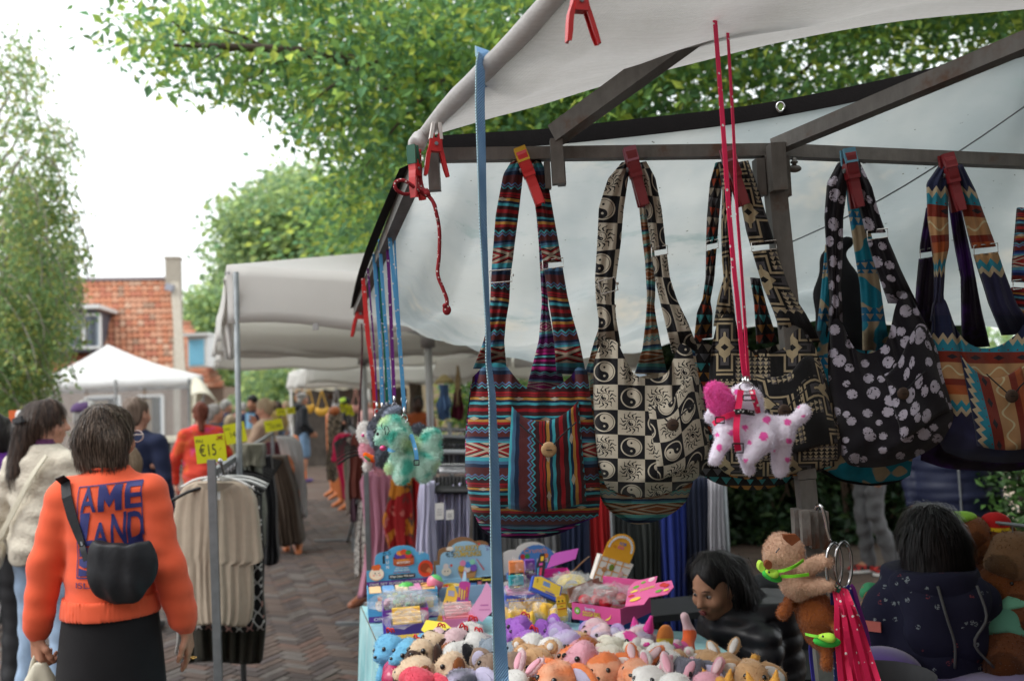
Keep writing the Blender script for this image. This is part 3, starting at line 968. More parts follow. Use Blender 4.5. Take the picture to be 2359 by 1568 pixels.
tree('broadleaf_tree',P(1100,1000,15),[(1060,870),(1110,830),(1400,820),(1420,990),(1050,980)],60,13,16,.5,130,.12,.08,GREENS,37,'green shrubby tree in front of the sand coloured building',trunk_r=.14,nb=8)
for k,(x,d)in enumerate(((952,14.5),(1165,13.0))):
 b=MB();p=P(x,1000,d);p.z=0
 tp=branch_path(p,p+Vector((.1,.2,4.4)),seed=k,wobble=.01)
 t_=empty('street_tree',p,('slim tree trunk behind the clothes rail, left of the grey pole','slim tree trunk beside the maroon dress')[k],'tree')
 b.tube(tp,list(np.linspace(.13,.09,len(tp))),9);obj('trunk',b,M_BARK,t_,smooth=True)
 pp=np.array(tp[-1])+np.random.default_rng(k).normal(size=(5000,3))*(.9,.9,.5)
 V,F_,C=leaf_cloud(pp,.12,.08,GREENS,k);cloud_obj('crown',V,F_,C,M_LEAF,t_,kind='stuff')
r=np.random.default_rng(77)
pp=np.stack([r.uniform(-60,60,26000),r.uniform(86,96,26000),np.abs(r.normal(0,3.6,26000))],1)
pp=pp[pp[:,2]<7.5]
V,F_,C=leaf_cloud(pp,.9,.6,FARG,77)
cloud_obj('far_wood',V,F_,C,M_LEAF,kind='stuff',label='distant line of green trees closing the street',cat='wood')
h5=empty('house',Vector((2,-9,0)),'unseen row of brick houses added behind the photographer to block light','house')
b=MB();b.box((4,-10,2.9),(22,4,5.8));obj('wall',b,M_BROWNWALL,h5)  # out of view; added to cut the light falling on the bags
b=MB();b.prism([(-11.3,0),(11.3,0),(11.3,4.6),(-11.3,4.6)],(4,-7.8,5.7),(-1,0,0),(0,-.6,.8),.2);b.prism([(-11.3,0),(11.3,0),(11.3,4.6),(-11.3,4.6)],(4,-12.2,5.7),(1,0,0),(0,.6,.8),.2);obj('roof',b,M_TILE[2],h5,kind='stuff')
for q in range(6):
 b=MB();b.box((-4.5+3.4*q,-7.98,1.7),(1.3,.06,1.5));wf=obj('window',b,M_WHITE,h5);b=MB();b.box((-4.5+3.4*q,-7.94,1.7),(1.1,.03,1.3));obj('pane',b,M_GLASS,wf)
# ------ marquee and canopies
M_PVC=mat('white_marquee_cloth',(.80,.80,.79),rough=.6,var=.03,transl=.25,bump=.1,bs=8)
M_CANVAS=mat('grey_canopy_cloth',(.76,.75,.735),rough=.85,var=.06,vs=2.2,transl=.5,bump=.25,bs=14,tcol=(.84,.82,.78))
M_CREAM=mat('cream_awning_cloth',(.74,.70,.58),rough=.85,var=.05,vs=3,transl=.3,bump=.2,bs=12)
M_STEEL=mat('galvanised_steel',(.20,.215,.225),rough=.5,metal=.55,var=.25,vs=16,bump=.12,bs=40)
M_POLE=mat('canopy_pole_grey',(.33,.33,.33),rough=.45,metal=.6,var=.12)
M_CLEAR=mat('clear_plastic_wall',(.62,.64,.66),rough=.12,alpha=.22,var=.1)
mq=empty('marquee',P(260,1070,24),'white peaked marquee with clear plastic walls before the brick house','marquee')
A,B=P(66,893,22.6),P(466,875,22.6)
A.z=B.z=2.42;ey=V_AX.normalized()
D_,C_=A+ey*4.0,B+ey*4.0
ap=P(248,793,24.6)
b=MB()
for p,q in((A,B),(B,C_),(C_,D_),(D_,A)):
 rows=[[p.lerp(q,i/8).lerp(ap,t)-Vector((0,0,.10*math.sin(math.pi*t)))for i in range(9)]for t in np.linspace(0,1,7)]
 b.sheet(rows)
obj('roof',b,M_PVC,mq,smooth=True)
for p,q in((A,B),(B,C_),(C_,D_),(D_,A)):
 b=MB();b.sheet([[p.lerp(q,i/14)+Vector((0,0,-z+.012*math.sin(i*1.9+z*9)))for i in range(15)]for z in(0,.12,.25)],thick=tuple((q-p).cross(Vector((0,0,1))).normalized()*.004));obj('valance',b,M_PVC,mq,smooth=True)
for p in(A,B,C_,D_,A.lerp(B,.5)):
 b=MB();b.tube([Vector((p.x,p.y,0)),Vector((p.x,p.y,2.4))],.035,8);obj('pole',b,M_POLE,mq)
for p,q in((A,B),(B,C_),(A,D_)):
 for i in range(3):
  a1,a2=p.lerp(q,i/3+.01),p.lerp(q,(i+1)/3-.01)
  b=MB();b.sheet([[Vector((a1.lerp(a2,k/8).x,a1.lerp(a2,k/8).y+.02*math.sin(k*2.1),z))for k in range(9)]for z in(.1,1.2,2.2)]);obj('clear_wall',b,M_CLEAR,mq,smooth=True)
M_WOOD=mat('pale_wood',(.45,.36,.25),rough=.7,var=.2,vs=5)
tb_=empty('table',P(385,1060,21.5),'pale topped table on a black pedestal before the marquee','table')
p=P(388,1002,21.5);p.z=.84
b=MB();b.box(p,(1.0,.7,.12));obj('tabletop',b,M_CREAM,tb_)
b=MB();b.tube([(p.x,p.y,.78),(p.x,p.y,.05)],.04,8);b.bar((p.x-.3,p.y,.03),(p.x+.3,p.y,.03),.06,.05);b.bar((p.x,p.y-.3,.03),(p.x,p.y+.3,.03),.06,.05);obj('pedestal',b,M_DARK,tb_)
wb=empty('planter_box',P(280,1065,23.2),'brown wooden planter inside the marquee','planter')
b=MB();p=P(300,1040,23.6);b.box((p.x,p.y,.4),(2.6,.5,.8));obj('planks',b,mat('brown_wood',(.16,.10,.06),rough=.8,var=.25),wb)
for x,lab in((230,'left dark cabinet standing in the marquee'),(330,'right dark cabinet standing in the marquee')):
 cb=empty('cabinet',P(x,1060,25.8),lab,'cabinet','cabinets inside the marquee');p=P(x,960,25.8)
 b=MB();b.box((p.x,p.y,1.0),(.8,.5,1.9));obj('body',b,mat('grey_brown_wood',(.12,.10,.085),rough=.7,var=.3),cb)
 b=MB();b.box((p.x-.19,p.y-.26,1.0),(.36,.03,1.8));obj('door',b,M_WOOD,cb);b=MB();b.box((p.x+.19,p.y-.26,1.0),(.36,.03,1.8));obj('door',b,M_WOOD,cb)
aw=empty('awning',P(470,1030,23),'cream draped awning flap hanging beside the marquee','awning')
rows=[]
for j,t in enumerate(np.linspace(0,1,7)):
 row=[]
 for i,u in enumerate(np.linspace(0,1,9)):
  x=lerp(440,lerp(472,504,t**.5),u);y=lerp(876,912,t)+26*u*u*(1-.2*t)-12*math.sin(u*3.1)
  row.append(P(x,y,22.4-.9*t+.05*math.sin(i)))
 rows.append(row)
b=MB();b.sheet(rows,thick=(0,.02,-.01));obj('cloth',b,M_CREAM,aw,smooth=True)
b=MB();b.sheet([[P(lerp(438,lerp(478,448,v**.6),u),lerp(885,1000,v),22.2+.06*math.sin(u*9))for u in np.linspace(0,1,8)]for v in np.linspace(0,1,8)],thick=(0,.02,0));obj('side_drape',b,M_CREAM,aw,smooth=True)
b=MB();b.tube([P(438,1060,22.3),P(436,872,22.3)],.04,8);obj('pole',b,M_STEEL,aw)
def parasol(C,half,zb,zt,zpeak,ang,label,pole_r=.03,sag=.10,left_open=True,pole=True):
 """square market canopy: C centre on the ground, half side, valance bottom zb, eave zt"""
 t=empty('market_canopy',C,label,'canopy','canopies along the clothes stalls')
 e1,e2=Vector((math.cos(ang),math.sin(ang),0)),Vector((-math.sin(ang),math.cos(ang),0))
 cs=[C+e1*(half*i)+e2*(half*j)+Vector((0,0,zt))for i,j in((-1,-1),(1,-1),(1,1),(-1,1))]
 pk=C+Vector((0,0,zpeak))
 b=MB()
 for k in range(4):
  p,q=cs[k],cs[(k+1)%4]
  rows=[]
  for tt in np.linspace(0,1,9):
   row=[]
   for i in range(13):
    u=i/12
    pt=p.lerp(q,u).lerp(pk,tt)
    pt.z-=sag*math.sin(math.pi*tt)*math.sin(math.pi*u)+.05*math.sin(math.pi*u)*(1-tt)
    row.append(pt)
   rows.append(row)
  b.sheet(rows)
 obj('roof_cloth',b,M_CANVAS,t,smooth=True)
 for k in range(4):
  p,q=cs[k],cs[(k+1)%4]
  nn=(q-p).cross(Vector((0,0,1))).normalized()
  rows=[]
  for j,z in enumerate(np.linspace(0,1,6)):
   row=[]
   for i in range(25):
    u=i/24
    pt=p.lerp(q,u);pt.z-=.05*math.sin(math.pi*u)
    lo=zb-zt+.02*math.sin(u*17+k)
    row.append(pt+Vector((0,0,lo*z))+nn*(.02*math.sin(u*11+k*2+z*2)*z+.03*z))
   rows.append(row)
  b=MB();b.sheet(rows,thick=-nn*.003);obj('valance',b,M_CANVAS,t,smooth=True)
 if pole:
  b=MB();b.tube([C,C+Vector((0,0,zpeak-.06))],pole_r,12);obj('pole',b,M_POLE,t,smooth=True)
  b=MB();b.tube([C+Vector((0,0,zb-.06)),C+Vector((0,0,zb+.10))],pole_r*1.9,12);obj('hub',b,M_POLE,t,smooth=True)
 for k in range(8):
  a=cs[k//2]if k%2==0 else cs[k//2].lerp(cs[(k//2+1)%4],.5)
  rb_=MB();rb_.bar(pk-Vector((0,0,.07)),a-Vector((0,0,.05)),.028,.018);rib=obj('rib',rb_,M_POLE,t)
  if pole:
   rb_=MB();rb_.bar(C+Vector((0,0,zb+.02)),pk.lerp(a,.55)-Vector((0,0,.09)),.024,.016);obj('strut',rb_,M_POLE,rib)
 return t,cs
ANG=math.atan2(.34,.94)
C2=Vector((-.67,6.9,0))
par2,cs2=parasol(C2,1.56,2.06,2.40,2.80,ANG,'large grey canvas canopy nearest the stall, on a corner pole')
ptop=cs2[0]
b=MB();q=G(562,1575,0);q2=P(545,728,4.9);q=P(562,1575,4.9)if q.z>0 else q
pb_=P(561,1560,4.85)
b.tube([q2+(pb_-q2)*((q2.z-0.0)/(q2.z-pb_.z)),q2+Vector((0,0,.25))],.016,10);obj('corner_pole',b,M_STEEL,par2,smooth=True)
b=MB();b.sheet([[P(lerp(513,538,u)+5*math.sin(v*7+u*3),lerp(640,828,v)+22*u*(1-v),5.0+.05*math.sin(u*8))for u in np.linspace(0,1,6)]for v in np.linspace(0,1,10)],thick=(0,.01,0));obj('gathered_corner',b,M_CANVAS,par2,smooth=True)
b=MB();b.box(P(727,752,5.0),(.03,.02,.04));obj('buckle',b,M_POLE,par2)
C3=Vector((-1.70,9.9,0))
parasol(C3,1.56,2.07,2.30,2.75,ANG,'second grey canvas canopy further down the row',pole_r=.035)
parasol(Vector((-2.0,13.4,0)),1.3,1.86,2.10,2.5,ANG,'third pale canvas canopy with drooping corner far down the row',pole_r=.03)
C4=Vector((.9,10.6,0))
parasol(C4,1.5,1.86,2.1,2.55,ANG,'beige canvas canopy over the blue dress',pole_r=.03)
st=empty('market_stall',P(780,1010,15.5),'far cream striped stall with scalloped edge hung with leather bags','market stall')
A,B=P(662,880,19.6),P(1030,868,20.2);A.z=B.z=2.03
nrm=Vector((-.2,.98,0)).normalized()
b=MB();b.sheet([[A.lerp(B,i/12)+nrm*(2.4*t)+Vector((0,0,.42*t))for i in range(13)]for t in(0,.5,1)]);obj('roof_cloth',b,M_CREAM,st)
rows=[]
N=96
for z in(0,.5,1):
 rows.append([A.lerp(B,i/N)+Vector((0,0,-z*(.13+.05*abs(math.sin(i/N*math.pi*13)))))for i in range(N+1)])
b=MB();b.sheet(rows,thick=tuple(nrm*.004));obj('scalloped_valance',b,M_CREAM,st)
for t in(0.02,.5,.98):
 p=A.lerp(B,t);b=MB();b.tube([Vector((p.x,p.y,0)),p],.03,8);obj('pole',b,M_WHITE,st)
b=MB();b.bar(A.lerp(B,0)+Vector((0,.2,-.16)),A.lerp(B,1)+Vector((0,.2,-.16)),.03,.03);obj('rail',b,M_STEEL,st)
p0,p1=A.lerp(B,0)+nrm*2.3,A.lerp(B,1)+nrm*2.3
b=MB();b.sheet([[Vector((p0.lerp(p1,i/10).x,p0.lerp(p1,i/10).y+.04*math.sin(i*2),z))for i in range(11)]for z in(0,1,2.3)]);obj('back_cloth',b,mat('dark_back_cloth',(.10,.085,.075),rough=.9,var=.5,vs=4),st,smooth=True)
def far_bag(x,y,wpx,hpx,d,m,label):
 d+=4.2
 t=empty('handbag',P(x,y,d),label,'bag','bags hung in the far cream stall')
 w=wpx*d/FPX;h=hpx*d/FPX;c=P(x,y,d)
 soft('body',[ell((c.x,c.y,c.z),(w*.5,.05,h*.34)),ell((c.x,c.y-.0,c.z+h*.30),(w*.36,.09,h*.22),op='s',k=.02)],w/12,m,t,k=.02)
 b=MB();b.tube(curve([c+Vector((-w*.38,0,h*.1)),c+Vector((-w*.12,0,h*.8)),c+Vector((0,0,h*1.15)),c+Vector((w*.12,0,h*.8)),c+Vector((w*.38,0,h*.1))],13),.012,6);obj('strap',b,m,t)
M_YEL=mat('mustard_leather',(.55,.30,.035),rough=.5,var=.1)
M_TAN=mat('tan_leather',(.42,.17,.045),rough=.5,var=.15)
M_BRN=mat('brown_leather',(.10,.05,.03),rough=.5,var=.2)
M_GRYL=mat('grey_leather',(.28,.27,.27),rough=.5,var=.1)
for a in((742,945,34,40,15.0,M_YEL,'mustard crescent handbag, middle of the far stall'),(712,938,26,44,15.2,M_YEL,'mustard handbag partly behind the dark hooded man'),(868,932,20,34,15.9,M_TAN,'tan round handbag at the left of the far pair'),(851,936,20,34,15.8,M_TAN,'tan round handbag beside the red leash'),(690,915,22,40,15.2,M_TAN,'brown leather bag high above the hooded man'),(775,935,20,44,15.4,M_GRYL,'pale grey leather bag right of the mustard crescent'),(820,938,22,40,15.6,mat('rose_leather',(.45,.22,.18),rough=.5),'rose leather bag near the grey pole'),(800,930,16,40,15.7,M_BRN,'dark brown leather bag near the rose one'),(760,910,16,30,15.9,M_BRN,'small dark bag high behind the crescent bag')):
 far_bag(*a)
for k,(x,y,w_,d,lab)in enumerate(((625,915,60,30,'distant white stall roof right of the tall pole'),(600,935,50,34,'distant grey stall roof above the crowd'))):
 t=empty('market_stall',P(x,990,d),lab,'market stall');A=P(x-w_/2,y,d);W_=w_*d/FPX
 b=MB();b.prism([(0,0),(W_,0),(W_*.82,.35),(W_*.18,.35)],A,(1,0,0),Vector((0,.5,.8)).normalized(),.03);obj('roof_cloth',b,M_PVC if k==0 else M_CANVAS,t)
 b=MB();b.prism([(0,-.18),(W_,-.18),(W_,0),(0,0)],A,(1,0,0),(0,0,1),.02);obj('valance',b,M_PVC,t)
 for q in(0.03,.97):
  b=MB();b.tube([A+Vector((W_*q,.02,0)),Vector((A.x+W_*q,A.y+.02,0))],.03,6);obj('pole',b,M_STEEL,t)
 b=MB();b.box((A.x+W_/2,A.y+.6,.45),(W_*.9,.8,.9));obj('counter',b,M_CREAM,t)
# ====== PEOPLE
def skin(name,c):return mat('skin_'+name,c,rough=.5,spec=.35,var=.08,vs=30,bump=.05,bs=300)
SK_FAIR,SK_TAN,SK_BROWN,SK_DARK=skin('fair',(.52,.27,.19)),skin('tan',(.46,.22,.14)),skin('brown',(.40,.20,.12)),skin('dark',(.055,.025,.017))
def hairm(name,c,c2):return mat('hair_'+name,pat=lambda:mixc(smooth01(nz(60,3,.7,stretch=(1,1,.07)),.35,.7),c,c2),rough=.5,spec=.22,var=.1,bump=.5,bs=160,stretch=(1,1,.06))
M_EYE=mat('eye_dark',(.012,.01,.01),rough=.15,var=0)
M_EYEW=mat('eye_white',(.30,.27,.25),rough=.3,var=0)
M_SHOE=mat('dark_shoe',(.03,.03,.033),rough=.6)
DENIM=cloth('denim_blue',(.14,.20,.30),var=.25,vs=14)
DENIM_L=cloth('denim_pale',(.28,.38,.52),var=.2,vs=14)
JD=dict(head=(0,.02,1.585),neck=(0,-.01,1.43),chest=(0,0,1.28),waist=(0,0,1.08),hip=(0,0,.95),shR=(.172,-.01,1.39),elR=(.225,-.03,1.11),wrR=(.235,.05,.87),shL=(-.172,-.01,1.39),elL=(-.225,-.03,1.11),wrL=(-.235,.05,.87),hpR=(.09,0,.90),knR=(.095,.02,.49),anR=(.10,-.02,.08),hpL=(-.09,0,.90),knL=(-.095,.02,.49),anL=(-.10,-.02,.08))
def hand_prims(wr,d,out,side,curl=.25,sc_=1.0):
 """palm, four unequal fingers and a thumb leaving the side of the palm. d: forearm direction, out: back of the hand"""
 d=Vector(d).normalized();out=Vector(out);out=(out-d*out.dot(d)).normalized();lat=d.cross(out)*side
 wr=Vector(wr);k=sc_
 pr=[cap(wr-d*.05*k,wr+d*.01*k,.026*k,.024*k)]
 pc=wr+d*.05*k
 for i in range(4):
  l_=lat*((1.5-i)*.019*k)
  pr.append(cap(wr+d*.012*k+l_*.6,wr+d*.085*k+l_,.0155*k,.0115*k,k=.012))
  ln_=(.072,.080,.074,.058)[i]*k
  p0=wr+d*.085*k+l_
  a1=curl*(1+.15*i)
  d1=(d*math.cos(a1)-out*math.sin(a1));d2=(d*math.cos(a1*2.2)-out*math.sin(a1*2.2));d3=(d*math.cos(a1*3)-out*math.sin(a1*3))
  p1=p0+d1*ln_*.45;p2=p1+d2*ln_*.32;p3=p2+d3*ln_*.23
  for a,b,r0,r1 in((p0,p1,.0098,.0088),(p1,p2,.0088,.0080),(p2,p3,.0080,.0066)):pr.append(cap(a,b,r0*k,r1*k,k=.004))
 t0=wr+d*.025*k+lat*.022*k
 t1=t0+(lat*.8+d*.7-out*.25).normalized()*.036*k;t2=t1+(lat*.25+d*1.0-out*.35).normalized()*.032*k;t3=t2+(d-out*.5).normalized()*.022*k
 for a,b,r0,r1 in((t0,t1,.0135,.0112),(t1,t2,.0108,.0096),(t2,t3,.0094,.0075)):pr.append(cap(a,b,r0*k,r1*k,k=.007))
 return pr
def soft_multi(name,groups,m,parent=None,colf=None,**kw):
 mb=MB()
 for prims,h,k,dp in groups:
  V,Q=sdf(prims,h,k,dp)
  mb.add(V,Q.tolist(),col=colf(V)if colf else None)
 return obj(name,mb,m,parent,smooth=True,**kw)
def head_prims(hd,hr=(0,0,0),fem=True):
 """skull, jaw, nose, ears, brow ridge and lips around hd, facing +Y turned by Euler hr"""
 R=Matrix.Rotation(hr[2],3,'Z')@Matrix.Rotation(hr[0],3,'X')@Matrix.Rotation(hr[1],3,'Y')
 hd=Vector(hd);q=lambda x,y,z:hd+R@Vector((x,y,z))
 Rn=np.array(R)
 pr=[ell(q(0,-.008,.025),(.074,.094,.094),Rn),ell(q(0,.022,-.045),(.056,.066,.072),Rn,k=.04),ell(q(0,.055,-.098),(.022,.022,.017),Rn,k=.03),cap(q(-.026,.08,.018),q(.026,.08,.018),.011,k=.018),cap(q(0,.088,.005),q(0,.108,-.034),.008,.013,k=.012),ell(q(0,.098,-.036),(.017,.012,.009),Rn,k=.008),ell(q(.032,.085,-.002),(.014,.01,.009),Rn,k=.008,op='s'),ell(q(-.032,.085,-.002),(.014,.01,.009),Rn,k=.008,op='s'),ell(q(0,.086,-.062),(.022,.010,.0065),Rn,k=.006),ell(q(0,.083,-.074),(.019,.010,.0075),Rn,k=.006),ell(q(.043,.062,-.035),(.020,.02,.02),Rn,k=.03),ell(q(-.043,.062,-.035),(.020,.02,.02),Rn,k=.03)]
 for s_ in(-1,1):
  pr.append(ell(q(s_*.076,-.012,-.012),(.009,.021,.032),Rn,k=.006));pr.append(ell(q(s_*.084,-.008,-.010),(.005,.012,.02),Rn,k=.004,op='s'))
 return pr,R,q
def hair_prims(style,q,R):
 Rn=np.array(R)
 if style=='short':
  return[ell(q(0,-.016,.035),(.081,.101,.098),Rn),ell(q(0,-.05,-.03),(.07,.062,.07),Rn,k=.03),ell(q(0,.105,-.05),(.085,.085,.105),Rn,k=.01,op='s'),ell(q(.09,.02,-.075),(.06,.07,.07),Rn,k=.01,op='s'),ell(q(-.09,.02,-.075),(.06,.07,.07),Rn,k=.01,op='s')]
 if style=='bob':
  return[ell(q(0,-.014,.03),(.088,.108,.102),Rn),cap(q(-.055,-.03,.0),q(-.060,-.03,-.072),.046,.036,k=.04),cap(q(.055,-.03,.0),q(.060,-.03,-.072),.046,.036,k=.04),cap(q(0,-.055,.0),q(0,-.058,-.066),.055,.044,k=.05),cap(q(-.035,-.05,-.03),q(-.035,-.055,-.072),.045,.04,k=.05),cap(q(.035,-.05,-.03),q(.035,-.055,-.072),.045,.04,k=.05),ell(q(0,.125,-.055),(.078,.095,.13),Rn,k=.012,op='s')]
 if style=='long':
  return[ell(q(0,-.014,.032),(.088,.108,.102),Rn),cap(q(-.03,-.06,.0),q(-.03,-.13,-.24),.062,.045,k=.04),cap(q(.03,-.06,.0),q(.03,-.13,-.24),.062,.045,k=.04),cap(q(0,-.07,.0),q(0,-.15,-.29),.06,.03,k=.04),cap(q(-.07,-.01,-.0),q(-.07,-.05,-.13),.03,.028,k=.03),ell(q(0,.115,-.05),(.078,.09,.12),Rn,k=.012,op='s')]
 if style=='tied':
  return[ell(q(0,-.014,.032),(.084,.104,.100),Rn),ell(q(0,-.05,-.03),(.066,.058,.06),Rn,k=.03),ell(q(0,-.115,.03),(.042,.038,.042),Rn,k=.02),ell(q(0,.108,-.05),(.085,.088,.108),Rn,k=.01,op='s')]
 if style=='pony':
  return[ell(q(0,-.014,.032),(.084,.104,.100),Rn),ell(q(0,-.05,-.03),(.066,.058,.06),Rn,k=.03),cap(q(0,-.09,-.02),q(0,-.115,-.17),.042,.03,k=.03),ell(q(0,.108,-.05),(.085,.088,.108),Rn,k=.01,op='s')]
def person(label,x,y,yaw,H,skinm,hair,hairmat,top,topm,bottom,botm,J=None,h=.014,hr=(0,0,0),shoes=M_SHOE,hem=.92,sleeve='long',seed=1,wr=.010,legz=0,eyes=False,group=None,hands=None,puff=0,root_z=0.0,slim=1.0,neckz=None,socks=None,coatlen=None,belly=0.0):
 j={k:Vector(v)for k,v in JD.items()}
 for k,v in(J or{}).items():j[k]=Vector(v)
 t=empty('person',(0,0,0),label,'person',group)
 hp,R,q=head_prims(j['head'],hr)
 bp=hp+[cap(j['neck'],Vector(j['head'])-Vector((0,.025,.05)),.056,.050,k=.03),ell(j['chest'],(.135*slim,.085,.17)),ell(j['waist'],(.12*slim,.085,.16)),ell(j['hip'],(.125*slim,.085,.11)),cap(j['shL']*.9-Vector((0,0,.03)),j['shR']*.9-Vector((0,0,.03)),.042,k=.04)]
 for s_ in 'LR':
  bp+=[cap(j['sh'+s_],j['el'+s_],.046,.038),cap(j['el'+s_],j['wr'+s_],.038,.027)]
  bp+=[cap(j['hp'+s_],j['kn'+s_],.070,.050),cap(j['kn'+s_],j['an'+s_],.052,.036),cap(j['an'+s_],Vector(j['an'+s_])+Vector((0,.12,-.045)),.036,.03)]
 groups=[(bp,h,.02,None)]
 hn=hands or{}
 for s_,sg in(('L',-1),('R',1)):
  d=Vector(j['wr'+s_])-Vector(j['el'+s_])
  if s_ in hn:groups.append((hand_prims(j['wr'+s_],hn[s_][0],hn[s_][1],sg*hn[s_][3]if len(hn[s_])>3 else sg,hn[s_][2]),.0042,.006,None))
  else:groups.append((hand_prims(j['wr'+s_],d,(sg,0,0),sg,.35),max(.006,h*.55),.006,None))
 soft_multi('body',groups,skinm,t)
 if hair:soft('hair',hair_prims(hair,q,R),min(h,.012),hairmat,t,k=.012,disp=wob(.006,70,seed,(1,1,.15)))
 if eyes:
  b=MB()
  for s_ in(-1,1):
   e=MB();e.ell(q(s_*.031,.077,-.002),(.0120,.0110,.0062),R,10,8);eo=obj('eye',e,M_EYEW,t,smooth=True)
   e=MB();e.ell(q(s_*.031,.0845,-.002),(.006,.005,.006),R,8,6);obj('iris',e,M_EYE,eo,smooth=True)
   e=MB();e.tube([q(s_*.014,.091,.020),q(s_*.031,.090,.026),q(s_*.047,.080,.021)],[.003,.0038,.002],6,flat=.5);obj('eyebrow',e,hairmat or M_EYE,t)
 nz_=neckz or j['neck'].z+.045
 nk=j['neck']
 tp=[ell(j['chest'],(.170*slim,.118,.205)),ell(j['waist'],(.162*slim,.120+belly,.19)),ell(j['hip'],(.172*slim,.128+belly,.15)),cap(j['waist'],j['hip'],.13*slim,.14*slim,k=.06),cap(nk-Vector((0,0,.03)),nk+Vector((0,0,.04)),.070,.062,k=.05)]
 for s_ in 'LR':tp+=[cap(nk-Vector((0,0,.045)),j['sh'+s_]-Vector((0,0,.022)),.066,.060,k=.06)]
 if hem<.8:tp+=[cap((j['hip'].x,j['hip'].y,.92),(j['hip'].x,j['hip'].y,hem-.1),.155*slim,.185*slim)]
 tp+=[cut((0,0,-1),-hem)]if hem>0 else[]
 tp+=[cut((0,0,1),nz_)]
 for s_ in 'LR':
  sh,el_,wr_=j['sh'+s_]-Vector((0,0,.02)),j['el'+s_],j['wr'+s_]
  if sleeve=='long':tp+=[cap(sh,el_,.066,.056,k=.03),cap(el_,el_.lerp(wr_,.93),.055,.042,k=.02)]
  elif sleeve=='loose':tp+=[cap(sh,el_,.066,.060,k=.025),cap(el_,el_.lerp(wr_,.84),.060,.054,k=.018),cap(el_.lerp(wr_,.86),el_.lerp(wr_,.97),.041,.038,k=.012)]
  elif sleeve=='short':tp+=[cap(sh,sh.lerp(el_,.62),.066,.064,k=.03)]
 w1=wob(wr*.55,22,seed,(1,1,.5));w2=wob(wr*.38,46,seed+5,(.5,.6,1.5))
 if puff:dsp=lambda x_,y_,z_:-.008*np.abs(np.sin(z_*math.pi/puff+.6*np.sin(x_*5+y_*4)))**.6+.004+w2(x_,y_,z_)
 else:dsp=lambda x_,y_,z_:w1(x_,y_,z_)+w2(x_,y_,z_)
 topo=soft(top,tp,h,topm,t,k=.03,disp=dsp)
 if bottom in('jeans','trousers','shorts'):
  lp=[ell(j['hip'],(.166*slim,.122,.13))]
  for s_ in 'LR':
   a,b_,c=j['hp'+s_],j['kn'+s_],j['an'+s_]
   if bottom=='shorts':lp+=[cap(a,a.lerp(b_,.88),.098,.098)]
   else:lp+=[cap(a,b_,.086,.062),cap(b_,c+Vector((0,0,.02)),.062,.060)]
  soft(bottom,lp,h,botm,t,k=.025,disp=wob(wr*.42,40,seed+9,(1,1,1.2)))
 elif bottom=='skirt':
  rows=[]
  for jn in range(22):
   v=jn/21;z=lerp(1.0,.06,v)
   rx,ry=lerp(.166,.205,v**.7)*slim+.02*math.sin(v*3.1),lerp(.134,.17,v**.7)
   rows.append([(rx*math.cos(a)*(1+.03*v*math.sin(7*a+2)),ry*math.sin(a)*(1+.05*v*math.sin(5*a+seed)),z)for a in np.linspace(0,2*math.pi,49)])
  b=MB();b.sheet(rows);obj('skirt',b,botm,t,smooth=True)
 if shoes and bottom!='skirtonly':
  for s_ in 'LR':
   a=j['an'+s_]
   soft('shoe',[ell(a+Vector((0,.075,-.038)),(.046,.115,.034)),cap(a+Vector((0,0,-.03)),a+Vector((0,-.005,.015)),.048,.046),cut((0,0,-1),-(a.z-.08))],max(h*.8,.008),shoes,t,k=.03)
   if socks:b=MB();b.tube([a+Vector((0,0,-.01)),a+Vector((0,0,.15))],.052,10);obj('sock',b,socks,t)
 k=H/1.70
 t.matrix_world=Matrix.Translation((x,y,root_z))@Matrix.Rotation(yaw,4,'Z')@Matrix.Scale(k,4)
 return t,j,topo,k
def xy(px,d):
 p=P(px,930,d);return p.x,p.y
# ---- woman in the orange sweatshirt, seen from behind
M_ORANGE=cloth('orange_sweat',(.76,.112,.047),var=.10,vs=7,bump=.2)
M_BLACKC=cloth('black_crepe',(.013,.0125,.014),var=.2,sheen=.05)
M_NAVYP=mat('navy_print',(.024,.030,.14),rough=.6,var=.35,vs=16)
ox,oy=xy(250,3.1)
OJ=dict(elL=(-.222,-.03,1.14),wrL=(-.258,-.03,.885),elR=(.222,-.02,1.12),wrR=(.262,.045,.865),shL=(-.152,-.01,1.41),shR=(.152,-.01,1.41),head=(-.012,.02,1.60))
ow,oj,otop,ok_=person('person seen from behind with grey-brown bob, orange sweatshirt with navy lettering and long black skirt',ox,oy,math.radians(1),1.60,SK_TAN,'bob',hairm('grey_brown',(.026,.019,.016),(.085,.066,.057)),'sweatshirt',M_ORANGE,'skirt',M_BLACKC,J=OJ,h=.009,hr=(.02,0,-.32),hem=.965,sleeve='loose',seed=4,wr=.0075,hands={'R':((.04,.25,-1),(1,.1,0),.22),'L':((-.02,.12,-1),(-.6,-.8,0),.75)},neckz=1.49,slim=.97)
bpy.context.view_layer.update()
from mathutils.bvhtree import BVHTree
import bmesh
def bvh_of(o):
 me=o.data;M_=Matrix.Translation(WL[o.name])
 return BVHTree.FromPolygons([M_@v.co for v in me.vertices],[tuple(p.vertices)for p in me.polygons])
otree=bvh_of(otop)
OS=3.1/FPX/ok_
def o_loc(px,py,ds=2.98):return(((px-CX)*ds/FPX-ox)/ok_,(1.6-(py-945.5)*ds/FPX)/ok_)
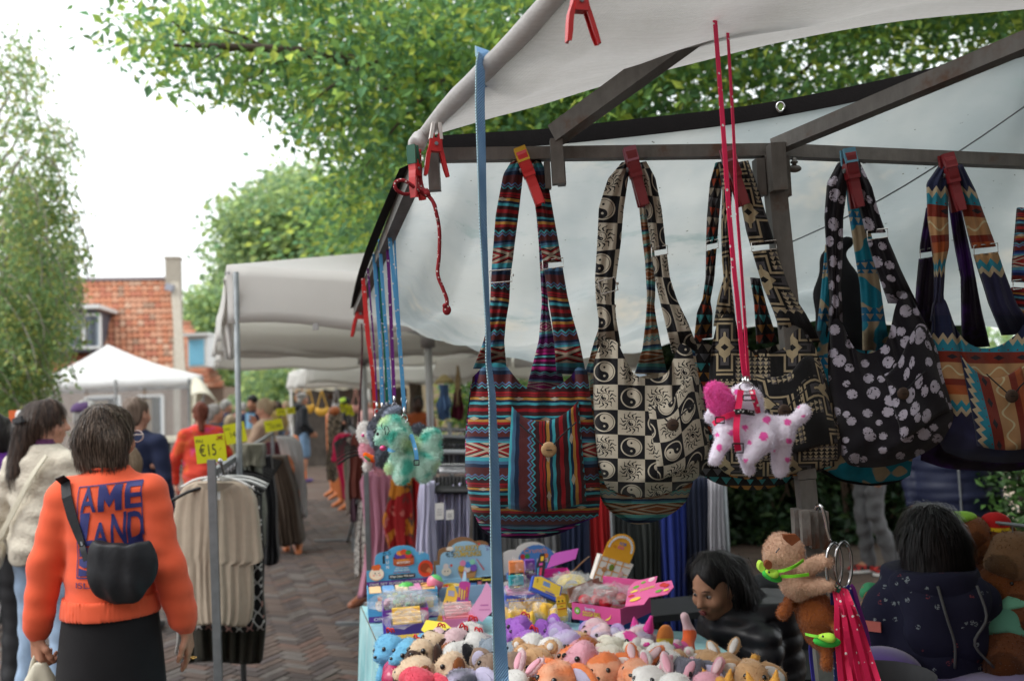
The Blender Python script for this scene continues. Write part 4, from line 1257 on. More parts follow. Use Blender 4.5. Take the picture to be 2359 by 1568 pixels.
def on_back(mb_polys,off=.004,sub=.012):
 """drape flat (x, z) polygons over the back of the sweatshirt"""
 bm=bmesh.new()
 for poly in mb_polys:
  vs=[bm.verts.new((p[0],0,p[1]))for p in poly]
  try:bm.faces.new(vs)
  except ValueError:pass
 bmesh.ops.triangulate(bm,faces=bm.faces[:])
 for _ in range(5):
  es=[e for e in bm.edges if e.calc_length()>sub]
  if not es:break
  bmesh.ops.subdivide_edges(bm,edges=es,cuts=1)
  bmesh.ops.triangulate(bm,faces=[f for f in bm.faces if len(f.verts)>3])
 bm.verts.ensure_lookup_table();bm.verts.index_update()
 V=[]
 for v in bm.verts:
  hit=otree.ray_cast(Vector((v.co.x,-1,v.co.z)),Vector((0,1,0)))
  yy=hit[0].y if hit[0]else-.12
  V.append((v.co.x,yy-off,v.co.z))
 Fc=[tuple(v.index for v in f.verts)for f in bm.faces]
 bm.free()
 return V,Fc
TXT['M']=(np.array([(0,0,0),(0,1,0),(.32,1,0),(.5,.60,0),(.68,1,0),(1,1,0),(1,0,0),(.74,0,0),(.74,.52,0),(.5,.14,0),(.26,.52,0),(.26,0,0)],float),[(0,1,2,10,11),(2,3,9,10),(3,4,8,9),(4,5,6,7,8)])
def letter_polys(ch,x0,y0,x1,y1,skew=0.0):
 V,Fc=TXT[ch];a,b_=V.min(0),V.max(0);out=[]
 for f in Fc:
  pl=[]
  for i in f:
   u=(V[i][0]-a[0])/(b_[0]-a[0]);v=(V[i][1]-a[1])/(b_[1]-a[1])
   pl.append(o_loc(lerp(x0,x1,u),lerp(y1,y0,v)+skew*(u-.5)))
  out.append(pl)
 return out
pl=[]
for ch,a in(('A',(170,1119,209,1177,-3)),('M',(214,1116,264,1175,-2)),('E',(270,1112,306,1171,-2)),('A',(200,1199,239,1262,-4)),('N',(242,1180,272,1254,-4)),('D',(274,1178,307,1250,-6)),('ISLAND',(164,1332,262,1345,0))):
 pl+=letter_polys(ch,*a)
def q4(*p):return[o_loc(*c)for c in p]
pl+=[q4((171,1179),(196,1176),(188,1240),(204,1238),(203,1250),(174,1252)),q4((214,1262),(250,1262),(300,1238),(303,1256),(275,1270),(240,1272)),q4((162,1118),(304,1108),(304,1110.5),(162,1120.5)),q4((304,1108),(307,1112),(307,1235),(304.5,1235)),q4((162,1118),(164.5,1118),(167,1322),(164.5,1322)),q4((165,1320),(200,1321),(200,1323.5),(165,1323.5)),q4((169,1256),(192,1254),(190,1272),(170,1276)),q4((170,1280),(190,1276),(200,1296),(184,1300),(171,1294)),q4((170,1300),(186,1304),(204,1306),(204,1316),(170,1318))]
V,Fc=on_back(pl)
b=MB();b.add(V,Fc);obj('back_print',b,M_NAVYP,ow)
soft('waistband',[ell((0,0,1.08),(.157,.12,.19)),ell((0,0,.95),(.167,.128,.15)),cap((0,0,1.08),(0,0,.95),.126,.136,k=.06),cut((0,0,-1),-.952),cut((0,0,1),1.008)],.007,M_ORANGE,ow,k=.03,inflate=.007,disp=lambda x,y,z:.0022*np.sin(np.arctan2(y,x)*70))
b=MB();b.tube([Vector((.060*math.cos(a),-.008+.062*math.sin(a),1.487))for a in np.linspace(0,6.283,33)],.012,8,cap=False,flat=.6);obj('neckband',b,M_ORANGE,ow,smooth=True)
strands([o for o in COL.objects if o.parent==ow and o.name.startswith('hair')][0],5200,.055,.0010,(.030,.020,.014),(.155,.108,.080),seed=3)
b=MB();hdv=Vector(oj['head']);Rz=Matrix.Rotation(-.32,3,'Z')
for s_ in(-1,1):
 b.tube([hdv+Rz@Vector((s_*.080,-.01,.0)),hdv+Rz@Vector((s_*.078,.06,.004)),hdv+Rz@Vector((s_*.068,.108,.002))],.0035,6)
 c_=hdv+Rz@Vector((s_*.036,.112,-.004));b.tube([c_+Rz@Vector((.03*math.cos(a),0,.022*math.sin(a)))for a in np.linspace(0,6.28,17)],.003,6)
b.tube([hdv+Rz@Vector((-.008,.114,.0)),hdv+Rz@Vector((.008,.114,.0))],.003,6)
obj('glasses',b,mat('white_red_frame',(.68,.55,.52),rough=.3),ow)
b=MB();wv=oj['wrR']+Vector((.012,.038,-.118));b.tube([wv+Vector((.0115*math.cos(a),.0115*math.sin(a),0))for a in np.linspace(0,6.28,13)],.002,6);obj('ring',b,mat('gold',(.8,.5,.15),rough=.25,metal=1),ow)
M_NYLON=mat('black_nylon',(.016,.017,.02),rough=.55,var=.25,vs=10,bump=.5,bs=26,spec=.3)
MW=ow.matrix_world.copy()
sb=empty('shoulder_bag',(0,0,0),'black crescent shoulder bag worn across the orange sweatshirt','bag')
def yb(px,py,off):
 x_,z_=o_loc(px,py);hit=otree.ray_cast(Vector((x_,-1,z_)),Vector((0,1,0)));return Vector((x_,(hit[0].y if hit[0]else-.13)-off,z_))
c0=yb(255,1300,.03)
cx_,cz_=o_loc(256,1300,2.92)
w_=76*OS;h_=88*OS
soft('pouch',[ell((cx_,c0.y-.005,cz_),(w_,.045,h_)),ell((cx_+.012,c0.y,cz_+h_*.98),(w_*1.12,.12,h_*.50),k=.012,op='s')],.006,M_NYLON,sb,k=.01,disp=wob(.0045,70,3))
pts=[yb(x_,y_,.012)for x_,y_ in((118,1094),(124,1108),(137,1140),(153,1185),(170,1225),(183,1252))]
pts[0].y+=.05
b=MB();b.ribbon(pts,[20*OS,22*OS,22*OS,21*OS,17*OS,12*OS],(1,0,.35),.004);obj('strap',b,M_NYLON,sb)
b=MB();b.ribbon(curve([yb(184,1250,.02),yb(190,1262,.03),yb(198,1280,.035)],6),.02,(1,0,.3),.004);obj('strap_end',b,M_NYLON,sb)
b=MB();b.tube([yb(180,1240,.018),yb(184,1248,.02)],.004,6);obj('buckle',b,M_STEEL,sb)
sb.matrix_world=MW
pbg=empty('carrier_bag',(0,0,0),'cream plastic carrier bag hanging from the orange sweatshirt wearer\'s hand','bag')
hw_=oj['wrL']+Vector((.0,.0,-.085))
M_POLY=mat('cream_plastic_bag',(.66,.62,.50),rough=.4,var=.1,transl=.25,bump=.6,bs=20)
soft('sack',[ell(hw_+Vector((.0,.02,-.30)),(.15,.10,.19)),cap(hw_+Vector((-.03,.0,-.17)),hw_+Vector((-.005,.0,-.02)),.05,.016,k=.04),cap(hw_+Vector((.07,.02,-.2)),hw_+Vector((.02,0,-.02)),.035,.014,k=.03)],.01,M_POLY,pbg,k=.05,disp=wob(.012,45,8,(1,1,.4)))
b=MB();b.tube(curve([hw_+Vector((-.03,0,-.07)),hw_+Vector((-.012,.01,.005)),hw_+Vector((.012,.01,.005)),hw_+Vector((.03,0,-.07))],9),.01,7);obj('handle',b,M_POLY,pbg,smooth=True)
pbg.matrix_world=MW
# ---- the others
def fp(label,px,d,yaw,H,sk,hair,hm,top,tm,bottom,bm_,**k):
 x_,y_=xy(px,d)
 k.setdefault('h',.016 if d<7 else .024)
 return person(label,x_,y_,math.radians(yaw),H,sk,hair,hm,top,tm,bottom,bm_,**k)
H_DKB,H_LTB,H_AUB,H_GREY,H_BLK,H_BLO=hairm('dark_brown',(.022,.013,.010),(.07,.042,.032)),hairm('light_brown',(.12,.08,.05),(.22,.16,.11)),hairm('auburn',(.09,.022,.012),(.16,.05,.03)),hairm('grey',(.22,.21,.20),(.42,.41,.39)),hairm('black',(.008,.007,.008),(.02,.017,.016)),hairm('blond',(.30,.22,.13),(.45,.36,.25))
M_CREAMK=cloth('cream_knit',(.56,.51,.42),bump=.9,bs=46,var=.1,vs=20,bd=.01)
M_NAVY=cloth('navy_softshell',(.018,.024,.055),sheen=.05)
M_WHITEC=cloth('white_cotton',(.72,.70,.68))
CJ=dict(wrL=(-.27,.12,.86),elL=(-.26,-.02,1.10),elR=(.25,.02,1.10),wrR=(.2,.16,.98))
cw,cj,ctop,ck=fp('person with long clipped brown hair and a cream cable knit cardigan, turned right',100,4.55,-14,1.66,SK_FAIR,'long',H_DKB,'cardigan',M_CREAMK,'jeans',DENIM_L,J=CJ,hr=(0,0,-.95),h=.011,hem=.86,sleeve='loose',seed=6,wr=.012,eyes=True,slim=1.1)
b=MB();b.ribbon(curve([Vector(p)for p in((.12,-.115,1.42),(.05,-.150,1.30),(-.06,-.155,1.12),(-.15,-.15,.98),(-.20,-.10,.90))],10),.03,(1,0,.6),.006);so=obj('bag_strap',b,M_CREAM,cw)
b=MB();b.ell((-.045,-.115,1.60),(.035,.02,.022),None,10,8);b.bar((-.08,-.12,1.60),(-.01,-.135,1.615),.012,.03);obj('hair_clip',b,M_SHOE,cw)
b=MB();b.tube([(0,-.01,1.42),(0,-.005,1.50)],[.075,.062],14);obj('collar',b,cloth('purple_collar',(.10,.03,.09)),cw,smooth=True)
strands([o for o in COL.objects if o.parent==cw and o.name.startswith('hair')and 'clip' not in o.name][0],4200,.10,.0012,(.020,.012,.009),(.10,.06,.042),seed=4)
cb=empty('shoulder_bag',(0,0,0),'cream shoulder bag at the cardigan wearer\'s hip','bag')
soft('pouch',[ell((-.235,-.10,.90),(.07,.045,.085)),ell((-.20,-.12,.93),(.05,.04,.06))],.01,cloth('cream_bag',(.58,.54,.45)),cb,disp=wob(.005,60,2));cb.matrix_world=cw.matrix_world.copy()
fp('person with short brown hair and dark navy jacket, seen from behind',312,6.3,-6,1.68,SK_FAIR,'short',hairm('short_brown',(.09,.062,.045),(.19,.14,.11)),'jacket',M_NAVY,'trousers',M_SHOE,hr=(0,0,-.25),h=.013,hem=.80,seed=7)
fp('small person with light brown hair, mostly hidden behind the orange sweatshirt',287,4.7,0,1.40,SK_FAIR,'bob',H_LTB,'coat',cloth('olive_brown_coat',(.13,.10,.065)),'trousers',M_SHOE,h=.014,seed=8)
capp,cj_,ct_,_k=fp('person in a purple cap facing right, between the knit cardigan and the bob haircut',196,7.4,-70,1.68,SK_FAIR,'short',H_GREY,'jacket',cloth('black_jacket',(.02,.02,.024)),'trousers',M_SHOE,seed=9,eyes=True)
soft('cap',[ell((0,-.01,1.635),(.086,.106,.075)),ell((0,.11,1.625),(.06,.06,.012),k=.01),cut((0,0,-1),-1.615)],.012,cloth('purple_cap',(.09,.05,.13)),capp)
fp('person at the left edge in purple with dark hair, cut off by the frame',-12,5.0,10,1.60,SK_FAIR,'bob',H_BLK,'cardigan',cloth('purple_knit',(.10,.022,.20)),'trousers',M_SHOE,h=.014,seed=10,J=dict(elR=(.26,-.02,1.12),wrR=(.25,.10,.95)))
def redpat():
 return mixc(smooth01(nz(9,2,.5),.50,.58),(.62,.055,.03),mixc(smooth01(nz(5,2),.45,.55),(.62,.06,.16),(.62,.10,.03)))
M_RED=mat('red_pink_print',pat=redpat,rough=.85,var=.1,bump=.2)
fp('person with auburn hair in a red and pink patterned jacket, seen from behind',462,9.0,22,1.64,SK_FAIR,'pony',H_AUB,'jacket',M_RED,'trousers',M_SHOE,h=.016,hem=.62,seed=11,slim=1.15,J=dict(elR=(.27,.05,1.15),wrR=(.2,.22,1.12),elL=(-.27,0,1.12),wrL=(-.26,.08,.86)))
fp('grey haired person in a charcoal jacket looking right, beside the red jacket',492,10.5,-60,1.62,SK_FAIR,'short',H_GREY,'jacket',cloth('charcoal_jacket',(.05,.052,.06)),'trousers',M_SHOE,seed=12)
fp('far grey haired person in navy near the cream awning',520,15.5,-75,1.70,SK_FAIR,'short',H_GREY,'jacket',M_NAVY,'trousers',M_SHOE,seed=13)
fp('far person with brown hair and grey jacket under the cream awning',497,17.5,200,1.66,SK_FAIR,'short',H_LTB,'jacket',cloth('grey_jacket',(.16,.17,.19)),'trousers',DENIM,seed=14)
fp('blond child in a green and yellow jacket in the distant crowd',529,13.5,20,1.45,SK_FAIR,'bob',H_BLO,'jacket',mat('green_yellow_jacket',pat=lambda:(lambda x,y,z:mixc(z.__gt__(.34),(.60,.55,.30),(.06,.46,.30)))(*objxyz()),rough=.8),'trousers',DENIM,seed=15)
nv,nj,ntop,nk=fp('dark haired person in a navy jacket and pale blue shirt carrying a box towards us',582,13.5,176,1.74,SK_TAN,'short',H_BLK,'jacket',M_NAVY,'jeans',DENIM_L,seed=16,eyes=True,J=dict(elR=(.24,.05,1.13),wrR=(.13,.26,1.10),elL=(-.24,.05,1.13),wrL=(-.13,.26,1.10)))
b=MB();b.sheet([[(x_,.128-.02*abs(x_)/.07,z_)for x_ in(-.07,0,.07)]for z_ in(1.44,1.2,.98)],thick=(0,.012,0));obj('shirt',b,cloth('pale_blue_shirt',(.24,.46,.70)),nv)
bx=empty('cardboard_box',(0,0,0),'plain cardboard box held by the navy jacketed person','box');b=MB();b.box((0,.26,1.10),(.27,.16,.22));obj('carton',b,mat('cardboard',(.42,.30,.20),rough=.9),bx);b=MB();b.box((0,.26,1.2115),(.28,.17,.004));obj('flap',b,MATS['cardboard'],bx);bx.matrix_world=nv.matrix_world.copy()
fp('blond person with tied back hair and a hand raised to the mouth',612,10.2,78,1.66,SK_FAIR,'tied',H_BLO,'blouse',cloth('beige_blouse',(.50,.36,.26)),'jeans',DENIM,h=.013,seed=17,eyes=True,hr=(-.15,0,.1),J=dict(elR=(.2,.15,1.12),wrR=(.06,.17,1.40),elL=(-.2,.12,1.12),wrL=(-.05,.26,1.12)))
hm_,hj_,htop,hk_=fp('tall person in black hoodie, denim shorts and orange socks, standing in the aisle',695,17.6,-62,1.80,SK_TAN,'short',H_GREY,'hoodie',cloth('black_hoodie',(.012,.013,.016)),'shorts',cloth('denim_shorts',(.16,.25,.38),var=.3),h=.017,seed=18,hem=.86,sleeve='loose',shoes=cloth('purple_trainers',(.12,.08,.26)),socks=cloth('orange_sock',(.75,.17,.03)),hr=(0,0,.1),J=dict(wrR=(.2,.14,.95),wrL=(-.2,.14,.95)))
soft('hood',[ell((0,-.10,1.44),(.12,.07,.07)),cap((-.09,-.03,1.45),(.09,-.03,1.45),.045)],.02,MATS['black_hoodie'],hm_)
soft('cap',[ell((0,-.01,1.645),(.088,.108,.06)),ell((0,.10,1.625),(.055,.05,.012),k=.01),cut((0,0,-1),-1.615)],.014,cloth('grey_cap',(.17,.16,.15)),hm_)
cp,_,cpt,_k=fp('person in black cap and dark top with lilac sleeve stripe, bent over the right-hand rails',772,16.6,-52,1.72,SK_TAN,'short',H_BLK,'tracksuit_top',mat('black_lilac_top',pat=lambda:(lambda x,y,z:mixc(mn(x.__lt__(-.16),x.__gt__(-.25)),(.014,.014,.017),(.55,.50,.64)))(*objxyz()),rough=.8),'jeans',DENIM,h=.017,seed=19,J=dict(head=(0,.20,1.52),neck=(0,.12,1.40),chest=(0,.10,1.26),waist=(0,.03,1.08),shR=(.172,.11,1.35),shL=(-.172,.11,1.35),elR=(.22,.20,1.08),wrR=(.2,.36,.98),elL=(-.23,.2,1.08),wrL=(-.2,.32,.92)),hr=(-.35,0,0))
soft('cap',[ell((0,.20,1.585),(.088,.108,.07)),ell((0,.31,1.55),(.055,.05,.012),k=.01),cut((0,0,-1),-1.55)],.014,mat('black_green_cap',pat=lambda:(lambda x,y,z:mixc(y.__lt__(-.03),(.015,.016,.015),(.30,.45,.04)))(*objxyz()),rough=.8),cp)
fp('dark skinned person in a rust orange shirt behind the grey pole',963,12.5,170,1.62,SK_DARK,'short',H_BLK,'shirt',cloth('rust_shirt',(.30,.07,.02)),'trousers',M_SHOE,h=.018,seed=20,eyes=True)
fp('far person in a rose top near the hanging leather bags',846,18.4,150,1.64,SK_FAIR,'short',H_GREY,'blouse',cloth('rose_blouse',(.45,.24,.22)),'trousers',M_SHOE,seed=21)
for k,(px,d,c,hm2,hs2,lab)in enumerate(((560,21,(.35,.20,.14),H_GREY,'short','far person in a tan top, second from the tall pole'),(640,23,(.40,.28,.10),H_DKB,'long','far person in an ochre top near the distant white stall'),(505,20,(.10,.12,.16),H_DKB,'short','far person in blue grey left of the tall pole'),(660,24,(.50,.46,.42),H_BLO,'bob','far person in a pale top left of the hooded man'),(548,24,(.14,.05,.05),H_BLK,'short','far person in dark red right behind the tall pole'))):
 fp(lab,px,d,40*k,1.66,SK_FAIR,hs2,hm2,'jacket',cloth('far_top_%s'%'abcde'[k],c),'trousers',DENIM,h=.03,seed=30+k)
bd=empty('display_bust',P(46,1040,6.2),'white jewellery bust on an orange stand at the left edge','bust');p=P(46,985,6.2)
soft('bust',[ell(p+Vector((0,0,-.06)),(.085,.05,.10)),cap(p,p+Vector((0,0,.10)),.035,.028)],.012,M_WHITEC,bd,k=.05)
b=MB();q_=P(62,962,6.5);b.box((q_.x,q_.y,q_.z),(.26,.02,.12));b.bar((q_.x,q_.y,q_.z-.06),(q_.x,q_.y,0),.04,.04,up=(0,1,0));obj('stand',b,mat('orange_board',(.62,.12,.03),rough=.6),bd)
bk=empty('bicycle',P(10,1450,6.3),'black bicycle cut off by the left edge, its wheel on the bricks','bicycle')
wc=P(6,1348,6.35);wd=Vector((-.42,.90,.0)).normalized();wu=Vector((.16,.05,1)).normalized();RW=.34
M_TYRE,M_CHR=mat('tyre_rubber',(.014,.014,.015),rough=.75),mat('chrome',(.55,.55,.56),rough=.18,metal=1,var=.05)
def wheel(c):
 b=MB();ring=[c+wd*(RW*math.cos(a))+wu*(RW*math.sin(a))for a in np.linspace(0,2*math.pi,41)];b.tube(ring,.022,8,cap=False);w=obj('wheel',b,M_TYRE,bk,smooth=True)
 b=MB();b.tube([c+(q-c)*.925 for q in ring],.010,6,cap=False);obj('rim',b,M_STEEL,w,smooth=True)
 b=MB();n_=wd.cross(wu)
 for k in range(28):
  a=2*math.pi*k/28;b.tube([c+n_*(.03*(-1)**k),c+(wd*math.cos(a)+wu*math.sin(a))*RW*.92],.0022,4)
 b.tube([c-n_*.045,c+n_*.045],.022,8);obj('spokes',b,M_CHR,w)
 b=MB();b.ribbon([c+(wd*math.cos(a)+wu*math.sin(a))*(RW+.035)for a in np.linspace(-.35,2.6,24)],.05,n_,.003);obj('mudguard',b,M_TYRE,bk)
wheel(wc);wheel(wc-wd*-1.02)
b=MB();fk=wc+wu*.62+wd*.14
b.tube([wc,wc+wu*.38+wd*.04,fk],.014,8);b.tube([fk,fk+wu*.18+wd*.05],.016,8);bb=wc+wd*.48-wu*.04;st_=bb+wu*.55+wd*.14
for a,c in((fk-wu*.1,bb),(fk,st_),(bb,st_),(bb,wc+wd*1.02),(st_,wc+wd*1.02)):b.tube([a,c],.016,8)
obj('frame',b,M_SHOE,bk,smooth=True)
b=MB();hb_=fk+wu*.18+wd*.05;n_=wd.cross(wu);b.tube(curve([hb_-n_*.27+wd*.18,hb_-n_*.2,hb_,hb_+n_*.2,hb_+n_*.27+wd*.18],13),.012,8);obj('handlebar',b,M_CHR,bk)
soft('saddle',[ell(st_+wu*.07+wd*.04,(.09,.12,.03)),ell(st_+wu*.07-wd*.1,(.03,.08,.025))],.012,M_SHOE,bk)
# ====== CLOTHES RAILS, MANNEQUINS AND PRICE SIGNS
M_MANQ=mat('orange_mannequin',(.56,.17,.055),rough=.35,spec=.5,var=.05)
M_MANB=mat('brown_mannequin',(.30,.11,.055),rough=.35,spec=.5,var=.05)
M_BHANG=mat('black_hanger',(.012,.012,.013),rough=.4)
M_WHANG=mat('white_hanger',(.62,.62,.60),rough=.4)
M_YSIGN=mat('yellow_card',(.62,.62,.012),rough=.7,var=.04,transl=.15)
M_INK=mat('black_marker',(.018,.018,.02),rough=.6,var=0)
M_INKR=mat('red_marker',(.35,.02,.015),rough=.6,var=0)
def cloth_sheet(name,rows_,d,m,parent,folds=5,famp=.012,seed=0,th=.02,dy=0.0,nu=28,nv=26,flare=1.0):
 """rows_: (y, x left, x right[, depth offset]) on the photo grid at depth d"""
 ys_=[r_[0]for r_ in rows_]
 r=np.random.default_rng(seed);ph=r.uniform(0,6.28,4)
 rows,uv=[],[]
 for j in range(nv):
  v=j/(nv-1);y=lerp(ys_[0],ys_[-1],v)
  xl,xr=interp(y,ys_,[q[1]for q in rows_]),interp(y,ys_,[q[2]for q in rows_])
  dd=d+interp(y,ys_,[q[3]if len(q)>3 else 0 for q in rows_])
  row,uvr=[],[]
  for i in range(nu):
   u=i/(nu-1);u_=u;u=u+.05*math.sin(u*6+ph[3])+.02*math.sin(u*15+v*3+ph[2])
   f_=famp*(.25+.75*v*flare)*(math.sin(u*folds*6.283+ph[0]+v*.8)+.5*math.sin(u*folds*2.3*6.283+ph[1]-v*1.5)+.5*math.sin(u*5+v*6+ph[2]))
   u=u_;row.append(P(lerp(xl,xr,u)+1.5*math.sin(v*9+u*4+ph[3]),y+3*math.sin(u*7+ph[1])*v,dd-.03*math.sin(math.pi*u)-f_));uvr.append((u*(xr-xl)*d/FPX,y*d/FPX))
  rows.append(row);uv.append(uvr)
 b=MB();b.sheet(rows,uv=uv,thick=tuple(_f*th));return obj(name,b,m,parent,smooth=True)
def garment(kind,label,rows_,d,m,group=None,sleeves=(),hanger=None,**k):
 y0=rows_[-1];t=empty(kind,P((y0[1]+y0[2])/2,y0[0],d),label,kind.replace('_',' '),group)
 cloth_sheet('fabric',rows_,d,m,t,**k)
 for s_ in sleeves:cloth_sheet('sleeve',s_,d-.01,m,t,folds=2,famp=.008,seed=5,nu=10,nv=14)
 if hanger:
  x,y,w=hanger
  hanger_parts(t,P(x,y,d+.01),w*d/FPX,M_BHANG,_r)
 return t
def hanger_parts(t,p,w,m,ax):
 b=MB();up=Vector((0,0,1))
 b.tube(curve([p-ax*w/2-up*.05,p-ax*w*.28-up*.012,p,p+ax*w*.28-up*.012,p+ax*w/2-up*.05],15),.007,6)
 b.tube(curve([p,p+up*.035,p+up*.055+ax*.014,p+up*.075,p+up*.07-ax*.015],12),.0025,5)
 return obj('hanger',b,m,t,smooth=True)
def loose_hanger(label,p,w,m,ax,group):
 t=empty('hanger',p,label,'hanger',group);p=Vector(p);up=Vector((0,0,1))
 b=MB();b.tube(curve([p-ax*w/2-up*.06,p-ax*w*.28-up*.016,p,p+ax*w*.28-up*.016,p+ax*w/2-up*.06],15),.009,6);obj('arms',b,m,t,smooth=True)
 b=MB();b.tube(curve([p,p+up*.035,p+up*.055+ax*.014,p+up*.078,p+up*.07-ax*.015],12),.003,5);obj('hook',b,M_CHR,t,smooth=True)
 return t
def price_sign(label,quad,d,items,pole=None):
 """quad TL, TR, BR, BL on the photo grid; items (text, x, y, height, width or None) in 0..1 of the card"""
 tl,tr,br,bl=[P(x,y,d)for x,y in quad]
 t=empty('price_sign',bl.lerp(br,.5),label,'price sign','yellow price signs above the rails')
 ex,ey=(tr-tl),(tl-bl);w,h=ex.length,ey.length;exn=ex.normalized();n=exn.cross(ey).normalized();eyn=n.cross(exn)
 b=MB();b.prism([(0,0),(w,0),(w,h),(0,h)],bl,exn,eyn,.002);obj('card',b,M_YSIGN,t)
 for it in items:
  b=MB()
  if it[0]=='line':b.tube([bl+exn*(it[1]*w)+eyn*(it[2]*h)+n*.0015,bl+exn*(it[3]*w)+eyn*(it[4]*h)+n*.0015],.0016*w/.14,5);obj('stroke',b,M_INKR,t)
  else:b.text(it[0],bl+exn*(it[1]*w)+eyn*(it[2]*h)+n*.0012,exn,eyn,it[3]*h,(it[4]*w)if it[4]else None);obj('writing',b,M_INK,t)
 if pole:
  b=MB();b.tube([P(pole[0],pole[1],d+.01),P(pole[2],pole[3],d+.01)],.004,6);obj('holder',b,M_CHR,t)
 return t
price_sign('large yellow card reading nu 15 euro with the old price crossed out',((449,1005),(518,997),(524,1060),(454,1068)),4.15,[('nu',.16,.76,.17,.22),('\u20ac15',.40,.25,.42,.56),(',-',.82,.42,.16,.07),('25',.84,.82,.11,.14),('line',.72,.80,.95,.93),('line',.74,.93,.95,.78)],(503,1058,512,1085))
price_sign('yellow card reading nu 14,99 half hidden behind the tall pole',((517,979),(565,969),(569,1017),(522,1025)),5.9,[('nu',.18,.72,.17,.24),('14',.40,.32,.30,.24),('99',.78,.62,.18,.2),('10',.80,.84,.10,.2)],(541,1020,542,1045))
price_sign('small yellow card above the brown skirt on the mannequin',((605,971),(646,963),(649,985),(612,996)),8.8,[('nu',.25,.6,.25,.26),('19,99',.6,.2,.35,.6)],(628,990,630,1015))
for k,(x0,y0,x1,y1,d,lab)in enumerate(((637,941,660,957,9.8,'yellow card left of the hooded man, nearer one'),(661,938,680,953,10.2,'yellow card touching the hooded man\'s shoulder'),(797,931,806,955,10.5,'narrow yellow card right of the black capped person'),(808,933,816,957,10.3,'narrow yellow card beside the grey canopy pole'),(786,929,794,950,10.8,'narrow yellow card nearest the black cap'))):
 price_sign(lab,((x0,y0),(x1,y0-2),(x1,y1),(x0,y1+1)),d,[('10',.5,.3,.4,.5)],((x0+x1)/2,y1,(x0+x1)/2,y1+22))
# ---- near left rail, seen end on
cr=empty('clothes_rail',P(497,1560,4.1),'clothes rail with flat steel post seen end on, hung with the beige blouse','clothes rail')
pa,pb2=P(487,1058,4.1),P(503,1568,4.1);pdn=(pb2-pa)/(pa.z-pb2.z)
b=MB();b.bar(pa,pa+pdn*pa.z,.038,.016,up=(0,1,0));obj('post',b,M_STEEL,cr)
ra,rbk=pa+Vector((0,.03,-.06)),P(628,1020,9.3);rbk.z=ra.z
b=MB();b.bar(ra,rbk,.03,.03);obj('rail',b,M_STEEL,cr)
b=MB();b.bar(rbk,Vector((rbk.x,rbk.y,.03)),.03,.03,up=(0,1,0));obj('post',b,M_STEEL,cr)
ft=pa+pdn*pa.z
b=MB();b.bar(ft+Vector((-.05,0,.02)),ft+Vector((.45,.1,.02)),.04,.03);obj('foot',b,M_STEEL,cr)
b=MB();b.tube([P(508,1062,4.07),P(516,1092,4.09)],.007,8);b.ell(P(507,1060,4.07),.011,None,8,6);obj('clip_lever',b,M_CHR,cr)
ax=Vector((.95,.3,0)).normalized()
for k in range(14):
 p=ra.lerp(rbk,.02+.034*k)+Vector((0,0,-.075))
 loose_hanger('%s hanger on the near rail, %s'%('white' if k in(2,3)else 'black',('just behind the price card','front one of the black ones','white one behind the blouse','white one with chrome hook','behind the white hangers','above the black looped top','beside the tall pole','behind the tall pole','above the grey fuzzy cardigan','over the dark trousers','near the second price card','under the second price card','in front of the brown skirt','rearmost')[k]),p,.42,M_WHANG if k in(2,3)else M_BHANG,ax,'hangers on the near clothes rail')
M_BEIGE=cloth('beige_crepe',(.42,.345,.265),var=.07,vs=30,bump=.3,bs=300)
garment('blouse','beige short sleeved blouse with gathered neckline facing the aisle',[(1110,446,546),(1120,424,568),(1150,408,584),(1200,398,593),(1284,391,600),(1294,396,599),(1300,408,576),(1400,410,578),(1430,416,574),(1440,424,566)],4.22,M_BEIGE,folds=8,famp=.0055,seed=3,th=.05,nv=60,nu=44)
t_=[o for o in COL.objects if o.get('category')=='blouse'][-1]
hanger_parts(t_,P(497,1098,4.235),.34,M_WHANG,_r)
b=MB();b.sheet([[P(lerp(452,540,u),1112+20*math.sin(math.pi*u)*(v),4.16-.02*math.sin(math.pi*u))for u in np.linspace(0,1,14)]for v in(0,.5,1)]);obj('neckline_inside',b,cloth('beige_inside',(.30,.25,.19)),t_,smooth=True)
b=MB();b.prism([(0,0),(.022,0),(.022,.045),(0,.045)],P(497,1150,4.15),_r,_u,.001);obj('hang_tag',b,M_WHITEC,t_)
def loops():
 u,v=uvs()
 w=ab(sn(u*62));q=ab(fr(v/.075)-.5)*2.0
 l_=ab(w-q)
 return mixc(l_.__lt__(.16),(.014,.013,.014),mixc(fr(u/.1).__lt__(.5),(.55,.53,.51),(.36,.20,.17)))
M_LOOP=mat('black_top_with_pale_loops',pat=loops,rough=.9)
garment('top','black top with pale looped openwork showing under the beige blouse',[(1120,420,590),(1200,418,598),(1300,420,600),(1400,418,603),(1452,424,606)],4.36,M_LOOP,folds=4,famp=.012,seed=4,th=.03)
garment('dress','dark olive brown dress hanging lowest on the near rail',[(1130,425,590),(1300,415,600),(1440,412,606),(1526,418,598)],4.5,cloth('dark_olive',(.030,.027,.020),var=.3,vs=30),folds=7,famp=.02,seed=6,th=.05)
garment('slip','white hem of a slip peeking below the dark dress',[(1380,408,470),(1470,406,470),(1506,404,440)],4.6,M_WHITEC,folds=6,famp=.02,seed=7)
garment('trousers','black trousers hanging behind the tall pole',[(1110,560,602),(1300,566,606),(1420,570,606)],4.9,cloth('black_twill',(.018,.017,.019)),folds=3,famp=.02,seed=8)
M_FUZZ=cloth('grey_green_fuzzy',(.14,.15,.12),var=.6,vs=60,bump=1.0,bs=90)
garment('cardigan','grey green fuzzy cardigan on the near rail right of the tall pole',[(1045,556,590),(1090,562,598),(1180,572,606),(1262,578,606)],5.2,M_FUZZ,folds=3,famp=.02,seed=9,th=.08)
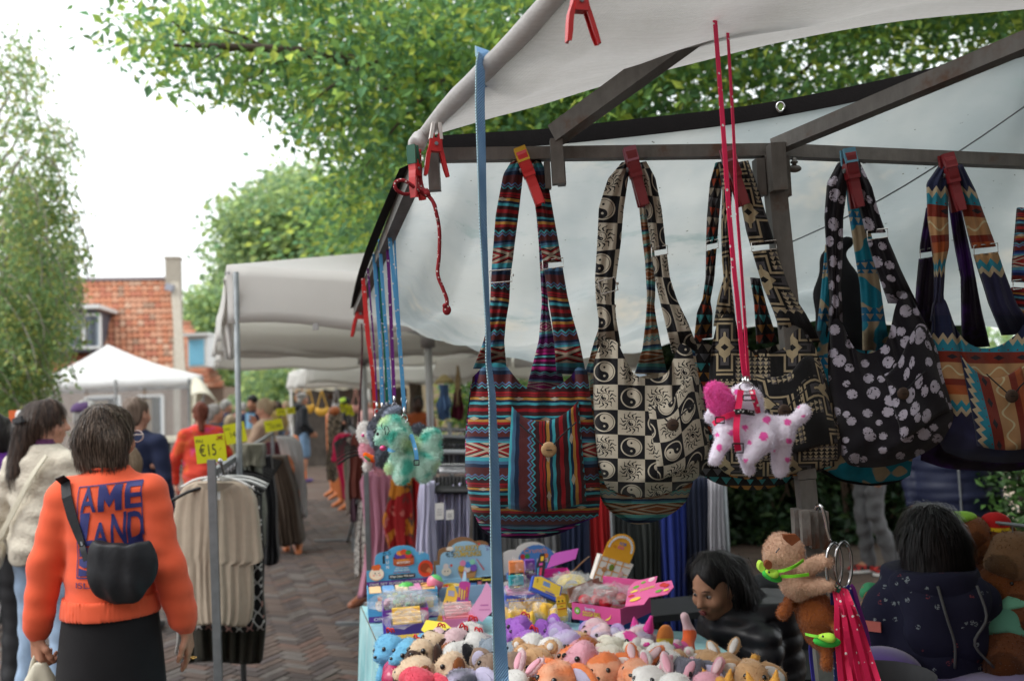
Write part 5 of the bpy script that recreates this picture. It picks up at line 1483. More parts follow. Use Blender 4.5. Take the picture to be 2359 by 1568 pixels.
garment('trousers','olive grey trousers folded over a hanger behind the tall pole',[(1024,552,602),(1050,556,602),(1074,560,600)],5.1,cloth('olive_grey',(.12,.115,.085)),folds=1.5,famp=.01,seed=10,th=.1)
garment('dress','black long dress between the fuzzy cardigan and the brown skirt',[(1050,592,622),(1150,598,632),(1280,590,640),(1300,592,636)],5.7,cloth('black_jersey',(.012,.012,.014)),folds=4,famp=.02,seed=11,th=.06)
garment('jacket','maroon jacket behind the brown skirt',[(1018,610,680),(1060,606,688),(1120,608,690)],9.6,cloth('maroon_wool',(.06,.016,.022)),folds=3,seed=12,th=.08)
garment('cardigan','pale grey long cardigan right of the brown skirt',[(1004,632,672),(1020,640,690),(1100,664,700),(1190,672,700)],9.4,cloth('pale_grey_knit',(.40,.40,.40)),folds=3,seed=13,th=.06,hanger=(650,1002,60))
garment('jumper','grey striped jumper sleeve hanging beyond the brown skirt',[(1060,676,694),(1130,684,702),(1190,688,706)],9.8,cloth('slate_knit',(.16,.16,.17)),folds=2,seed=14,th=.08)
mq1=empty('mannequin',P(660,1285,9.25),'orange half mannequin in a long brown pleated skirt','mannequin')
hp=P(636,1056,9.3)
soft('hips',[ell(hp+Vector((.02,.05,-.12)),(.16,.12,.18)),cap(hp+Vector((-.02,.05,-.05)),hp+Vector((.02,.05,-.02)),.105),cut((0,0,1),hp.z+.035)],.016,M_MANQ,mq1)
for k,(x,y)in enumerate(((655,1262),(682,1268))):
 f_=G(x,y,.03)
 soft('foot',[cap(f_+Vector((0,.06,.05)),f_+Vector((.05,-.10,.0)),.05,.036),cap(f_+Vector((0,.06,.05)),f_+Vector((-.02,.10,.6)),.05,.065)],.014,M_MANQ,mq1)
garment('skirt','long brown pleated skirt on the orange half mannequin',[(1052,610,652),(1070,608,658),(1120,614,672),(1200,622,688),(1250,630,694),(1256,634,690)],9.1,cloth('brown_pleats',(.060,.042,.030),var=.2),folds=7,famp=.022,seed=15,th=.2)
mq2=empty('mannequin',P(684,1130,11.6),'orange mannequin torso behind the yellow card at the hooded man','mannequin');p=P(679,1035,11.6)
soft('hips',[ell(p,(.085,.08,.20)),cap(p-Vector((0,0,.1)),Vector((p.x+.04,p.y,.1)),.09,.05)],.02,M_MANQ,mq2)
# ---- right-hand rail along the aisle
cr2=empty('clothes_rail',P(800,1300,6.0),'clothes rail along the right side of the aisle with pale steel feet','clothes rail')
a,b_=P(842,1050,5.6),P(806,985,9.2);a.z=b_.z=1.32
b=MB();b.bar(a,b_,.03,.03);obj('rail',b,M_STEEL,cr2)
for p,w_ in((a,.55),(b_,.4)):
 b=MB();b.bar(p,Vector((p.x,p.y,.02)),.03,.03,up=(0,1,0));obj('post',b,M_STEEL,cr2)
for(x0,x1,y,d)in((724,830,1246,1),(774,900,1437,1)):
 g0,g1=G(x0,y,.02),G(x1,y-3,.02);b=MB();b.bar(g0,g1,.045,.03);obj('foot',b,M_STEEL,cr2)
b=MB();g0=G(800,1246,.02);b.bar(g0,P(826,1150,7.0),.025,.025);obj('brace',b,M_STEEL,cr2)
def snake():
 u,v=uvs();return mixc(smooth01(nz(34,2,.6,coord='UV',stretch=(2.0,.7,1)),.44,.54),(.035,.028,.024),(.42,.35,.27))
def zebra():
 u,v=uvs();return mixc(smooth01(nz(42,3,.7,coord='UV',stretch=(1,1.3,1)),.42,.50),(.05,.045,.045),(.56,.54,.50))
M_SNAKE,M_ZEB=mat('snake_print',pat=snake,rough=.85),mat('black_white_print',pat=zebra,rough=.85)
def legs(label,px,y_hip,yfoot,d,mm,spread=12,extra=None):
 t=empty('mannequin',G(px,yfoot,0),label,'mannequin')
 dd=G(px,yfoot,0).y
 for s_ in(-1,1):
  f_=G(px+s_*spread*.5,yfoot+s_*4,.03);hp_=Vector((f_.x-s_*.02,f_.y+.05,0));hp_.z=P(px,y_hip,f_.y).z
  soft('leg',[cap(f_+Vector((.02,.05,.05)),f_+Vector((-.08,-.08,.0)),.042,.030),cap(f_+Vector((.02,.05,.05)),hp_.lerp(f_,.5)+Vector((0,-.02,0)),.042,.062),cap(hp_.lerp(f_,.5)+Vector((0,-.02,0)),hp_,.062,.09)],.016,mm,t)
 return t
legs('orange leg mannequin under the snake print skirt',768,960,1142,13,M_MANQ,10)
garment('skirt','black and beige snake print skirt on an orange leg mannequin',[(948,757,782),(990,754,778),(1060,752,776),(1108,754,772)],11.2,M_SNAKE,folds=4,famp=.02,seed=20,th=.2)
m3=empty('mannequin',G(785,1160),'orange mannequin hips above the crimson shirt','mannequin')
p=P(770,946,11.2);soft('hips',[ell(p,(.075,.06,.06))],.014,M_MANQ,m3)
legs('orange leg mannequin with bare feet beside the crimson shirt',790,1010,1166,11,M_MANQ,16)
garment('shirt','crimson short sleeved shirt on the right-hand rail',[(1000,776,806),(1030,772,806),(1080,778,806),(1150,788,806)],8.8,cloth('crimson_jersey',(.52,.015,.075)),sleeves=[[(1004,770,786),(1040,765,780),(1062,764,778)]],folds=3,seed=21,th=.12)
garment('shirt','taupe long shirt right of the crimson one',[(1010,800,820),(1060,796,822),(1120,796,820),(1184,797,814)],7.6,cloth('taupe_linen',(.23,.19,.16)),folds=3,seed=22,th=.1)
garment('shirt','olive green top between the crimson and taupe shirts',[(1030,792,808),(1100,792,810),(1140,794,808)],8.2,cloth('olive_jersey',(.10,.10,.065)),folds=2,seed=23,th=.08)
garment('dress','rust brown dress on the right-hand rail left of the pink bunny',[(1000,812,848),(1050,806,850),(1110,804,850),(1150,806,846)],6.9,cloth('rust_brown',(.13,.032,.022)),folds=3,seed=24,th=.12)
garment('dress','dark plum dress behind the rust brown one',[(1010,806,826),(1120,806,832),(1200,808,836)],7.2,cloth('plum_jersey',(.055,.02,.035)),folds=3,seed=25,th=.1)
garment('trousers','black and white printed trousers left of the pink dress',[(1090,832,846),(1160,824,852),(1260,818,852),(1332,816,848)],6.9,M_ZEB,folds=2.5,famp=.02,seed=26,th=.1)
for k in range(9):
 p=a.lerp(b_,.06+.1*k)+Vector((0,0,-.075));loose_hanger('black hanger on the right-hand rail, %s'%('nearest the plush bunny','above the rust dress','above the plum dress','above the taupe shirt','between taupe and olive','above the olive top','above the crimson shirt','behind the crimson shirt','farthest')[k],p,.36,M_BHANG,Vector((.9,.4,0)).normalized(),'hangers on the right-hand rail')
m4=empty('mannequin',G(830,1392),'brown footed mannequin in the pink dress','mannequin')
for x,y in((828,1388),(850,1372)):
 f_=G(x,y,.03);soft('foot',[cap(f_+Vector((.05,.06,.05)),f_+Vector((-.05,-.07,.0)),.042,.032),cap(f_+Vector((.05,.06,.05)),f_+Vector((.10,.1,.5)),.04,.06)],.012,M_MANB,m4)
M_PINK=cloth('dusty_pink_crepe',(.50,.215,.30),var=.05,vs=20)
garment('dress','dusty pink sleeveless dress on the mannequin behind the box display',[(1086,838,902),(1110,828,908),(1160,836,904),(1230,842,902),(1300,836,905),(1376,824,905)],6.5,M_PINK,folds=3.5,famp=.022,seed=27,th=.16)
def warmpat():
 a_=nz(9,2,.5);c_=nz(6,2,.5,stretch=(1,1,.6));return mixc(smooth01(a_,.54,.57),mixc(smooth01(c_,.50,.53),(.32,.012,.014),(.07,.045,.035)),mixc(smooth01(c_,.44,.46),(.50,.13,.11),(.50,.17,.015)))
garment('dress','red and orange abstract patterned dress right of the pink one',[(1095,900,948),(1150,892,948),(1200,882,950),(1240,888,952),(1300,904,956)],6.3,mat('warm_abstract_print',pat=warmpat,rough=.85),folds=2.5,famp=.02,seed=28,th=.1)
garment('dress','plain red dress between the patterned dress and lilac trousers',[(1100,948,968),(1180,946,964),(1270,946,962),(1300,950,962)],6.4,cloth('red_viscose',(.48,.012,.014)),folds=2,seed=29,th=.1)
cr3=empty('clothes_rail',P(1060,1300,4.7),'grey tube clothes rack behind the mint plush dog and the red bag','clothes rail')
for(y0,y1,d,x0,x1)in((986,992,6.4,955,1110),(1004,1008,6.0,950,1110),(1080,1088,4.75,985,1700),(1040,1046,5.2,985,1700)):
 b=MB();b.tube([P(x0,y0,d),P(x1,y1,d)],.016,8);obj('tube',b,M_STEEL,cr3,smooth=True)
for x,d in((1036,6.2),(1100,4.76),(1400,4.76),(1660,4.78)):
 p=P(x,1000,d);b=MB();b.tube([Vector((p.x,p.y,0)),Vector((p.x,p.y,1.42 if d>6 else 1.24))],.016,8);obj('post',b,M_STEEL,cr3,smooth=True)
for k in range(20):
 x=1014+k*4.6;loose_hanger('black trouser hanger in the tight row behind the mint dog, %s'%('leftmost' if k==0 else 'rightmost' if k==19 else 'between its neighbours'),P(x,1100,4.72),.34,M_BHANG,Vector((.25,.97,0)).normalized(),'black trouser hangers in the tight row')
for k in range(16):
 x=972+k*8.5;loose_hanger('black hanger on the rear rack tube, %s'%('leftmost' if k==0 else 'rightmost' if k==15 else 'between its neighbours'),P(x,1014,6.0),.36,M_BHANG,Vector((.3,.95,0)).normalized(),'black hangers on the rear rack')
for k in range(14):
 x=985+k*9;c_=((.03,.03,.035),(.06,.06,.065),(.10,.10,.11),(.045,.05,.07))[k%4]
 garment('trousers','dark folded trousers in the rear rack, %s'%('leftmost' if k==0 else 'rightmost' if k==13 else 'between its neighbours'),[(1022,x,x+10),(1060,x,x+11),(1090,x-1,x+11)],5.9,cloth('dark_twill_%d'%(k%4),c_),group='dark trousers in the rear rack',folds=1,famp=.008,seed=k,nu=6,nv=5)
M_LIL=cloth('lilac_pleats',(.44,.43,.58),var=.06)
garment('trousers','lilac pleated trousers at the left of the row',[(1110,968,998),(1160,962,1001),(1250,958,1004),(1330,958,1004)],4.55,M_LIL,folds=3,famp=.012,seed=30,th=.05)
for k in range(9):
 x=1003+k*8.6
 garment('trousers','lilac pleated trousers in the tight row, %s'%('leftmost, with hang tag' if k==0 else 'rightmost, partly behind the red bag' if k==8 else 'between its neighbours'),[(1112+4*(k%3),x,x+9),(1180,x-1,x+9.5),(1340,x-1,x+10)],4.62+.012*(k%2),M_LIL,group='lilac trousers in the tight row',folds=1.3,famp=.02,seed=31+k,nu=9,nv=8,th=.03)
 b=MB();b.bar(P(x+3,1098,4.60),P(x+3,1128+5*(k%3),4.59),.010,.006,up=(0,1,0));tl=[o for o in COL.objects if o.get('category')=='trousers'][-1];obj('trouser_clip',b,M_BHANG,tl)
for(x,y,w,h)in((1012,1158,.046,.085),(1036,1174,.040,.05)):
 t_=empty('hang_tag',P(x,y+30,4.5),'white swing tag with %s on the lilac trousers'%('a drawn emblem' if w>.043 else 'printed lines'),'tag');o_=P(x,y+h/.00225,4.5)
 b=MB();b.prism([(-w/2,0),(w/2,0),(w/2,h),(-w/2,h)],o_,_r+_u*.06,_u,.001);obj('card',b,M_WHITEC,t_)
 b=MB()
 for q in range(3):b.bar(o_-_f*.002+_r*(-w*.3)+_u*(h*(.3+.16*q)),o_-_f*.002+_r*(w*.25)+_u*(h*(.3+.16*q)),.003,.0004,up=_f)
 obj('print',b,mat('grey_print',(.30,.30,.32),var=0),t_,kind='stuff')
row=[(1088,1132,(.012,.014,.025),'black'),(1132,1185,(.18,.18,.18),'mid grey pleated'),(1185,1236,(.20,.20,.195),'light grey pleated'),(1236,1290,(.15,.15,.155),'grey pleated'),(1290,1358,(.020,.028,.065),'navy pleated'),(1358,1406,(.36,.012,.014),'bright red'),(1406,1462,(.030,.034,.034),'charcoal'),(1462,1520,(.034,.038,.035),'dark grey green'),(1520,1578,(.012,.025,.16),'royal blue'),(1578,1632,(.012,.016,.034),'midnight navy'),(1632,1666,(.36,.35,.38),'pale grey')]
for k,(x0,x1,c_,n_)in enumerate(row):
 garment('trousers','%s trousers in the row below the hanging bags'%n_,[(1100,x0,x1),(1200,x0-1,x1+1),(1450,x0+6,x1+8),(1480,x0+6,x1+8)],4.72+.02*(k%2),cloth('trouser_'+n_.replace(' ','_'),c_,var=.08),group='trousers in the row below the bags',folds=4.5,famp=.022,seed=50+k,nu=26,nv=14,th=.06)
 b=MB()
 p=P((x0+x1)/2,1092,4.74)
# ---- blue dress, straw hat and maroon wrap by the sand building
garment('dress','light blue ruffled dress hanging before the sand coloured building',[(886,1010,1034),(912,1012,1032),(936,1004,1040),(944,1006,1036),(966,1007,1036)],10.2,cloth('cornflower_cotton',(.20,.36,.66)),folds=5,famp=.03,seed=70,th=.08)
ht_=empty('straw_hat',P(1023,890,10.1),'straw hat above the light blue dress','hat');p=P(1023,876,10.1)
M_STRAW=mat('straw',(.46,.37,.18),rough=.9,var=.2,vs=40)
soft('brim',[ell(p+Vector((0,0,-.02)),(.11,.10,.06)),ell(p+Vector((0,0,-.04)),(.09,.09,.05),op='s')],.012,M_STRAW,ht_);b=MB();b.ell(p+Vector((0,0,.02)),(.06,.06,.05),None,12,8);obj('crown',b,M_STRAW,ht_,smooth=True)
garment('wrap','maroon wrap hanging right of the light blue dress',[(894,1050,1060),(920,1042,1066),(966,1038,1068)],10.0,cloth('maroon_wrap',(.12,.014,.035)),folds=3,famp=.03,seed=71)
garment('scarf','tan scarf hanging over the maroon wrap',[(842,1050,1058),(880,1048,1060),(935,1050,1057)],9.9,cloth('tan_scarf',(.34,.25,.13)),folds=2,seed=72)
# ====== THE STALL: FRAME, SHEETS, CLAMPS, CORDS
M_IRON=mat('weathered_steel_tube',pat=lambda:(lambda n,f:mixc(smooth01(n,.52,.70),mixc(f,(.10,.095,.085),(.20,.19,.175)),(.10,.055,.035)))(nz(5,5,.7),nz(40,3,.7,stretch=(1,1,.2))),rough=.55,metal=.35,spec=.4,var=.2,vs=20,bump=.25,bs=70)
M_IRONR=mat('rusty_steel_tube',pat=lambda:(lambda n,f:mixc(smooth01(n,.45,.62),mixc(f,(.13,.12,.11),(.26,.24,.22)),(.12,.05,.028)))(nz(9,5,.7,stretch=(1,1,.35)),nz(40,3,.7)),rough=.65,metal=.25,var=.2,vs=20,bump=.4,bs=60)
M_HEM=mat('black_webbing',(.007,.0055,.006),rough=.95,var=.3,vs=30,bump=.3,bs=200)
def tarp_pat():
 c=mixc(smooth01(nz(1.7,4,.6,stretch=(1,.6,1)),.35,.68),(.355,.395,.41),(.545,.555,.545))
 c=mixc(smooth01(nz(2.6,4,.65),.56,.74),c,(.62,.57,.50))  # warm beige patches: reflected tones painted into the sheet
 c=mixc(smooth01(nz(3.1,5,.7,stretch=(.6,1.4,1)),.58,.70),c,(.34,.40,.40))  # grey-green patches: foliage showing through, put into the colour
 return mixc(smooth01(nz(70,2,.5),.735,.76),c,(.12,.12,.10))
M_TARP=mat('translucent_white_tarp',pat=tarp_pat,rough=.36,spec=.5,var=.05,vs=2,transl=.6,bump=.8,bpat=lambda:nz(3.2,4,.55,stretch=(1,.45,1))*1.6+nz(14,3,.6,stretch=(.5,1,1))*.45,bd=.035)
def weave():
 x,y=uvs()
 return sn(x*900)*.4+sn(y*900)*.4+nz(60,3,.6,stretch=(1,.08,1))*1.2
M_AWN=mat('off_white_awning_canvas',pat=lambda:mixc(smooth01(nz(6,4,.7),.45,.75),mixc(smooth01(nz(160,2,.6,stretch=(.05,1,1)),.4,.6),(.57,.56,.55),(.64,.63,.62)),(.48,.455,.43)),rough=.9,var=.07,vs=30,transl=.35,bump=.3,bpat=weave,tcol=(.60,.58,.565),bd=.003)
fr_=empty('stall_frame',P(1880,1400,2.2),'steel tube frame of the stall with bag rails, post and rafters','stall frame')
fr_.location.z=0;WL[fr_.name]=fr_.location.copy()
def seg(name,a,b_,w,h,m=None,up=(0,0,1),par=None):
 b=MB();b.bar(a,b_,w,h,up);return obj(name,b,m or M_IRON,par or fr_)
DR=2.2
seg('rail',P(984,359,DR),P(1772,348,DR+.02),.032,.032)
seg('rail',P(1795,349,DR+.03),P(2480,378,DR+.12),.032,.033)
seg('side_beam',P(957,398,DR+.0),P(822,716,4.35),.034,.044)
seg('front_beam',P(1279,312,DR-.03),P(1790,-60,1.93),.046,.046)
seg('rafter',P(1786,338,DR),P(2480,48,1.62),.036,.036)
seg('post',P(1777,356,DR+.02),P(1853,1100,DR+.0),.046,.046,up=(0,1,0))
pq=P(1853,1102,DR);pe=P(1899,1567,DR-.02);pv=(pe-pq)/(pq.z-pe.z)
seg('lower_post',pq,pq+pv*(pq.z-.002),.042,.042,up=(0,1,0))
def tubes(name,specs,m):
 for(x0,x1,y0,y1,d,dep)in specs:
  a,b_=P((x0+x1)/2,y0,d),P((x0+x1)/2+(y1-y0)*.06,y1,d)
  seg(name,a,b_,(x1-x0)*d/FPX,dep,m,up=(0,1,0))
tubes('socket',[(1736,1756,368,452,DR+.02,.04),(1757,1770,360,440,DR+.05,.04),(1769,1803,332,440,DR-.03,.04),(1796,1811,362,455,DR+.03,.05)],M_IRON)
tubes('socket',[(1266,1294,322,425,DR-.035,.036),(1252,1266,375,436,DR-.005,.03),(1282,1300,374,428,DR+.005,.03)],M_IRON)
tubes('socket',[(984,1010,352,440,DR-.01,.036)],M_IRON)
tubes('lower_socket',[(1824,1842,1171,1250,DR-.02,.03),(1842,1862,1174,1254,DR-.055,.02),(1861,1879,1174,1260,DR-.035,.026),(1879,1903,1176,1262,DR-.01,.03)],M_IRONR)
b=MB();p=P(1829,372,DR+.01);b.tube([P(1829,364,DR+.02),P(1829,382,DR+.02)],.006,10);b.ell(P(1829,389,DR+.02),(.019,.008,.010),None,12,8);b.ell(P(1829,374,DR+.02),(.010,.008,.005),None,10,6);obj('thumbscrew',b,M_IRON,fr_,smooth=True)
b=MB();b.tube([P(837,668,4.1),P(838,690,4.1)],.012,8);b.ell(P(838,694,4.1),(.035,.015,.018),None,10,6);obj('thumbscrew',b,M_IRON,fr_,smooth=True)
EXT=1
hem_t=[(1000,314,2.235),(1140,305,2.25),(1261,297,2.26),(1461,275,2.27),(1660,253,2.27),(1802,231,2.26),(1970,198,2.24),(2154,156,2.20),(2358,104,2.13),(2520,60,2.05),(3600,-230,1.9)]
hem_b=[(1000,345,2.235),(1140,341,2.25),(1261,335,2.26),(1461,315,2.27),(1660,291,2.27),(1802,268,2.26),(1970,235,2.24),(2154,188,2.20),(2358,131,2.13),(2520,88,2.05),(3600,-200,1.9)]
far_e=[(826,716,4.37),(900,745,4.38),(985,772,4.3),(1100,806,4.2),(1230,836,4.1),(1400,818,4.0),(1560,790,3.9),(1700,764,3.8),(1850,742,3.7),(2100,745,3.6),(2520,775,3.5),(3400,800,3.3)]  # sheet runs on unseen to the right, added to darken that side
NU,NV=73,31
ht=curve([P(*q)for q in hem_t],NU);hb=curve([P(*q)for q in hem_b],NU);fe=curve([P(*q)for q in far_e],NU)
rt=empty('roof_sheet',fe[0],'translucent white roof sheet with black hem behind the bags','tarpaulin')
rows=[]
b0,b1=P(961,396,DR),P(828,714,4.35)
wv_=np.random.default_rng(3)
for j in range(NV):
 t=j/(NV-1);row=[]
 for i in range(NU):
  u=i/(NU-1)
  a=hb[i]if i>3 else hb[i].lerp(b0,(4-i)/4)
  p=a.lerp(fe[i],t)
  if i<4:p=p.lerp(b0.lerp(b1,t),(1-i/4)**1.2)
  s_=math.sin(math.pi*t)*min(1,i/8)
  p.z-=.16*s_*(1+.25*math.sin(u*9))-.05*s_*max(0,(t-.62)/.38)
  p.z-=.03*math.exp(-((t-.74+.06*u)/.03)**2)*min(1,i/8)
  p.z+=s_*(.018*math.sin(u*34+t*5)+.014*math.sin(u*13-t*11+1)+.01*math.sin(t*26+u*7))+(.012*math.sin(u*60)*t)
  row.append(p)
 rows.append(row)
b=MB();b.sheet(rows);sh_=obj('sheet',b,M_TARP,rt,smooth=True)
b=MB();b.sheet([[q+Vector((0,-.003,0))for q in ht],[q+Vector((0,-.004,0))for q in hb]],thick=(0,.004,0));obj('hem',b,M_HEM,rt)
b=MB();b.sheet([[b0+Vector((-.02,0,.02))+(b1-b0)*t+Vector((-.012*math.sin(t*3.1),0,.0))for t in np.linspace(0,1,20)],[b0+Vector((-.045,0,-.02+.01))+(b1-b0)*t+Vector((-.02*math.sin(t*3.1),0,.02))for t in np.linspace(0,1,20)]],thick=(.003,0,0));obj('side_hem',b,M_HEM,rt)
b=MB();e0=P(1797,247,2.252);b.tube([e0+_r*(.0095*math.cos(a))+_u*(.012*math.sin(a))for a in np.linspace(0,2*math.pi,19)],.0035,6,cap=False);eo=obj('eyelet',b,M_CHR,rt,smooth=True)
b=MB();b.prism([(.008*math.cos(a),.010*math.sin(a))for a in np.linspace(0,2*math.pi,15)[:-1]],e0+Vector((0,-.002,0)),_r,_u,.002);obj('eyelet_hole',b,mat('eyelet_leaf_green',(.22,.34,.10),rough=.8),eo)
sm=curve([P(1750,545,2.72),P(1990,430,2.45),P(2200,300,2.3),P(2358,190,2.22)],14)
b=MB();b.tube([q+Vector((0,-.01,-.06))for q in sm],.0022,5);obj('seam',b,M_STEEL,rt)
far_a=[(1000,312,2.2),(1120,276,2.19),(1240,244,2.18),(1401,195,2.17),(1568,154,2.15),(1802,97,2.13),(2070,50,2.1),(2358,22,2.05),(2560,0,2.0),(3700,-160,1.75)]  # right end drawn on out of view to shade the stall
fa=curve([P(*q)for q in far_a],NU)
r0,r1=P(968,320,2.19),P(1452,-196,1.72)
rollp=[r0.lerp(r1,t)+Vector((0,0,.006*math.sin(t*9)))for t in np.linspace(0,1,15)]
na_=[r1.lerp(P(3900,-560,1.45),i/(NU-1))for i in range(NU)]
aw_=empty('awning',r0,'off white canvas awning flap rolled along its left edge','awning')
rows=[]
for j in range(NV):
 t=j/(NV-1);row=[]
 for i in range(NU):
  u=i/(NU-1)
  p=fa[i].lerp(na_[i],t)
  if i<6:p=p.lerp(r0.lerp(r1,t),1-i/6)
  s_=math.sin(math.pi*min(1,t*1.0))*min(1,i/7)
  p.z+=-.05*s_+.006*s_*math.sin(u*30+t*8)+.010*math.sin(u*7+t*21)*s_
  p.z+=.012*math.exp(-((t-.18)/.05)**2)*min(1,i/10)
  row.append(p)
 rows.append(row)
uv=[[(i/(NU-1)*1.9,j/(NV-1)*.6)for i in range(NU)]for j in range(NV)]
b=MB();b.sheet(rows,uv=uv)
b.sheet([[q.lerp(Vector((.75+3.2*i/(NU-1),-1.6,2.95)),t)for i,q in enumerate(na_)]for t in(0,.33,.66,1)])  # unseen stretch over the camera, added to darken the bags
obj('canvas',b,M_AWN,aw_,smooth=True)
b=MB();b.tube(rollp,[.015,.018,.021,.023,.022,.024,.023,.024,.025,.024,.025,.025,.026,.026,.026],12);obj('rolled_edge',b,M_AWN,aw_,smooth=True)
c_=P(963,328,2.18)
soft('bunched_corner',[ell(c_,(.020,.03,.022)),cap(c_+Vector((.012,0,.012)),r0,.018,.016),ell(c_+Vector((-.012,0,-.012)),(.012,.025,.015))],.004,M_AWN,aw_,k=.012,disp=wob(.0035,190,3))
sw=empty('added_shade_wall',Vector((2.35,2.0,0)),'unseen canvas wall added right of the stall to shade it','side wall')
b=MB();b.sheet([[Vector((2.0+.45*i/12+.03*math.sin(i*1.3),-3.6+7.0*i/12,z))for i in range(13)]for z in(.05,1.2,2.5)],thick=(.004,0,0));obj('canvas',b,mat('dark_green_canvas',(.05,.06,.05),rough=.9),sw,smooth=True)  # stands out of view, put in to darken the right side
# ------ spring clamps
M_REDC=mat('red_clamp_paint',(.50,.018,.020),rough=.38,spec=.5,var=.12,vs=25,coat=.2)
M_DRED=mat('worn_red_clamp',(.17,.014,.018),rough=.45,spec=.5,var=.2,vs=25)
M_TIPW=mat('white_clamp_tip',(.66,.62,.58),rough=.5)
M_TIPY=mat('yellow_clamp_tip',(.52,.30,.02),rough=.6,var=.2,vs=30)
M_TIPB=mat('blue_clamp_tip',(.10,.25,.34),rough=.6,var=.2,vs=30)
M_TIPP=mat('faded_pink_tip',(.30,.10,.13),rough=.6,var=.2,vs=30)
M_GRN=mat('green_clamp_paint',(.02,.10,.06),rough=.5)
def clamp(label,p,ex,ey,k,m,tip,spread=1.0,group='spring clamps on the stall frame',m2=None,top=.055):
 """p pivot; ex spreading direction of the arms; ey up to the jaws; k size (1 = 13 cm)"""
 t=empty('spring_clamp',p,label,'clamp',group)
 p,ex,ey=Vector(p),Vector(ex).normalized(),Vector(ey).normalized();ex=(ex-ey*ex.dot(ey)).normalized();ez=ex.cross(ey)
 q=lambda x,y,z=0:p+ex*(x*k)+ey*(y*k)+ez*(z*k)
 for s_,mm in((-1,m),(1,m2 or m)):
  sp=.034*spread if s_>0 else .024*spread
  pth=curve([q(s_*.007,top),q(s_*.012,.028),q(s_*.013,.0),q(s_*.020*spread,-.028),q(s_*sp,-.076)],12)
  b=MB();b.ribbon(pth,[.021*k]*3+[.019*k]*4+[.017*k]*4+[.013*k],ez,.0042*k)
  for z_ in(-.0085,.0085):
   b.ribbon([v+ez*(z_*k)-ex*(s_*.003*k)for v in pth[3:]],[.010*k]*4+[.009*k]*4+[.005*k],ex,.0022*k)
  a_=obj('arm',b,mm,t)
  b=MB();b.ribbon([q(s_*.0075,top+.006),q(s_*.0095,top-.012),q(s_*.0125,.012)],[.023*k,.024*k,.023*k],ez,.0075*k);obj('tip',b,tip,a_)
 b=MB();b.prism([(-.013*k,-.018*k),(.014*k,-.018*k),(.012*k,.014*k),(-.012*k,.014*k)],p+ez*(.0115*k),ex,ey,.023*k);obj('hinge_plate',b,m,t)
 b=MB();b.tube([q(0,0,-.015),q(0,0,.015)],.0045*k,10);obj('pin',b,M_STEEL,t)
 b=MB();b.tube([q(.008*math.cos(a),-.004+.008*math.sin(a),-.009+.0018*a/1.57)for a in np.linspace(0,15.7,40)],.0013*k,5);obj('spring',b,M_CHR,t)
 return t
UPV=_u
clamp('red spring clamp with white jaw tip holding the awning corner',P(1003,333,2.13),_r+_f*.25,UPV+_r*.03,1.02,M_REDC,M_TIPW,top=.045)
clamp('large red spring clamp on the awning roll at the top of the photo',P(1334,6,1.72),_r+_f*.3,UPV-_r*.03,1.06,M_REDC,M_DRED,1.1)
clamp('red and green spring clamp seen edge on beside the corner socket',P(955,390,2.12),_f+_r*.35,UPV-_r*.1,.95,M_REDC,M_GRN)
clamp('red spring clamp with dark jaw at the far end of the side beam',P(832,722,4.25),_r,UPV+_r*.1,1.55,M_REDC,M_GRN)
RAILC=[((1205,352,DR-.03),.50,M_TIPY,'red spring clamp with yellow tape over the red striped bag',M_REDC),((1452,352,DR-.03),.33,M_TIPP,'red spring clamp with faded pink tip over the checkered bag',M_DRED),((1678,352,DR-.03),.40,M_TIPP,'red spring clamp behind the pink leash',M_DRED),((1951,356,DR+.0),.22,M_TIPB,'red spring clamp with blue taped jaw over the pebble print bag',M_DRED),((2180,366,DR+.04),.30,M_DRED,'dark red spring clamp over the zigzag striped bag',M_DRED)]
for(x,y,d),tl,tip,lab,mm in RAILC:
 clamp(lab,P(x+8,y+36,d),-_f+_r*.0,UPV-_r*tl*.75,1.28,mm,tip,.5,m2=mm,top=.036)
# ------ cords, straps, leashes
def flecks(c,c2,n=55,w=.18):
 def f():
  x,y,z=objxyz()
  v=X.nt.nodes.new('ShaderNodeTexVoronoi');v.inputs['Scale'].default_value=n
  tcn=X.nt.nodes.new('ShaderNodeTexCoord');X.nt.links.new(tcn.outputs['Object'],v.inputs['Vector'])
  return mixc(X(v.outputs['Distance']).__lt__(w),c,c2)
 return f
M_CORD=mat('red_white_cord',pat=flecks((.24,.012,.018),(.62,.52,.48),110,.26),rough=.8,var=.15,bump=.4,bs=300)
cd_=empty('cord',P(966,343,2.15),'dark red cord with white flecks tied in a bow at the corner','cord')
b=MB();b.tube(curve([P(966,345,2.14),P(967,395,2.13),P(969,430,2.13),P(980,446,2.125),P(996,463,2.12),P(1006,496,2.12),P(1012,535,2.12),P(1011,590,2.12),P(1008,632,2.12),P(1020,665,2.12),P(1029,690,2.12),P(1029,712,2.12)],60),.0046,8);obj('strand',b,M_CORD,cd_,smooth=True)
b=MB();b.tube(curve([P(978,444,2.115),P(955,432,2.10),P(930,416,2.09),P(911,420,2.09),P(912,436,2.09),P(930,447,2.10),P(955,445,2.11),P(979,440,2.115)],34),.0046,8);obj('loop',b,M_CORD,cd_,smooth=True)
b=MB();b.tube(curve([P(984,448,2.115),P(1000,470,2.11),P(1004,490,2.11),P(1009,508,2.112)],14),.0046,8);obj('loop',b,M_CORD,cd_,smooth=True)
soft('knot',[ell(P(1029,714,2.12),(.011,.008,.013)),ell(P(1024,704,2.115),.006)],.003,M_CORD,cd_,k=.004)
soft('knot',[ell(P(979,443,2.118),(.012,.009,.010)),cap(P(972,440,2.115),P(986,448,2.11),.006)],.003,M_CORD,cd_,k=.004,disp=wob(.0018,500,2))
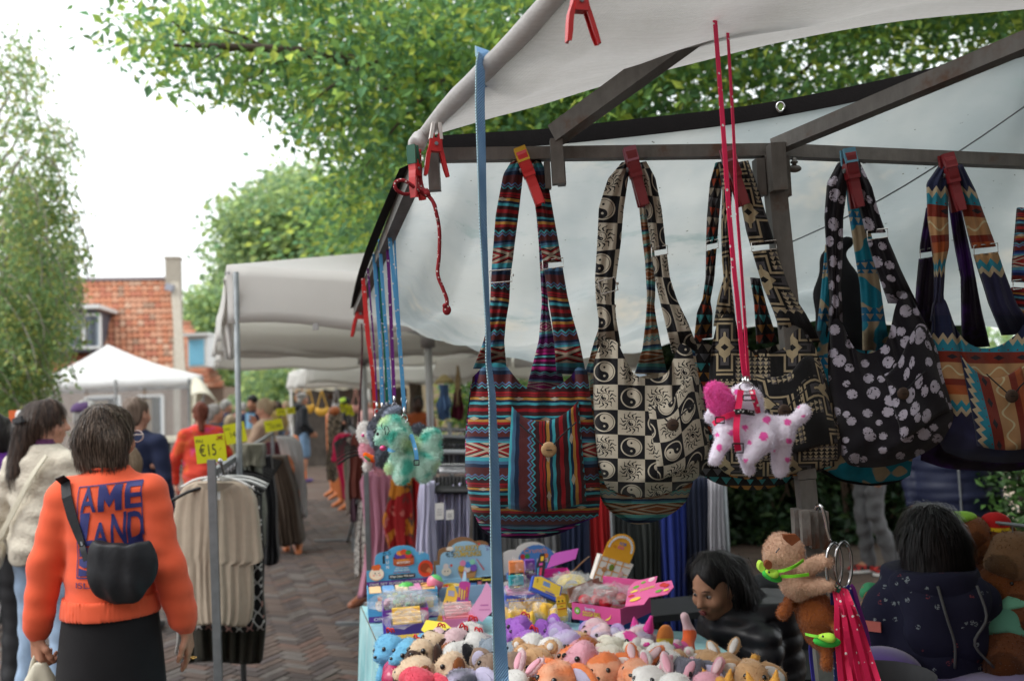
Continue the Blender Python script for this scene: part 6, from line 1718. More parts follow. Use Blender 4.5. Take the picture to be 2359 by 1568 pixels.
ck_=empty('cord',P(830,1005,4.2),'thin maroon cord hanging from the far end of the side beam','cord')
b=MB();b.tube(curve([P(833,745,4.22),P(834,800,4.22),P(831,880,4.22),P(828,950,4.22),P(827,1015,4.22)],24),.0045,7);obj('strand',b,mat('maroon_cord',(.06,.012,.018),rough=.8),ck_,smooth=True)
def webbing():
 x,y=uvs()
 return sn((y+ab(x-.0)*1.1)*900)*.8
def webcol():
 x,y=uvs()
 s_=sn((y*1.0+x*1.3)*850)
 e=mx(x.__lt__(.0035),x.__gt__(.0325))
 return mixc(e,mixc(smooth01(s_,-.5,.6),(.11,.26,.50),(.27,.48,.74)),(.34,.52,.60))
M_WEB=mat('blue_webbing',pat=webcol,rough=.75,var=.08,vs=6,bump=.9,bpat=webbing,bd=.002)
ys=[128,150,235,380,515,640,760,830,907,1070,1254,1420,1567,1640]
xs=[1110,1106,1105,1109,1112,1118,1123.5,1124,1133,1138,1142,1148,1154.5,1158]
fw=[.55,.60,.60,.54,.47,.36,.26,.30,.42,.58,.68,.85,1.,1.]
pts,wd=[],[]
for y in np.linspace(128,1640,90):
 pts.append(P(interp(y,ys,xs),y,interp(y,[128,400,1640],[1.99,1.93,1.86])));c=interp(y,ys,fw);wd.append(_r*c+_f*math.sqrt(max(0,1-c*c)))
bs_=empty('strap',pts[-1],'long blue webbing strap hanging from the awning roll in front of the bags','strap')
b=MB();b.ribbon(pts,.032,wd,.0022);obj('webbing',b,M_WEB,bs_)
rc_=P(1112,160,2.005)
b=MB();b.ribbon([pts[0]+Vector((0,0,-.01)),pts[0]+Vector((.0,.02,.024)),pts[0]+Vector((.01,.06,.02)),pts[0]+Vector((.012,.07,-.05))],.035,_r*.8+_f*.6,.0022);obj('loop_over_roll',b,M_WEB,bs_)
def leash_mat(nm,c,c2=(.75,.70,.70)):
 return mat('leash_'+nm,pat=flecks(c,c2,62,.19),rough=.6,var=.08)
LM={n:leash_mat(n,c)for n,c in(('red',(.62,.03,.03)),('purple',(.16,.02,.20)),('sky',(.10,.36,.66)),('green',(.015,.17,.11)),('pink',(.66,.015,.085)),('indigo',(.04,.03,.26)),('navy',(.03,.05,.20)))}
def leash(label,path,wpx,m,clip=True,group='dog leashes hung over the side beam',wdir=None):
 d=path[len(path)//2][2]
 t=empty('dog_leash',P(*path[-1]),label,'leash',group)
 pts=curve([P(*q)for q in path],26)
 b=MB();b.ribbon(pts,wpx*d/FPX,wdir or(_r+_f*.3),.0018);obj('strap',b,m,t)
 if clip:
  e=pts[-1];b=MB();b.tube([e+Vector((0,0,.005)),e-Vector((0,0,.022))],.0045,8);b.tube([e-Vector((0,0,.030))+_r*(.009*math.cos(a))+Vector((0,0,.013*math.sin(a)))for a in np.linspace(0,6.28,13)],.0022,6);obj('clip',b,M_CHR,t,smooth=True)
 return t
for path,w_,mm,lab in(([(836,641,3.45),(845,760,3.42),(857,850,3.4),(865,955,3.4)],9,'red','red bone print leash at the left of the bundle'),([(840,660,3.5),(850,780,3.48),(858,860,3.46),(868,950,3.45)],6,'red','narrower red leash strand behind the left red one'),([(847,618,3.3),(855,720,3.3),(863,820,3.3),(868,930,3.3)],4,'purple','thin purple leash between the red and blue ones'),([(861,585,3.15),(869,700,3.14),(876,810,3.12),(880,930,3.1)],8,'sky','sky blue bone print leash left of the green one'),([(866,600,3.2),(874,720,3.18),(880,840,3.17),(884,935,3.16)],4,'indigo','thin indigo leash beside the sky blue one'),([(870,607,3.22),(879,720,3.2),(887,812,3.2),(891,930,3.2)],7,'green','green bone print leash in the middle of the bundle'),([(874,551,3.0),(884,700,2.98),(892,812,2.97),(900,935,2.96)],8,'sky','sky blue bone print leash right of the green one'),([(891,543,2.95),(897,660,2.93),(903,800,2.92),(908,915,2.9)],8,'purple','purple bone print leash with a steel clip'),([(894,512,2.78),(912,697,2.76),(924,840,2.75),(931,942,2.74)],9,'sky','sky blue leash holding the mint plush dog'),([(908,520,2.82),(911,600,2.82),(921,760,2.82),(930,900,2.81)],4,'sky','thin sky blue strand at the right of the bundle')):
 leash(lab,path,w_,LM[mm])
pk=leash('bright pink bone print leash looped over the front beam, holding the spotted plush dog',[(1643,6,1.92),(1655,160,1.86),(1667,322,1.82),(1676,450,1.80),(1690,615,1.78),(1699,700,1.77),(1711,834,1.76),(1717,872,1.76)],11.5,LM['pink'],group=None)
b=MB();b.ribbon(curve([P(1674,48,1.96),P(1682,180,1.90),P(1690,322,1.85),P(1695,450,1.82),P(1707,615,1.80),P(1714,720,1.785),P(1721,834,1.775),P(1724,874,1.77)],26),[8*1.8/FPX]*26,_r+_f*.5,.0018);obj('return_strap',b,LM['pink'],pk)
b=MB();b.ribbon([P(1643,8,1.92),P(1650,-8,1.93),P(1664,-6,1.98),P(1674,12,2.0),P(1674,50,1.965)],.0105,_r*.8+_f*.5,.0018);obj('loop',b,LM['pink'],pk)
# ====== THE HANGING BAGS
def wv_bump():
 x,y=uvs()
 return sn(x*2600+tri(y*420)*3.0)*.5+sn(y*2400)*.35+nz(40,2)*.6
def fabric(name,pat,**k):
 return mat('woven_'+name,pat=pat,rough=.95,spec=.12,var=.16,vs=40,bump=.55,bpat=wv_bump,sheen=.12,bd=.0015,**k)
def aztec(pal,period=.25,dia=.055):
 (cream,red,black,turq,steel,navy,maroon,dark,yellow,zig)=pal
 def f():
  u,v=uvs()
  t=fr(v/period)
  zz=tri(u/.0085)
  band=mx(mn(t.__gt__(.35),t.__lt__(.42)),mn(t.__gt__(.825),t.__lt__(.895)))
  t2=t+band*(zz-.5)*.030+(tri(u/.022)-.5)*.006
  c=ramp(t2,[(0,cream),(.16,turq),(.20,steel),(.238,navy),(.275,maroon),(.362,zig),(.378,maroon),(.392,turq),(.41,dark),(.452,red),(.475,dark),(.482,red),(.50,black),(.51,yellow),(.537,navy),(.562,turq),(.588,dark),(.625,red),(.66,dark),(.70,turq),(.722,navy),(.745,yellow),(.772,red),(.80,dark),(.835,turq),(.852,maroon),(.866,zig),(.88,maroon),(.93,navy),(.955,steel),(.978,turq)])
  x=tri(u/dia);y=ab(t-.08)/.08
  dd=x+y*.95
  dc=ramp(dd*.5,[(0,red),(.20,cream),(.30,red),(.40,black),(.46,cream),(.62,red),(.72,black),(.8,cream)])
  c=mixc(t.__lt__(.16),c,dc)
  tr_=tri(u/.045)-ab(t-.525)*14
  c=mixc(mn(tr_.__gt__(.72),ab(t-.525).__lt__(.05)),c,cream)
  tr2=tri(u/.045+.5)-ab(t-.735)*14
  return mixc(mn(tr2.__gt__(.72),ab(t-.735).__lt__(.05)),c,cream)
 return f
CRM=(.33,.28,.21)
FAB={}
FAB['red']=fabric('red_aztec',aztec((CRM,(.22,.009,.013),(.017,.010,.011),(.04,.25,.30),(.045,.11,.19),(.009,.020,.048),(.070,.017,.018),(.034,.010,.012),(.34,.17,.035),(.07,.14,.27))))
FAB['pink']=fabric('magenta_aztec',aztec(((.45,.38,.30),(.34,.02,.15),(.02,.012,.02),(.10,.40,.40),(.09,.10,.25),(.03,.012,.06),(.10,.012,.09),(.06,.01,.05),(.42,.02,.20),(.2,.35,.45)),.16,.04))
FAB['teal']=fabric('teal_beige_aztec',aztec(((.40,.34,.25),(.24,.075,.025),(.02,.018,.018),(.10,.36,.33),(.05,.14,.20),(.015,.03,.07),(.36,.30,.22),(.30,.25,.18),(.20,.06,.02),(.06,.2,.25)),.22,.09))
FAB['multi']=fabric('red_blue_aztec',aztec(((.45,.40,.32),(.30,.02,.02),(.02,.015,.02),(.08,.28,.38),(.04,.08,.28),(.015,.02,.08),(.15,.02,.02),(.05,.015,.02),(.40,.17,.04),(.1,.2,.4)),.2,.05))
def yinyang(x,y,R):
 """1 where dark, inside a disc of radius R"""
 h=x.__lt__(0.0)
 d1,d2=ln(x,y-R*.5),ln(x,y+R*.5)
 h=mx(h,d1.__lt__(R*.5));h=mn(h,1.0-d2.__lt__(R*.5))
 h=mx(mn(h,1.0-d1.__lt__(R*.13)),d2.__lt__(R*.13))
 return h
def checker():
 u,v=uvs();s_=.068
 cx,cy=fl(u/s_),fl(v/s_)
 par=fr((cx+cy)*.5)*2.0
 x,y=(fr(u/s_)-.5)*2.0,(fr(v/s_)-.5)*2.0
 r=ln(x,y)
 yy=yinyang(x,y,.66)
 disc=mn(r.__lt__(.66),1.0-yy)
 ring=mn(r.__lt__(.80),r.__gt__(.70))
 dark_cell=1.0-mx(disc,ring)
 ys2=yinyang(x,y,.25)
 ang=at2(y,x)*(12/6.2832)+sn(r*13)*.28
 ray=tri(ang*2.0)
 sun_=mn(mn(r.__gt__(.42),r.__lt__(.90)),ray.__gt__(.42+(r-.42)*1.05))
 lite_cell=mx(mx(sun_,mn(r.__lt__(.25),ys2)),mn(r.__gt__(.31),r.__lt__(.36)))
 dk=par*dark_cell+(1.0-par)*lite_cell
 return mixc(dk,(.45,.405,.32),(.010,.010,.012))
FAB['check']=fabric('yin_yang_check',checker)
def cross():
 u,v=uvs();s_=.17
 x,y=ab(fr(u/s_)-.5)*2.0,ab(fr(v/s_)-.5)*2.0
 xq,yq=fl(x*16)/16,fl(y*16)/16
 a,b_=mn(xq,yq),mx(xq,yq)
 c=mx((a-.20)*2.2,b_-.72)
 base=ramp(fr(v/.034),[(0,(.012,.012,.013)),(.5,(.10,.09,.09)),(.8,(.012,.012,.013))])
 tr_=tri(u/.007)-fr(v/.011)
 tex=mixc(tr_.__gt__(.1),base,(.36,.30,.20))
 k_=ramp((c+.6)*.8,[(0,(.36,.29,.18)),(.12,(.012,.012,.013)),(.22,(.07,.065,.07)),(.34,(.012,.012,.013)),(.42,(.36,.29,.18)),(.47,(.012,.012,.013)),(.53,(.36,.29,.18)),(.565,(.012,.012,.013))])
 di=(x+y*.6)+tri(y*9)*.06
 k_=mixc(di.__lt__(.30),k_,(.38,.31,.19));k_=mixc(di.__lt__(.12),k_,(.012,.012,.013))
 far_=mn(c.__gt__(.14),smooth01(sn(u*37+fl(v/.085)*2.1),-.1,.0))
 return mixc(far_,k_,tex)
FAB['cross']=fabric('beige_black_cross',cross)
def dark_tri():
 u,v=uvs()
 r_=fl(v/.026);h_=fr(r_*.381+.2)
 t=tri(u/.016+r_*.6)-fr(v/.026)
 a=ramp(h_,[(0,(.28,.04,.015)),(.25,(.05,.26,.27)),(.45,(.30,.26,.20)),(.65,(.36,.17,.04)),(.85,(.12,.12,.13))])
 return mixc(t.__gt__(.15),(.018,.016,.017),a)
FAB['dark']=fabric('dark_triangles',dark_tri)
def pebbles():
 n=X.nt.nodes.new('ShaderNodeTexCoord');v=X.nt.nodes.new('ShaderNodeTexVoronoi');v.inputs['Scale'].default_value=23;v.inputs['Randomness'].default_value=.75
 v.voronoi_dimensions='2D'
 X.nt.links.new(n.outputs['UV'],v.inputs['Vector'])
 sp=X.nt.nodes.new('ShaderNodeSeparateColor');X.nt.links.new(v.outputs['Color'],sp.inputs[0])
 d=X(v.outputs['Distance']);rr_=X(sp.outputs[0])
 disc=d.__lt__(rr_*.22+.20)
 spk=smooth01(nz(95,2,.6,coord='UV'),.60,.64)
 rim=mn(d.__gt__(rr_*.22+.13),nz(160,2,coord='UV').__gt__(.55))
 pale=mixc(mx(spk,rim),(.42,.39,.46),(.035,.03,.04))
 return mixc(disc,(.011,.0095,.013),pale)
FAB['pebble']=fabric('pale_pebble_print',pebbles)
def turq():
 u,v=uvs()
 bl=smooth01(nz(14,1,.4,coord='UV'),.53,.55)
 z=tri(u/.012)-fr(v/.02);bnd=fr(v/.13).__gt__(.72)
 c=mixc(bl,(.012,.21,.30),(.38,.30,.19))
 c2=mixc(z.__gt__(.2),(.01,.13,.26),(.38,.31,.22))
 return mixc(bnd,c,c2)
FAB['turq']=fabric('turquoise_tan',turq)
def zigs():
 u,v=uvs()
 v=v*.5526
 t=fr(v/.21+(tri(u/.012)-.5)*.045*mx(mn(fr(v/.21).__gt__(.12),fr(v/.21).__lt__(.24)),mn(fr(v/.21).__gt__(.60),fr(v/.21).__lt__(.74))))
 c=ramp(t,[(0,(.012,.016,.045)),(.14,(.38,.31,.20)),(.18,(.02,.19,.26)),(.25,(.16,.022,.012)),(.33,(.36,.20,.09)),(.45,(.16,.022,.012)),(.50,(.30,.07,.02)),(.57,(.36,.22,.10)),(.63,(.02,.19,.26)),(.68,(.38,.31,.20)),(.72,(.02,.02,.05))])
 w=ab(sn(u*95)*.5-(t-.39)*16)
 c=mixc(mn(w.__lt__(.12),ab(t-.39).__lt__(.06)),c,(.46,.40,.24))
 dm=tri(u/.03)+ab(t-.29)*26
 return mixc(mn(dm.__lt__(.5),ab(t-.29).__lt__(.04)),c,(.02,.016,.02))
FAB['zig']=fabric('navy_rust_zigzag',zigs)
FAB['purple']=fabric('deep_purple',lambda:mixc(smooth01(nz(9,3),.42,.6),(.012,.006,.016),(.05,.008,.12)))
M_BUTN=mat('coconut_button',(.34,.21,.10),rough=.5,var=.5,vs=60,bump=.2)
M_BUTD=mat('dark_coconut_button',(.05,.03,.02),rough=.5,var=.6,vs=60)
M_THREAD=mat('black_cord',(.01,.01,.011),rough=.8)
M_WIRE=mat('buckle_wire',(.62,.60,.56),rough=.25,metal=1,var=.05)
def resample(pts,n):
 pts=[np.array(p,float)for p in pts]
 L=np.concatenate([[0],np.cumsum([np.linalg.norm(b-a)for a,b in zip(pts,pts[1:])])])
 return[np.array([np.interp(t,L,[p[k]for p in pts])for k in(0,1)])for t in np.linspace(0,L[-1],n)]
def smoothline(pts,n):
 c=curve([Vector((p[0],p[1],0))for p in pts],max(n*3,30))
 return resample([(q.x,q.y)for q in c],n)
def bag(label,d,top,right,bottom,left,straps,fab,lining,pocket=None,pfab=None,button=None,bulge=.075,seed=0,group='woven shoulder bags clipped to the rail',bm_=None,back=.03,uo=(0,0),wr=.010):
 """outline in photo grid pixels at depth d: top and bottom run left to right, sides run downwards; straps: list of (centre pts with widths, depth offset, buckle y or None)"""
 px=d/FPX
 base=bottom[len(bottom)//2]
 t=empty('woven_bag',P(base[0],base[1],d),label,'bag',group)
 NUb,NVb=44,40
 T_,B_=smoothline(top,NUb),smoothline(bottom,NUb);L_,R_=smoothline(left,NVb),smoothline(right,NVb)
 n1,n2=wob(wr,11,seed,(1,1,.7)),wob(wr*.45,30,seed+3,(1,1,.6))
 x0=min(p[0]for p in L_);y0=min(p[1]for p in T_)
 def surf(u,v,side):
  i,j=u*(NUb-1),v*(NVb-1)
  a=lambda A,q:A[int(q)]*(1-(q-int(q)))+A[min(int(q)+1,len(A)-1)]*(q-int(q))
  p=(1-v)*a(T_,i)+v*a(B_,i)+(1-u)*a(L_,j)+u*a(R_,j)-((1-u)*(1-v)*T_[0]+u*(1-v)*T_[-1]+(1-u)*v*B_[0]+u*v*B_[-1])
  e=max(0,math.sin(math.pi*u))**.55
  g_=interp(v,[0,.12,.4,.66,.84,.94,1],[.10,.26,.70,1.0,.98,.62,-.15])
  X_,Z_=p[0]*px,p[1]*px
  pl_=.011*(math.sin(u*31+seed)+.6*math.sin(u*53+2))*math.exp(-(v/.22)**2)+.009*math.sin((X_-Z_)*42+seed*2)*math.exp(-((v-.62)/.2)**2)
  w=pl_+(n1(X_,0,Z_)+n2(X_+.3*Z_,0,Z_*.5))*min(1,e*1.2)*(.35+v)
  fold=.007*math.sin((X_*1.2+Z_*.8)*55+seed)*math.exp(-((v-.86)/.13)**2)*e
  off=-(bulge*e*g_+w+fold)if side==0 else(back*e*g_+.004)
  return P(p[0],p[1],d+off),p
 rows,uv=[],[]
 for j in range(NVb):
  row,uvr=[],[]
  for i in range(NUb):
   q,p=surf(i/(NUb-1),j/(NVb-1),0);row.append(q);uvr.append(((p[0]-x0)*px+uo[0],(p[1]-y0)*px*(1+.10*j/NVb)+uo[1]))
  rows.append(row);uv.append(uvr)
 b=MB();b.sheet(rows,uv=uv)
 rows2=[[surf(i/(NUb-1),j/(NVb-1),1)[0]for i in range(NUb)]for j in range(NVb)]
 for edge in([(0,j)for j in range(NVb)],[(NUb-1,j)for j in range(NVb)],[(i,NVb-1)for i in range(NUb)]):
  b.sheet([[rows[j][i]for i,j in edge],[rows2[j][i]for i,j in edge]],uv=[[(uv[j][i][0],uv[j][i][1])for i,j in edge],[(uv[j][i][0]+.03,uv[j][i][1])for i,j in edge]])
 bo=obj('body',b,fab,t,smooth=True)
 b=MB();b.sheet([list(reversed(r_))for r_ in rows2],uv=[list(reversed(r_))for r_ in uv]);obj('lining',b,lining,t,smooth=True)
 for cl,do,gap,mm in straps:
  m_=mm or fab
  ys_=[c[1]for c in cl]
  pieces=[(cl[0][1],cl[-1][1])]if gap is None else[(cl[0][1],gap-5),(gap+8,cl[-1][1])]
  for(ya,yb_)in pieces:
   rows,uv=[],[]
   n=max(6,int((yb_-ya)/9));Lg=0
   for k in range(n):
    y=lerp(ya,yb_,k/(n-1));cx=interp(y,ys_,[c[0]for c in cl]);hw=interp(y,ys_,[c[2]for c in cl])/2
    dd=d+do+.06*max(0,(y-cl[-1][1]+45)/45)+interp(y,ys_,[c[3]if len(c)>3 else 0 for c in cl])
    row,uvr=[],[]
    for i in range(11):
     s_=i/5-1
     gth=.011*math.cos(s_*7+y*.02+seed)*(1-abs(s_)*.5)
     row.append(P(cx+s_*hw,y+2.5*s_*math.sin(y*.03),dd-.010*(1-s_*s_)-gth*.6));uvr.append((s_*.026+uo[0]+cx*.00013,(y-y0)*px+uo[1]))
    rows.append(row);uv.append(uvr)
   b=MB();b.sheet(rows,uv=uv,thick=tuple(_f*.012));so=obj('strap',b,m_,t,smooth=True)
  if gap is not None:
   cx=interp(gap,ys_,[c[0]for c in cl]);hw=interp(gap,ys_,[c[2]for c in cl])/2+2
   b=MB();q_=[P(cx-hw,gap-9,d+do-.008),P(cx+hw,gap-15,d+do-.008),P(cx+hw+1,gap+5,d+do-.008),P(cx-hw+1,gap+12,d+do-.008)]
   b.tube(q_+[q_[0]],.0016,6);obj('buckle',b,M_WIRE,t)
 if bm_:
  (cx,cy,hw,hh,rot)=bm_;cr,sr=math.cos(rot),math.sin(rot)
  q_=[P(cx+a*hw*cr-c*hh*sr,cy+a*hw*sr+c*hh*cr,d-.022)for a,c in((-1,-1),(1,-1),(1,1),(-1,1))]
  b=MB();b.tube(q_+[q_[0]],.0019,6);b.tube([q_[1].lerp(q_[2],.4)+_r*.003,q_[1].lerp(q_[2],.6)+_r*.003],.003,6);obj('buckle',b,M_WIRE,t)
 if pocket:
  (u0,u1,v0,v1,tilt)=pocket
  rows,uv=[],[]
  for j in range(16):
   row,uvr=[],[]
   for i in range(16):
    a,c=i/15,j/15
    q,_p=surf(lerp(u0,u1,a)+tilt*(c-.5),lerp(v0,v1,c)+.02*(1-c)*math.sin(math.pi*a),0)
    row.append(q-_f*(.006+.007*math.sin(math.pi*a)*(1-.6*c)));uvr.append((c*.21+uo[1]+.01,a*.165+uo[0]+.045))
   rows.append(row);uv.append(uvr)
  b=MB();b.sheet(rows,uv=uv,thick=tuple(_f*.006));po=obj('pocket',b,pfab or fab,t,smooth=True)
  b=MB();q_=[[surf(lerp(u0,u1,a),v0+.012,0)[0]-_f*.015 for a in np.linspace(.04,.96,9)]]
 if button:
  bx_,by_,br,bmat=button
  c=P(bx_,by_,d-bulge*1.0-.016)
  R_=Matrix((_r,_u,-_f)).transposed()
  b=MB();b.ell(c,(br*px,br*px,.004),R_,18,8);bo_=obj('button',b,bmat,t,smooth=True)
  b=MB();b.bar(c-_r*(br*px*.38)-_f*.0045,c+_r*(br*px*.38)-_f*.0045,.0022,.0015);obj('button_slot',b,M_THREAD,bo_)
  cl=curve([P(bx_-br*3.9,by_-br*3.4,d-bulge*.72-.016),P(bx_-br*1.6,by_-br*1.3,d-bulge*.95-.016),c+_u*(br*px*.2)-_f*.001,P(bx_+br*1.5,by_-br*1.7,d-bulge*.95-.016),P(bx_+br*3.6,by_-br*3.6,d-bulge*.72-.016)],24)
  b=MB();b.tube(cl,.0018,6);obj('button_loop',b,M_THREAD,t)
 return t
# --- red Aztec bag and the magenta one behind it
bag('magenta and teal woven bag hanging behind the red striped one',DR+.10,[(1084,880),(1100,900),(1180,915),(1240,905),(1300,890),(1350,880)],[(1350,880),(1362,1020),(1368,1140),(1350,1190)],[(1084,1160),(1110,1222),(1170,1238),(1260,1236),(1330,1210),(1350,1190)],[(1084,880),(1072,1000),(1072,1100),(1084,1160)],[([(1236,380,26),(1245,470,24),(1252,560,22),(1254,660,16),(1255,700,14),(1258,780,34),(1258,900,92)],.0,None,None)],FAB['pink'],FAB['purple'],bulge=.03,seed=40)
b1=bag('red, turquoise and maroon woven bag with wooden button and front pocket',DR-.02,[(1088,868),(1120,840),(1158,838),(1186,868),(1205,888),(1240,898),(1280,890),(1312,868),(1330,846),(1352,852)],[(1352,852),(1362,930),(1374,1040),(1382,1130),(1378,1188)],[(1082,1150),(1095,1190),(1150,1214),(1230,1222),(1310,1212),(1378,1188)],[(1088,868),(1078,960),(1071,1060),(1076,1120),(1082,1150)],[([(1192,368,28,.02),(1182,400,46),(1167,500,52),(1157,600,48),(1153,640,44),(1151,690,44),(1145,740,40),(1136,790,50),(1128,850,78)],.0,None,None),([(1230,368,26,.02),(1240,400,38),(1256,500,40),(1270,590,42),(1284,680,46),(1296,740,50),(1306,790,58),(1316,862,68)],.012,609,None)],FAB['red'],FAB['purple'],pocket=(.37,.90,.20,.86,0),button=(1264,1035,17.5,M_BUTN),seed=3,bm_=(1153,636,25,14,-.08),uo=(0,.04))
b=MB()
# --- yin-yang bag and the teal one behind it
bag('beige, teal and rust woven bag hanging behind the checkered one',DR+.12,[(1360,850),(1440,870),(1500,862),(1560,850),(1600,850)],[(1600,850),(1606,980),(1596,1110)],[(1372,1120),(1400,1172),(1460,1206),(1520,1196),(1575,1160),(1596,1110)],[(1360,850),(1358,980),(1372,1120)],[([(1476,400,20),(1486,500,22),(1498,600,22),(1500,680,18),(1499,700,16),(1500,740,24),(1502,800,42),(1500,862,74)],.0,None,None),([(1410,700,18),(1385,780,30),(1368,860,40)],.0,None,None)],FAB['teal'],FAB['teal'],bulge=.04,seed=42,uo=(0,.05))
bag('black and beige woven bag checkered with yin-yang discs and suns',DR-.02,[(1368,832),(1386,788),(1418,786),(1440,826),(1462,862),(1500,872),(1536,858),(1556,812),(1570,790),(1600,810)],[(1600,810),(1616,900),(1632,1000),(1634,1050),(1606,1100)],[(1388,1092),(1400,1126),(1450,1146),(1510,1146),(1570,1124),(1606,1100)],[(1368,832),(1366,920),(1371,1000),(1376,1060),(1388,1092)],[([(1444,372,26,.02),(1424,410,46),(1408,480,56),(1403,560,54),(1395,640,48),(1394,690,42),(1400,740,40),(1402,800,56)],.0,None,None),([(1476,374,24,.02),(1492,410,34),(1506,480,36),(1516,560,32),(1526,640,34),(1540,690,40),(1558,740,50),(1580,812,60)],.012,580,None)],FAB['check'],FAB['teal'],pocket=(.55,.97,.22,.82,.02),pfab=FAB['check'],button=(1549,978,14,M_BUTD),seed=5,bm_=(1400,658,20,15,-.25),uo=(.006,.02))
# --- beige cross bag and the dark one behind it
bag('black, rust and teal triangle print bag hanging behind the beige cross bag',DR+.12,[(1602,770),(1650,800),(1740,806),(1800,790),(1840,780)],[(1840,780),(1850,940),(1846,1090)],[(1610,1090),(1660,1116),(1740,1128),(1810,1112),(1846,1090)],[(1602,770),(1598,900),(1610,1090)],[([(1662,372,26),(1650,420,26),(1643,500,26),(1640,556,24),(1636,640,18),(1628,690,16),(1624,720,34),(1620,780,40)],.0,566,None),([(1740,640,20),(1752,700,26),(1768,790,46)],.0,None,None)],FAB['dark'],FAB['dark'],bulge=.03,seed=44)
bag('beige and black woven bag with large stepped cross motif',DR-.015,[(1640,790),(1658,730),(1690,730),(1704,780),(1728,808),(1768,814),(1806,800),(1826,766),(1850,758),(1878,800)],[(1878,800),(1906,880),(1930,980),(1937,1040),(1920,1074)],[(1652,1072),(1680,1096),(1740,1104),(1810,1098),(1870,1090),(1920,1074)],[(1640,790),(1632,880),(1638,980),(1644,1040),(1652,1072)],[([(1668,374,22,.03),(1676,440,20),(1672,520,18),(1674,600,18),(1676,640,14),(1672,690,34),(1670,750,50)],.006,None,None),([(1708,372,30,.02),(1726,440,46),(1748,530,54),(1768,600,52),(1788,660,58),(1820,720,70),(1850,790,80)],.0,568,None)],FAB['cross'],FAB['dark'],pocket=(.50,.96,.18,.80,.02),pfab=FAB['cross'],button=(1806,946,15,M_BUTD),seed=8,uo=(.045,.0))
# --- pebble print bag and the turquoise one behind it
D4=DR+.03
bag('turquoise and tan woven bag hanging behind the pebble print bag',D4+.12,[(1896,740),(1960,800),(2030,806),(2090,800),(2110,790)],[(2110,790),(2112,960),(2096,1094)],[(1880,1080),(1930,1106),(2000,1118),(2060,1112),(2096,1094)],[(1896,740),(1876,860),(1880,1080)],[([(1960,400,24),(1974,480,36),(1990,560,42),(2006,660,44),(2014,740,50),(2020,806,60)],.0,None,None),([(1912,560,16),(1908,680,30),(1902,760,36)],.0,None,None)],FAB['turq'],M_THREAD,bulge=.03,seed=46)
bag('black woven bag printed with pale round pebbles',D4-.02,[(1906,800),(1916,740),(1936,738),(1960,790),(1982,812),(2014,810),(2044,780),(2064,700),(2090,672),(2118,720)],[(2118,720),(2152,790),(2180,880),(2202,960),(2190,1000)],[(1938,1050),(1960,1072),(2020,1076),(2080,1064),(2140,1036),(2190,1000)],[(1906,800),(1908,880),(1920,960),(1928,1020),(1938,1050)],[([(1944,372,24,.03),(1930,420,44),(1922,500,40),(1924,580,34),(1924,660,24),(1926,690,26),(1926,760,30)],.0,None,None),([(1966,374,26,.02),(1988,430,40),(2008,500,40),(2026,560,44),(2048,620,52),(2082,700,66)],.01,541,None)],FAB['pebble'],M_THREAD,pocket=(.52,.93,.22,.80,.03),pfab=FAB['pebble'],button=(2080,906,14,M_BUTD),seed=9,uo=(.0,.0))
# --- zigzag bag, the purple one behind it, and the slice of one more
D5=DR+.06
bag('dark purple woven bag hanging behind the zigzag bag',D5+.12,[(2130,760),(2180,800),(2250,806),(2330,800),(2400,780)],[(2400,780),(2410,940),(2400,1070)],[(2120,1060),(2180,1078),(2260,1084),(2340,1084),(2400,1070)],[(2130,760),(2118,900),(2120,1060)],[([(2150,480,26),(2140,560,34),(2132,660,36),(2130,760,44)],.0,585,None),([(2200,470,24),(2216,560,28),(2232,640,30),(2240,720,44),(2250,800,60)],.0,None,None)],FAB['purple'],FAB['purple'],bulge=.03,seed=48)
bag('navy, rust and teal zigzag striped woven bag at the right edge',D5-.02,[(2140,780),(2156,696),(2176,690),(2204,760),(2240,796),(2290,800),(2340,770),(2364,740),(2390,760)],[(2390,760),(2420,860),(2440,980),(2430,1050)],[(2160,1010),(2180,1046),(2250,1064),(2340,1066),(2430,1050)],[(2140,780),(2140,860),(2150,960),(2160,1010)],[([(2178,378,24,.02),(2160,420,44),(2162,500,44),(2168,570,36),(2166,610,22),(2164,680,18),(2166,740,40)],.0,None,None),([(2204,380,24,.02),(2228,440,40),(2256,530,48),(2284,620,54),(2312,700,62),(2352,770,80)],.006,575,None)],FAB['zig'],FAB['purple'],pocket=(.40,.80,.24,.88,.0),pfab=FAB['zig'],button=(2330,912,15,M_BUTD),seed=11,uo=(.0,.333))
bag('red and blue woven bag of which only a slice shows at the right edge',D5+.05,[(2392,760),(2460,790),(2540,780)],[(2540,780),(2550,940),(2540,1050)],[(2400,1040),(2460,1060),(2540,1050)],[(2392,760),(2396,900),(2400,1040)],[([(2372,480,50),(2364,600,56),(2366,700,66),(2400,790,90)],.0,655,None)],FAB['multi'],FAB['multi'],seed=13)
bp=empty('backpack',P(1930,830,2.65),'plain black backpack hanging behind the pebble print bag','backpack');c_=P(1930,690,2.65)
soft('body',[ell(c_,(.058,.05,.17)),ell(c_+Vector((.01,0,-.06)),(.075,.06,.13)),cap(c_+Vector((-.02,0,.13)),c_+Vector((.04,0,.17)),.02)],.009,mat('black_canvas',(.012,.012,.014),rough=.9),bp,k=.04,disp=wob(.005,40,4))
b=MB();b.tube(curve([c_+Vector((0,0,.16)),c_+Vector((.02,0,.3)),c_+Vector((.05,-.1,.42)),P(1990,372,2.28)],14),.007,6);obj('strap',b,M_THREAD,bp)
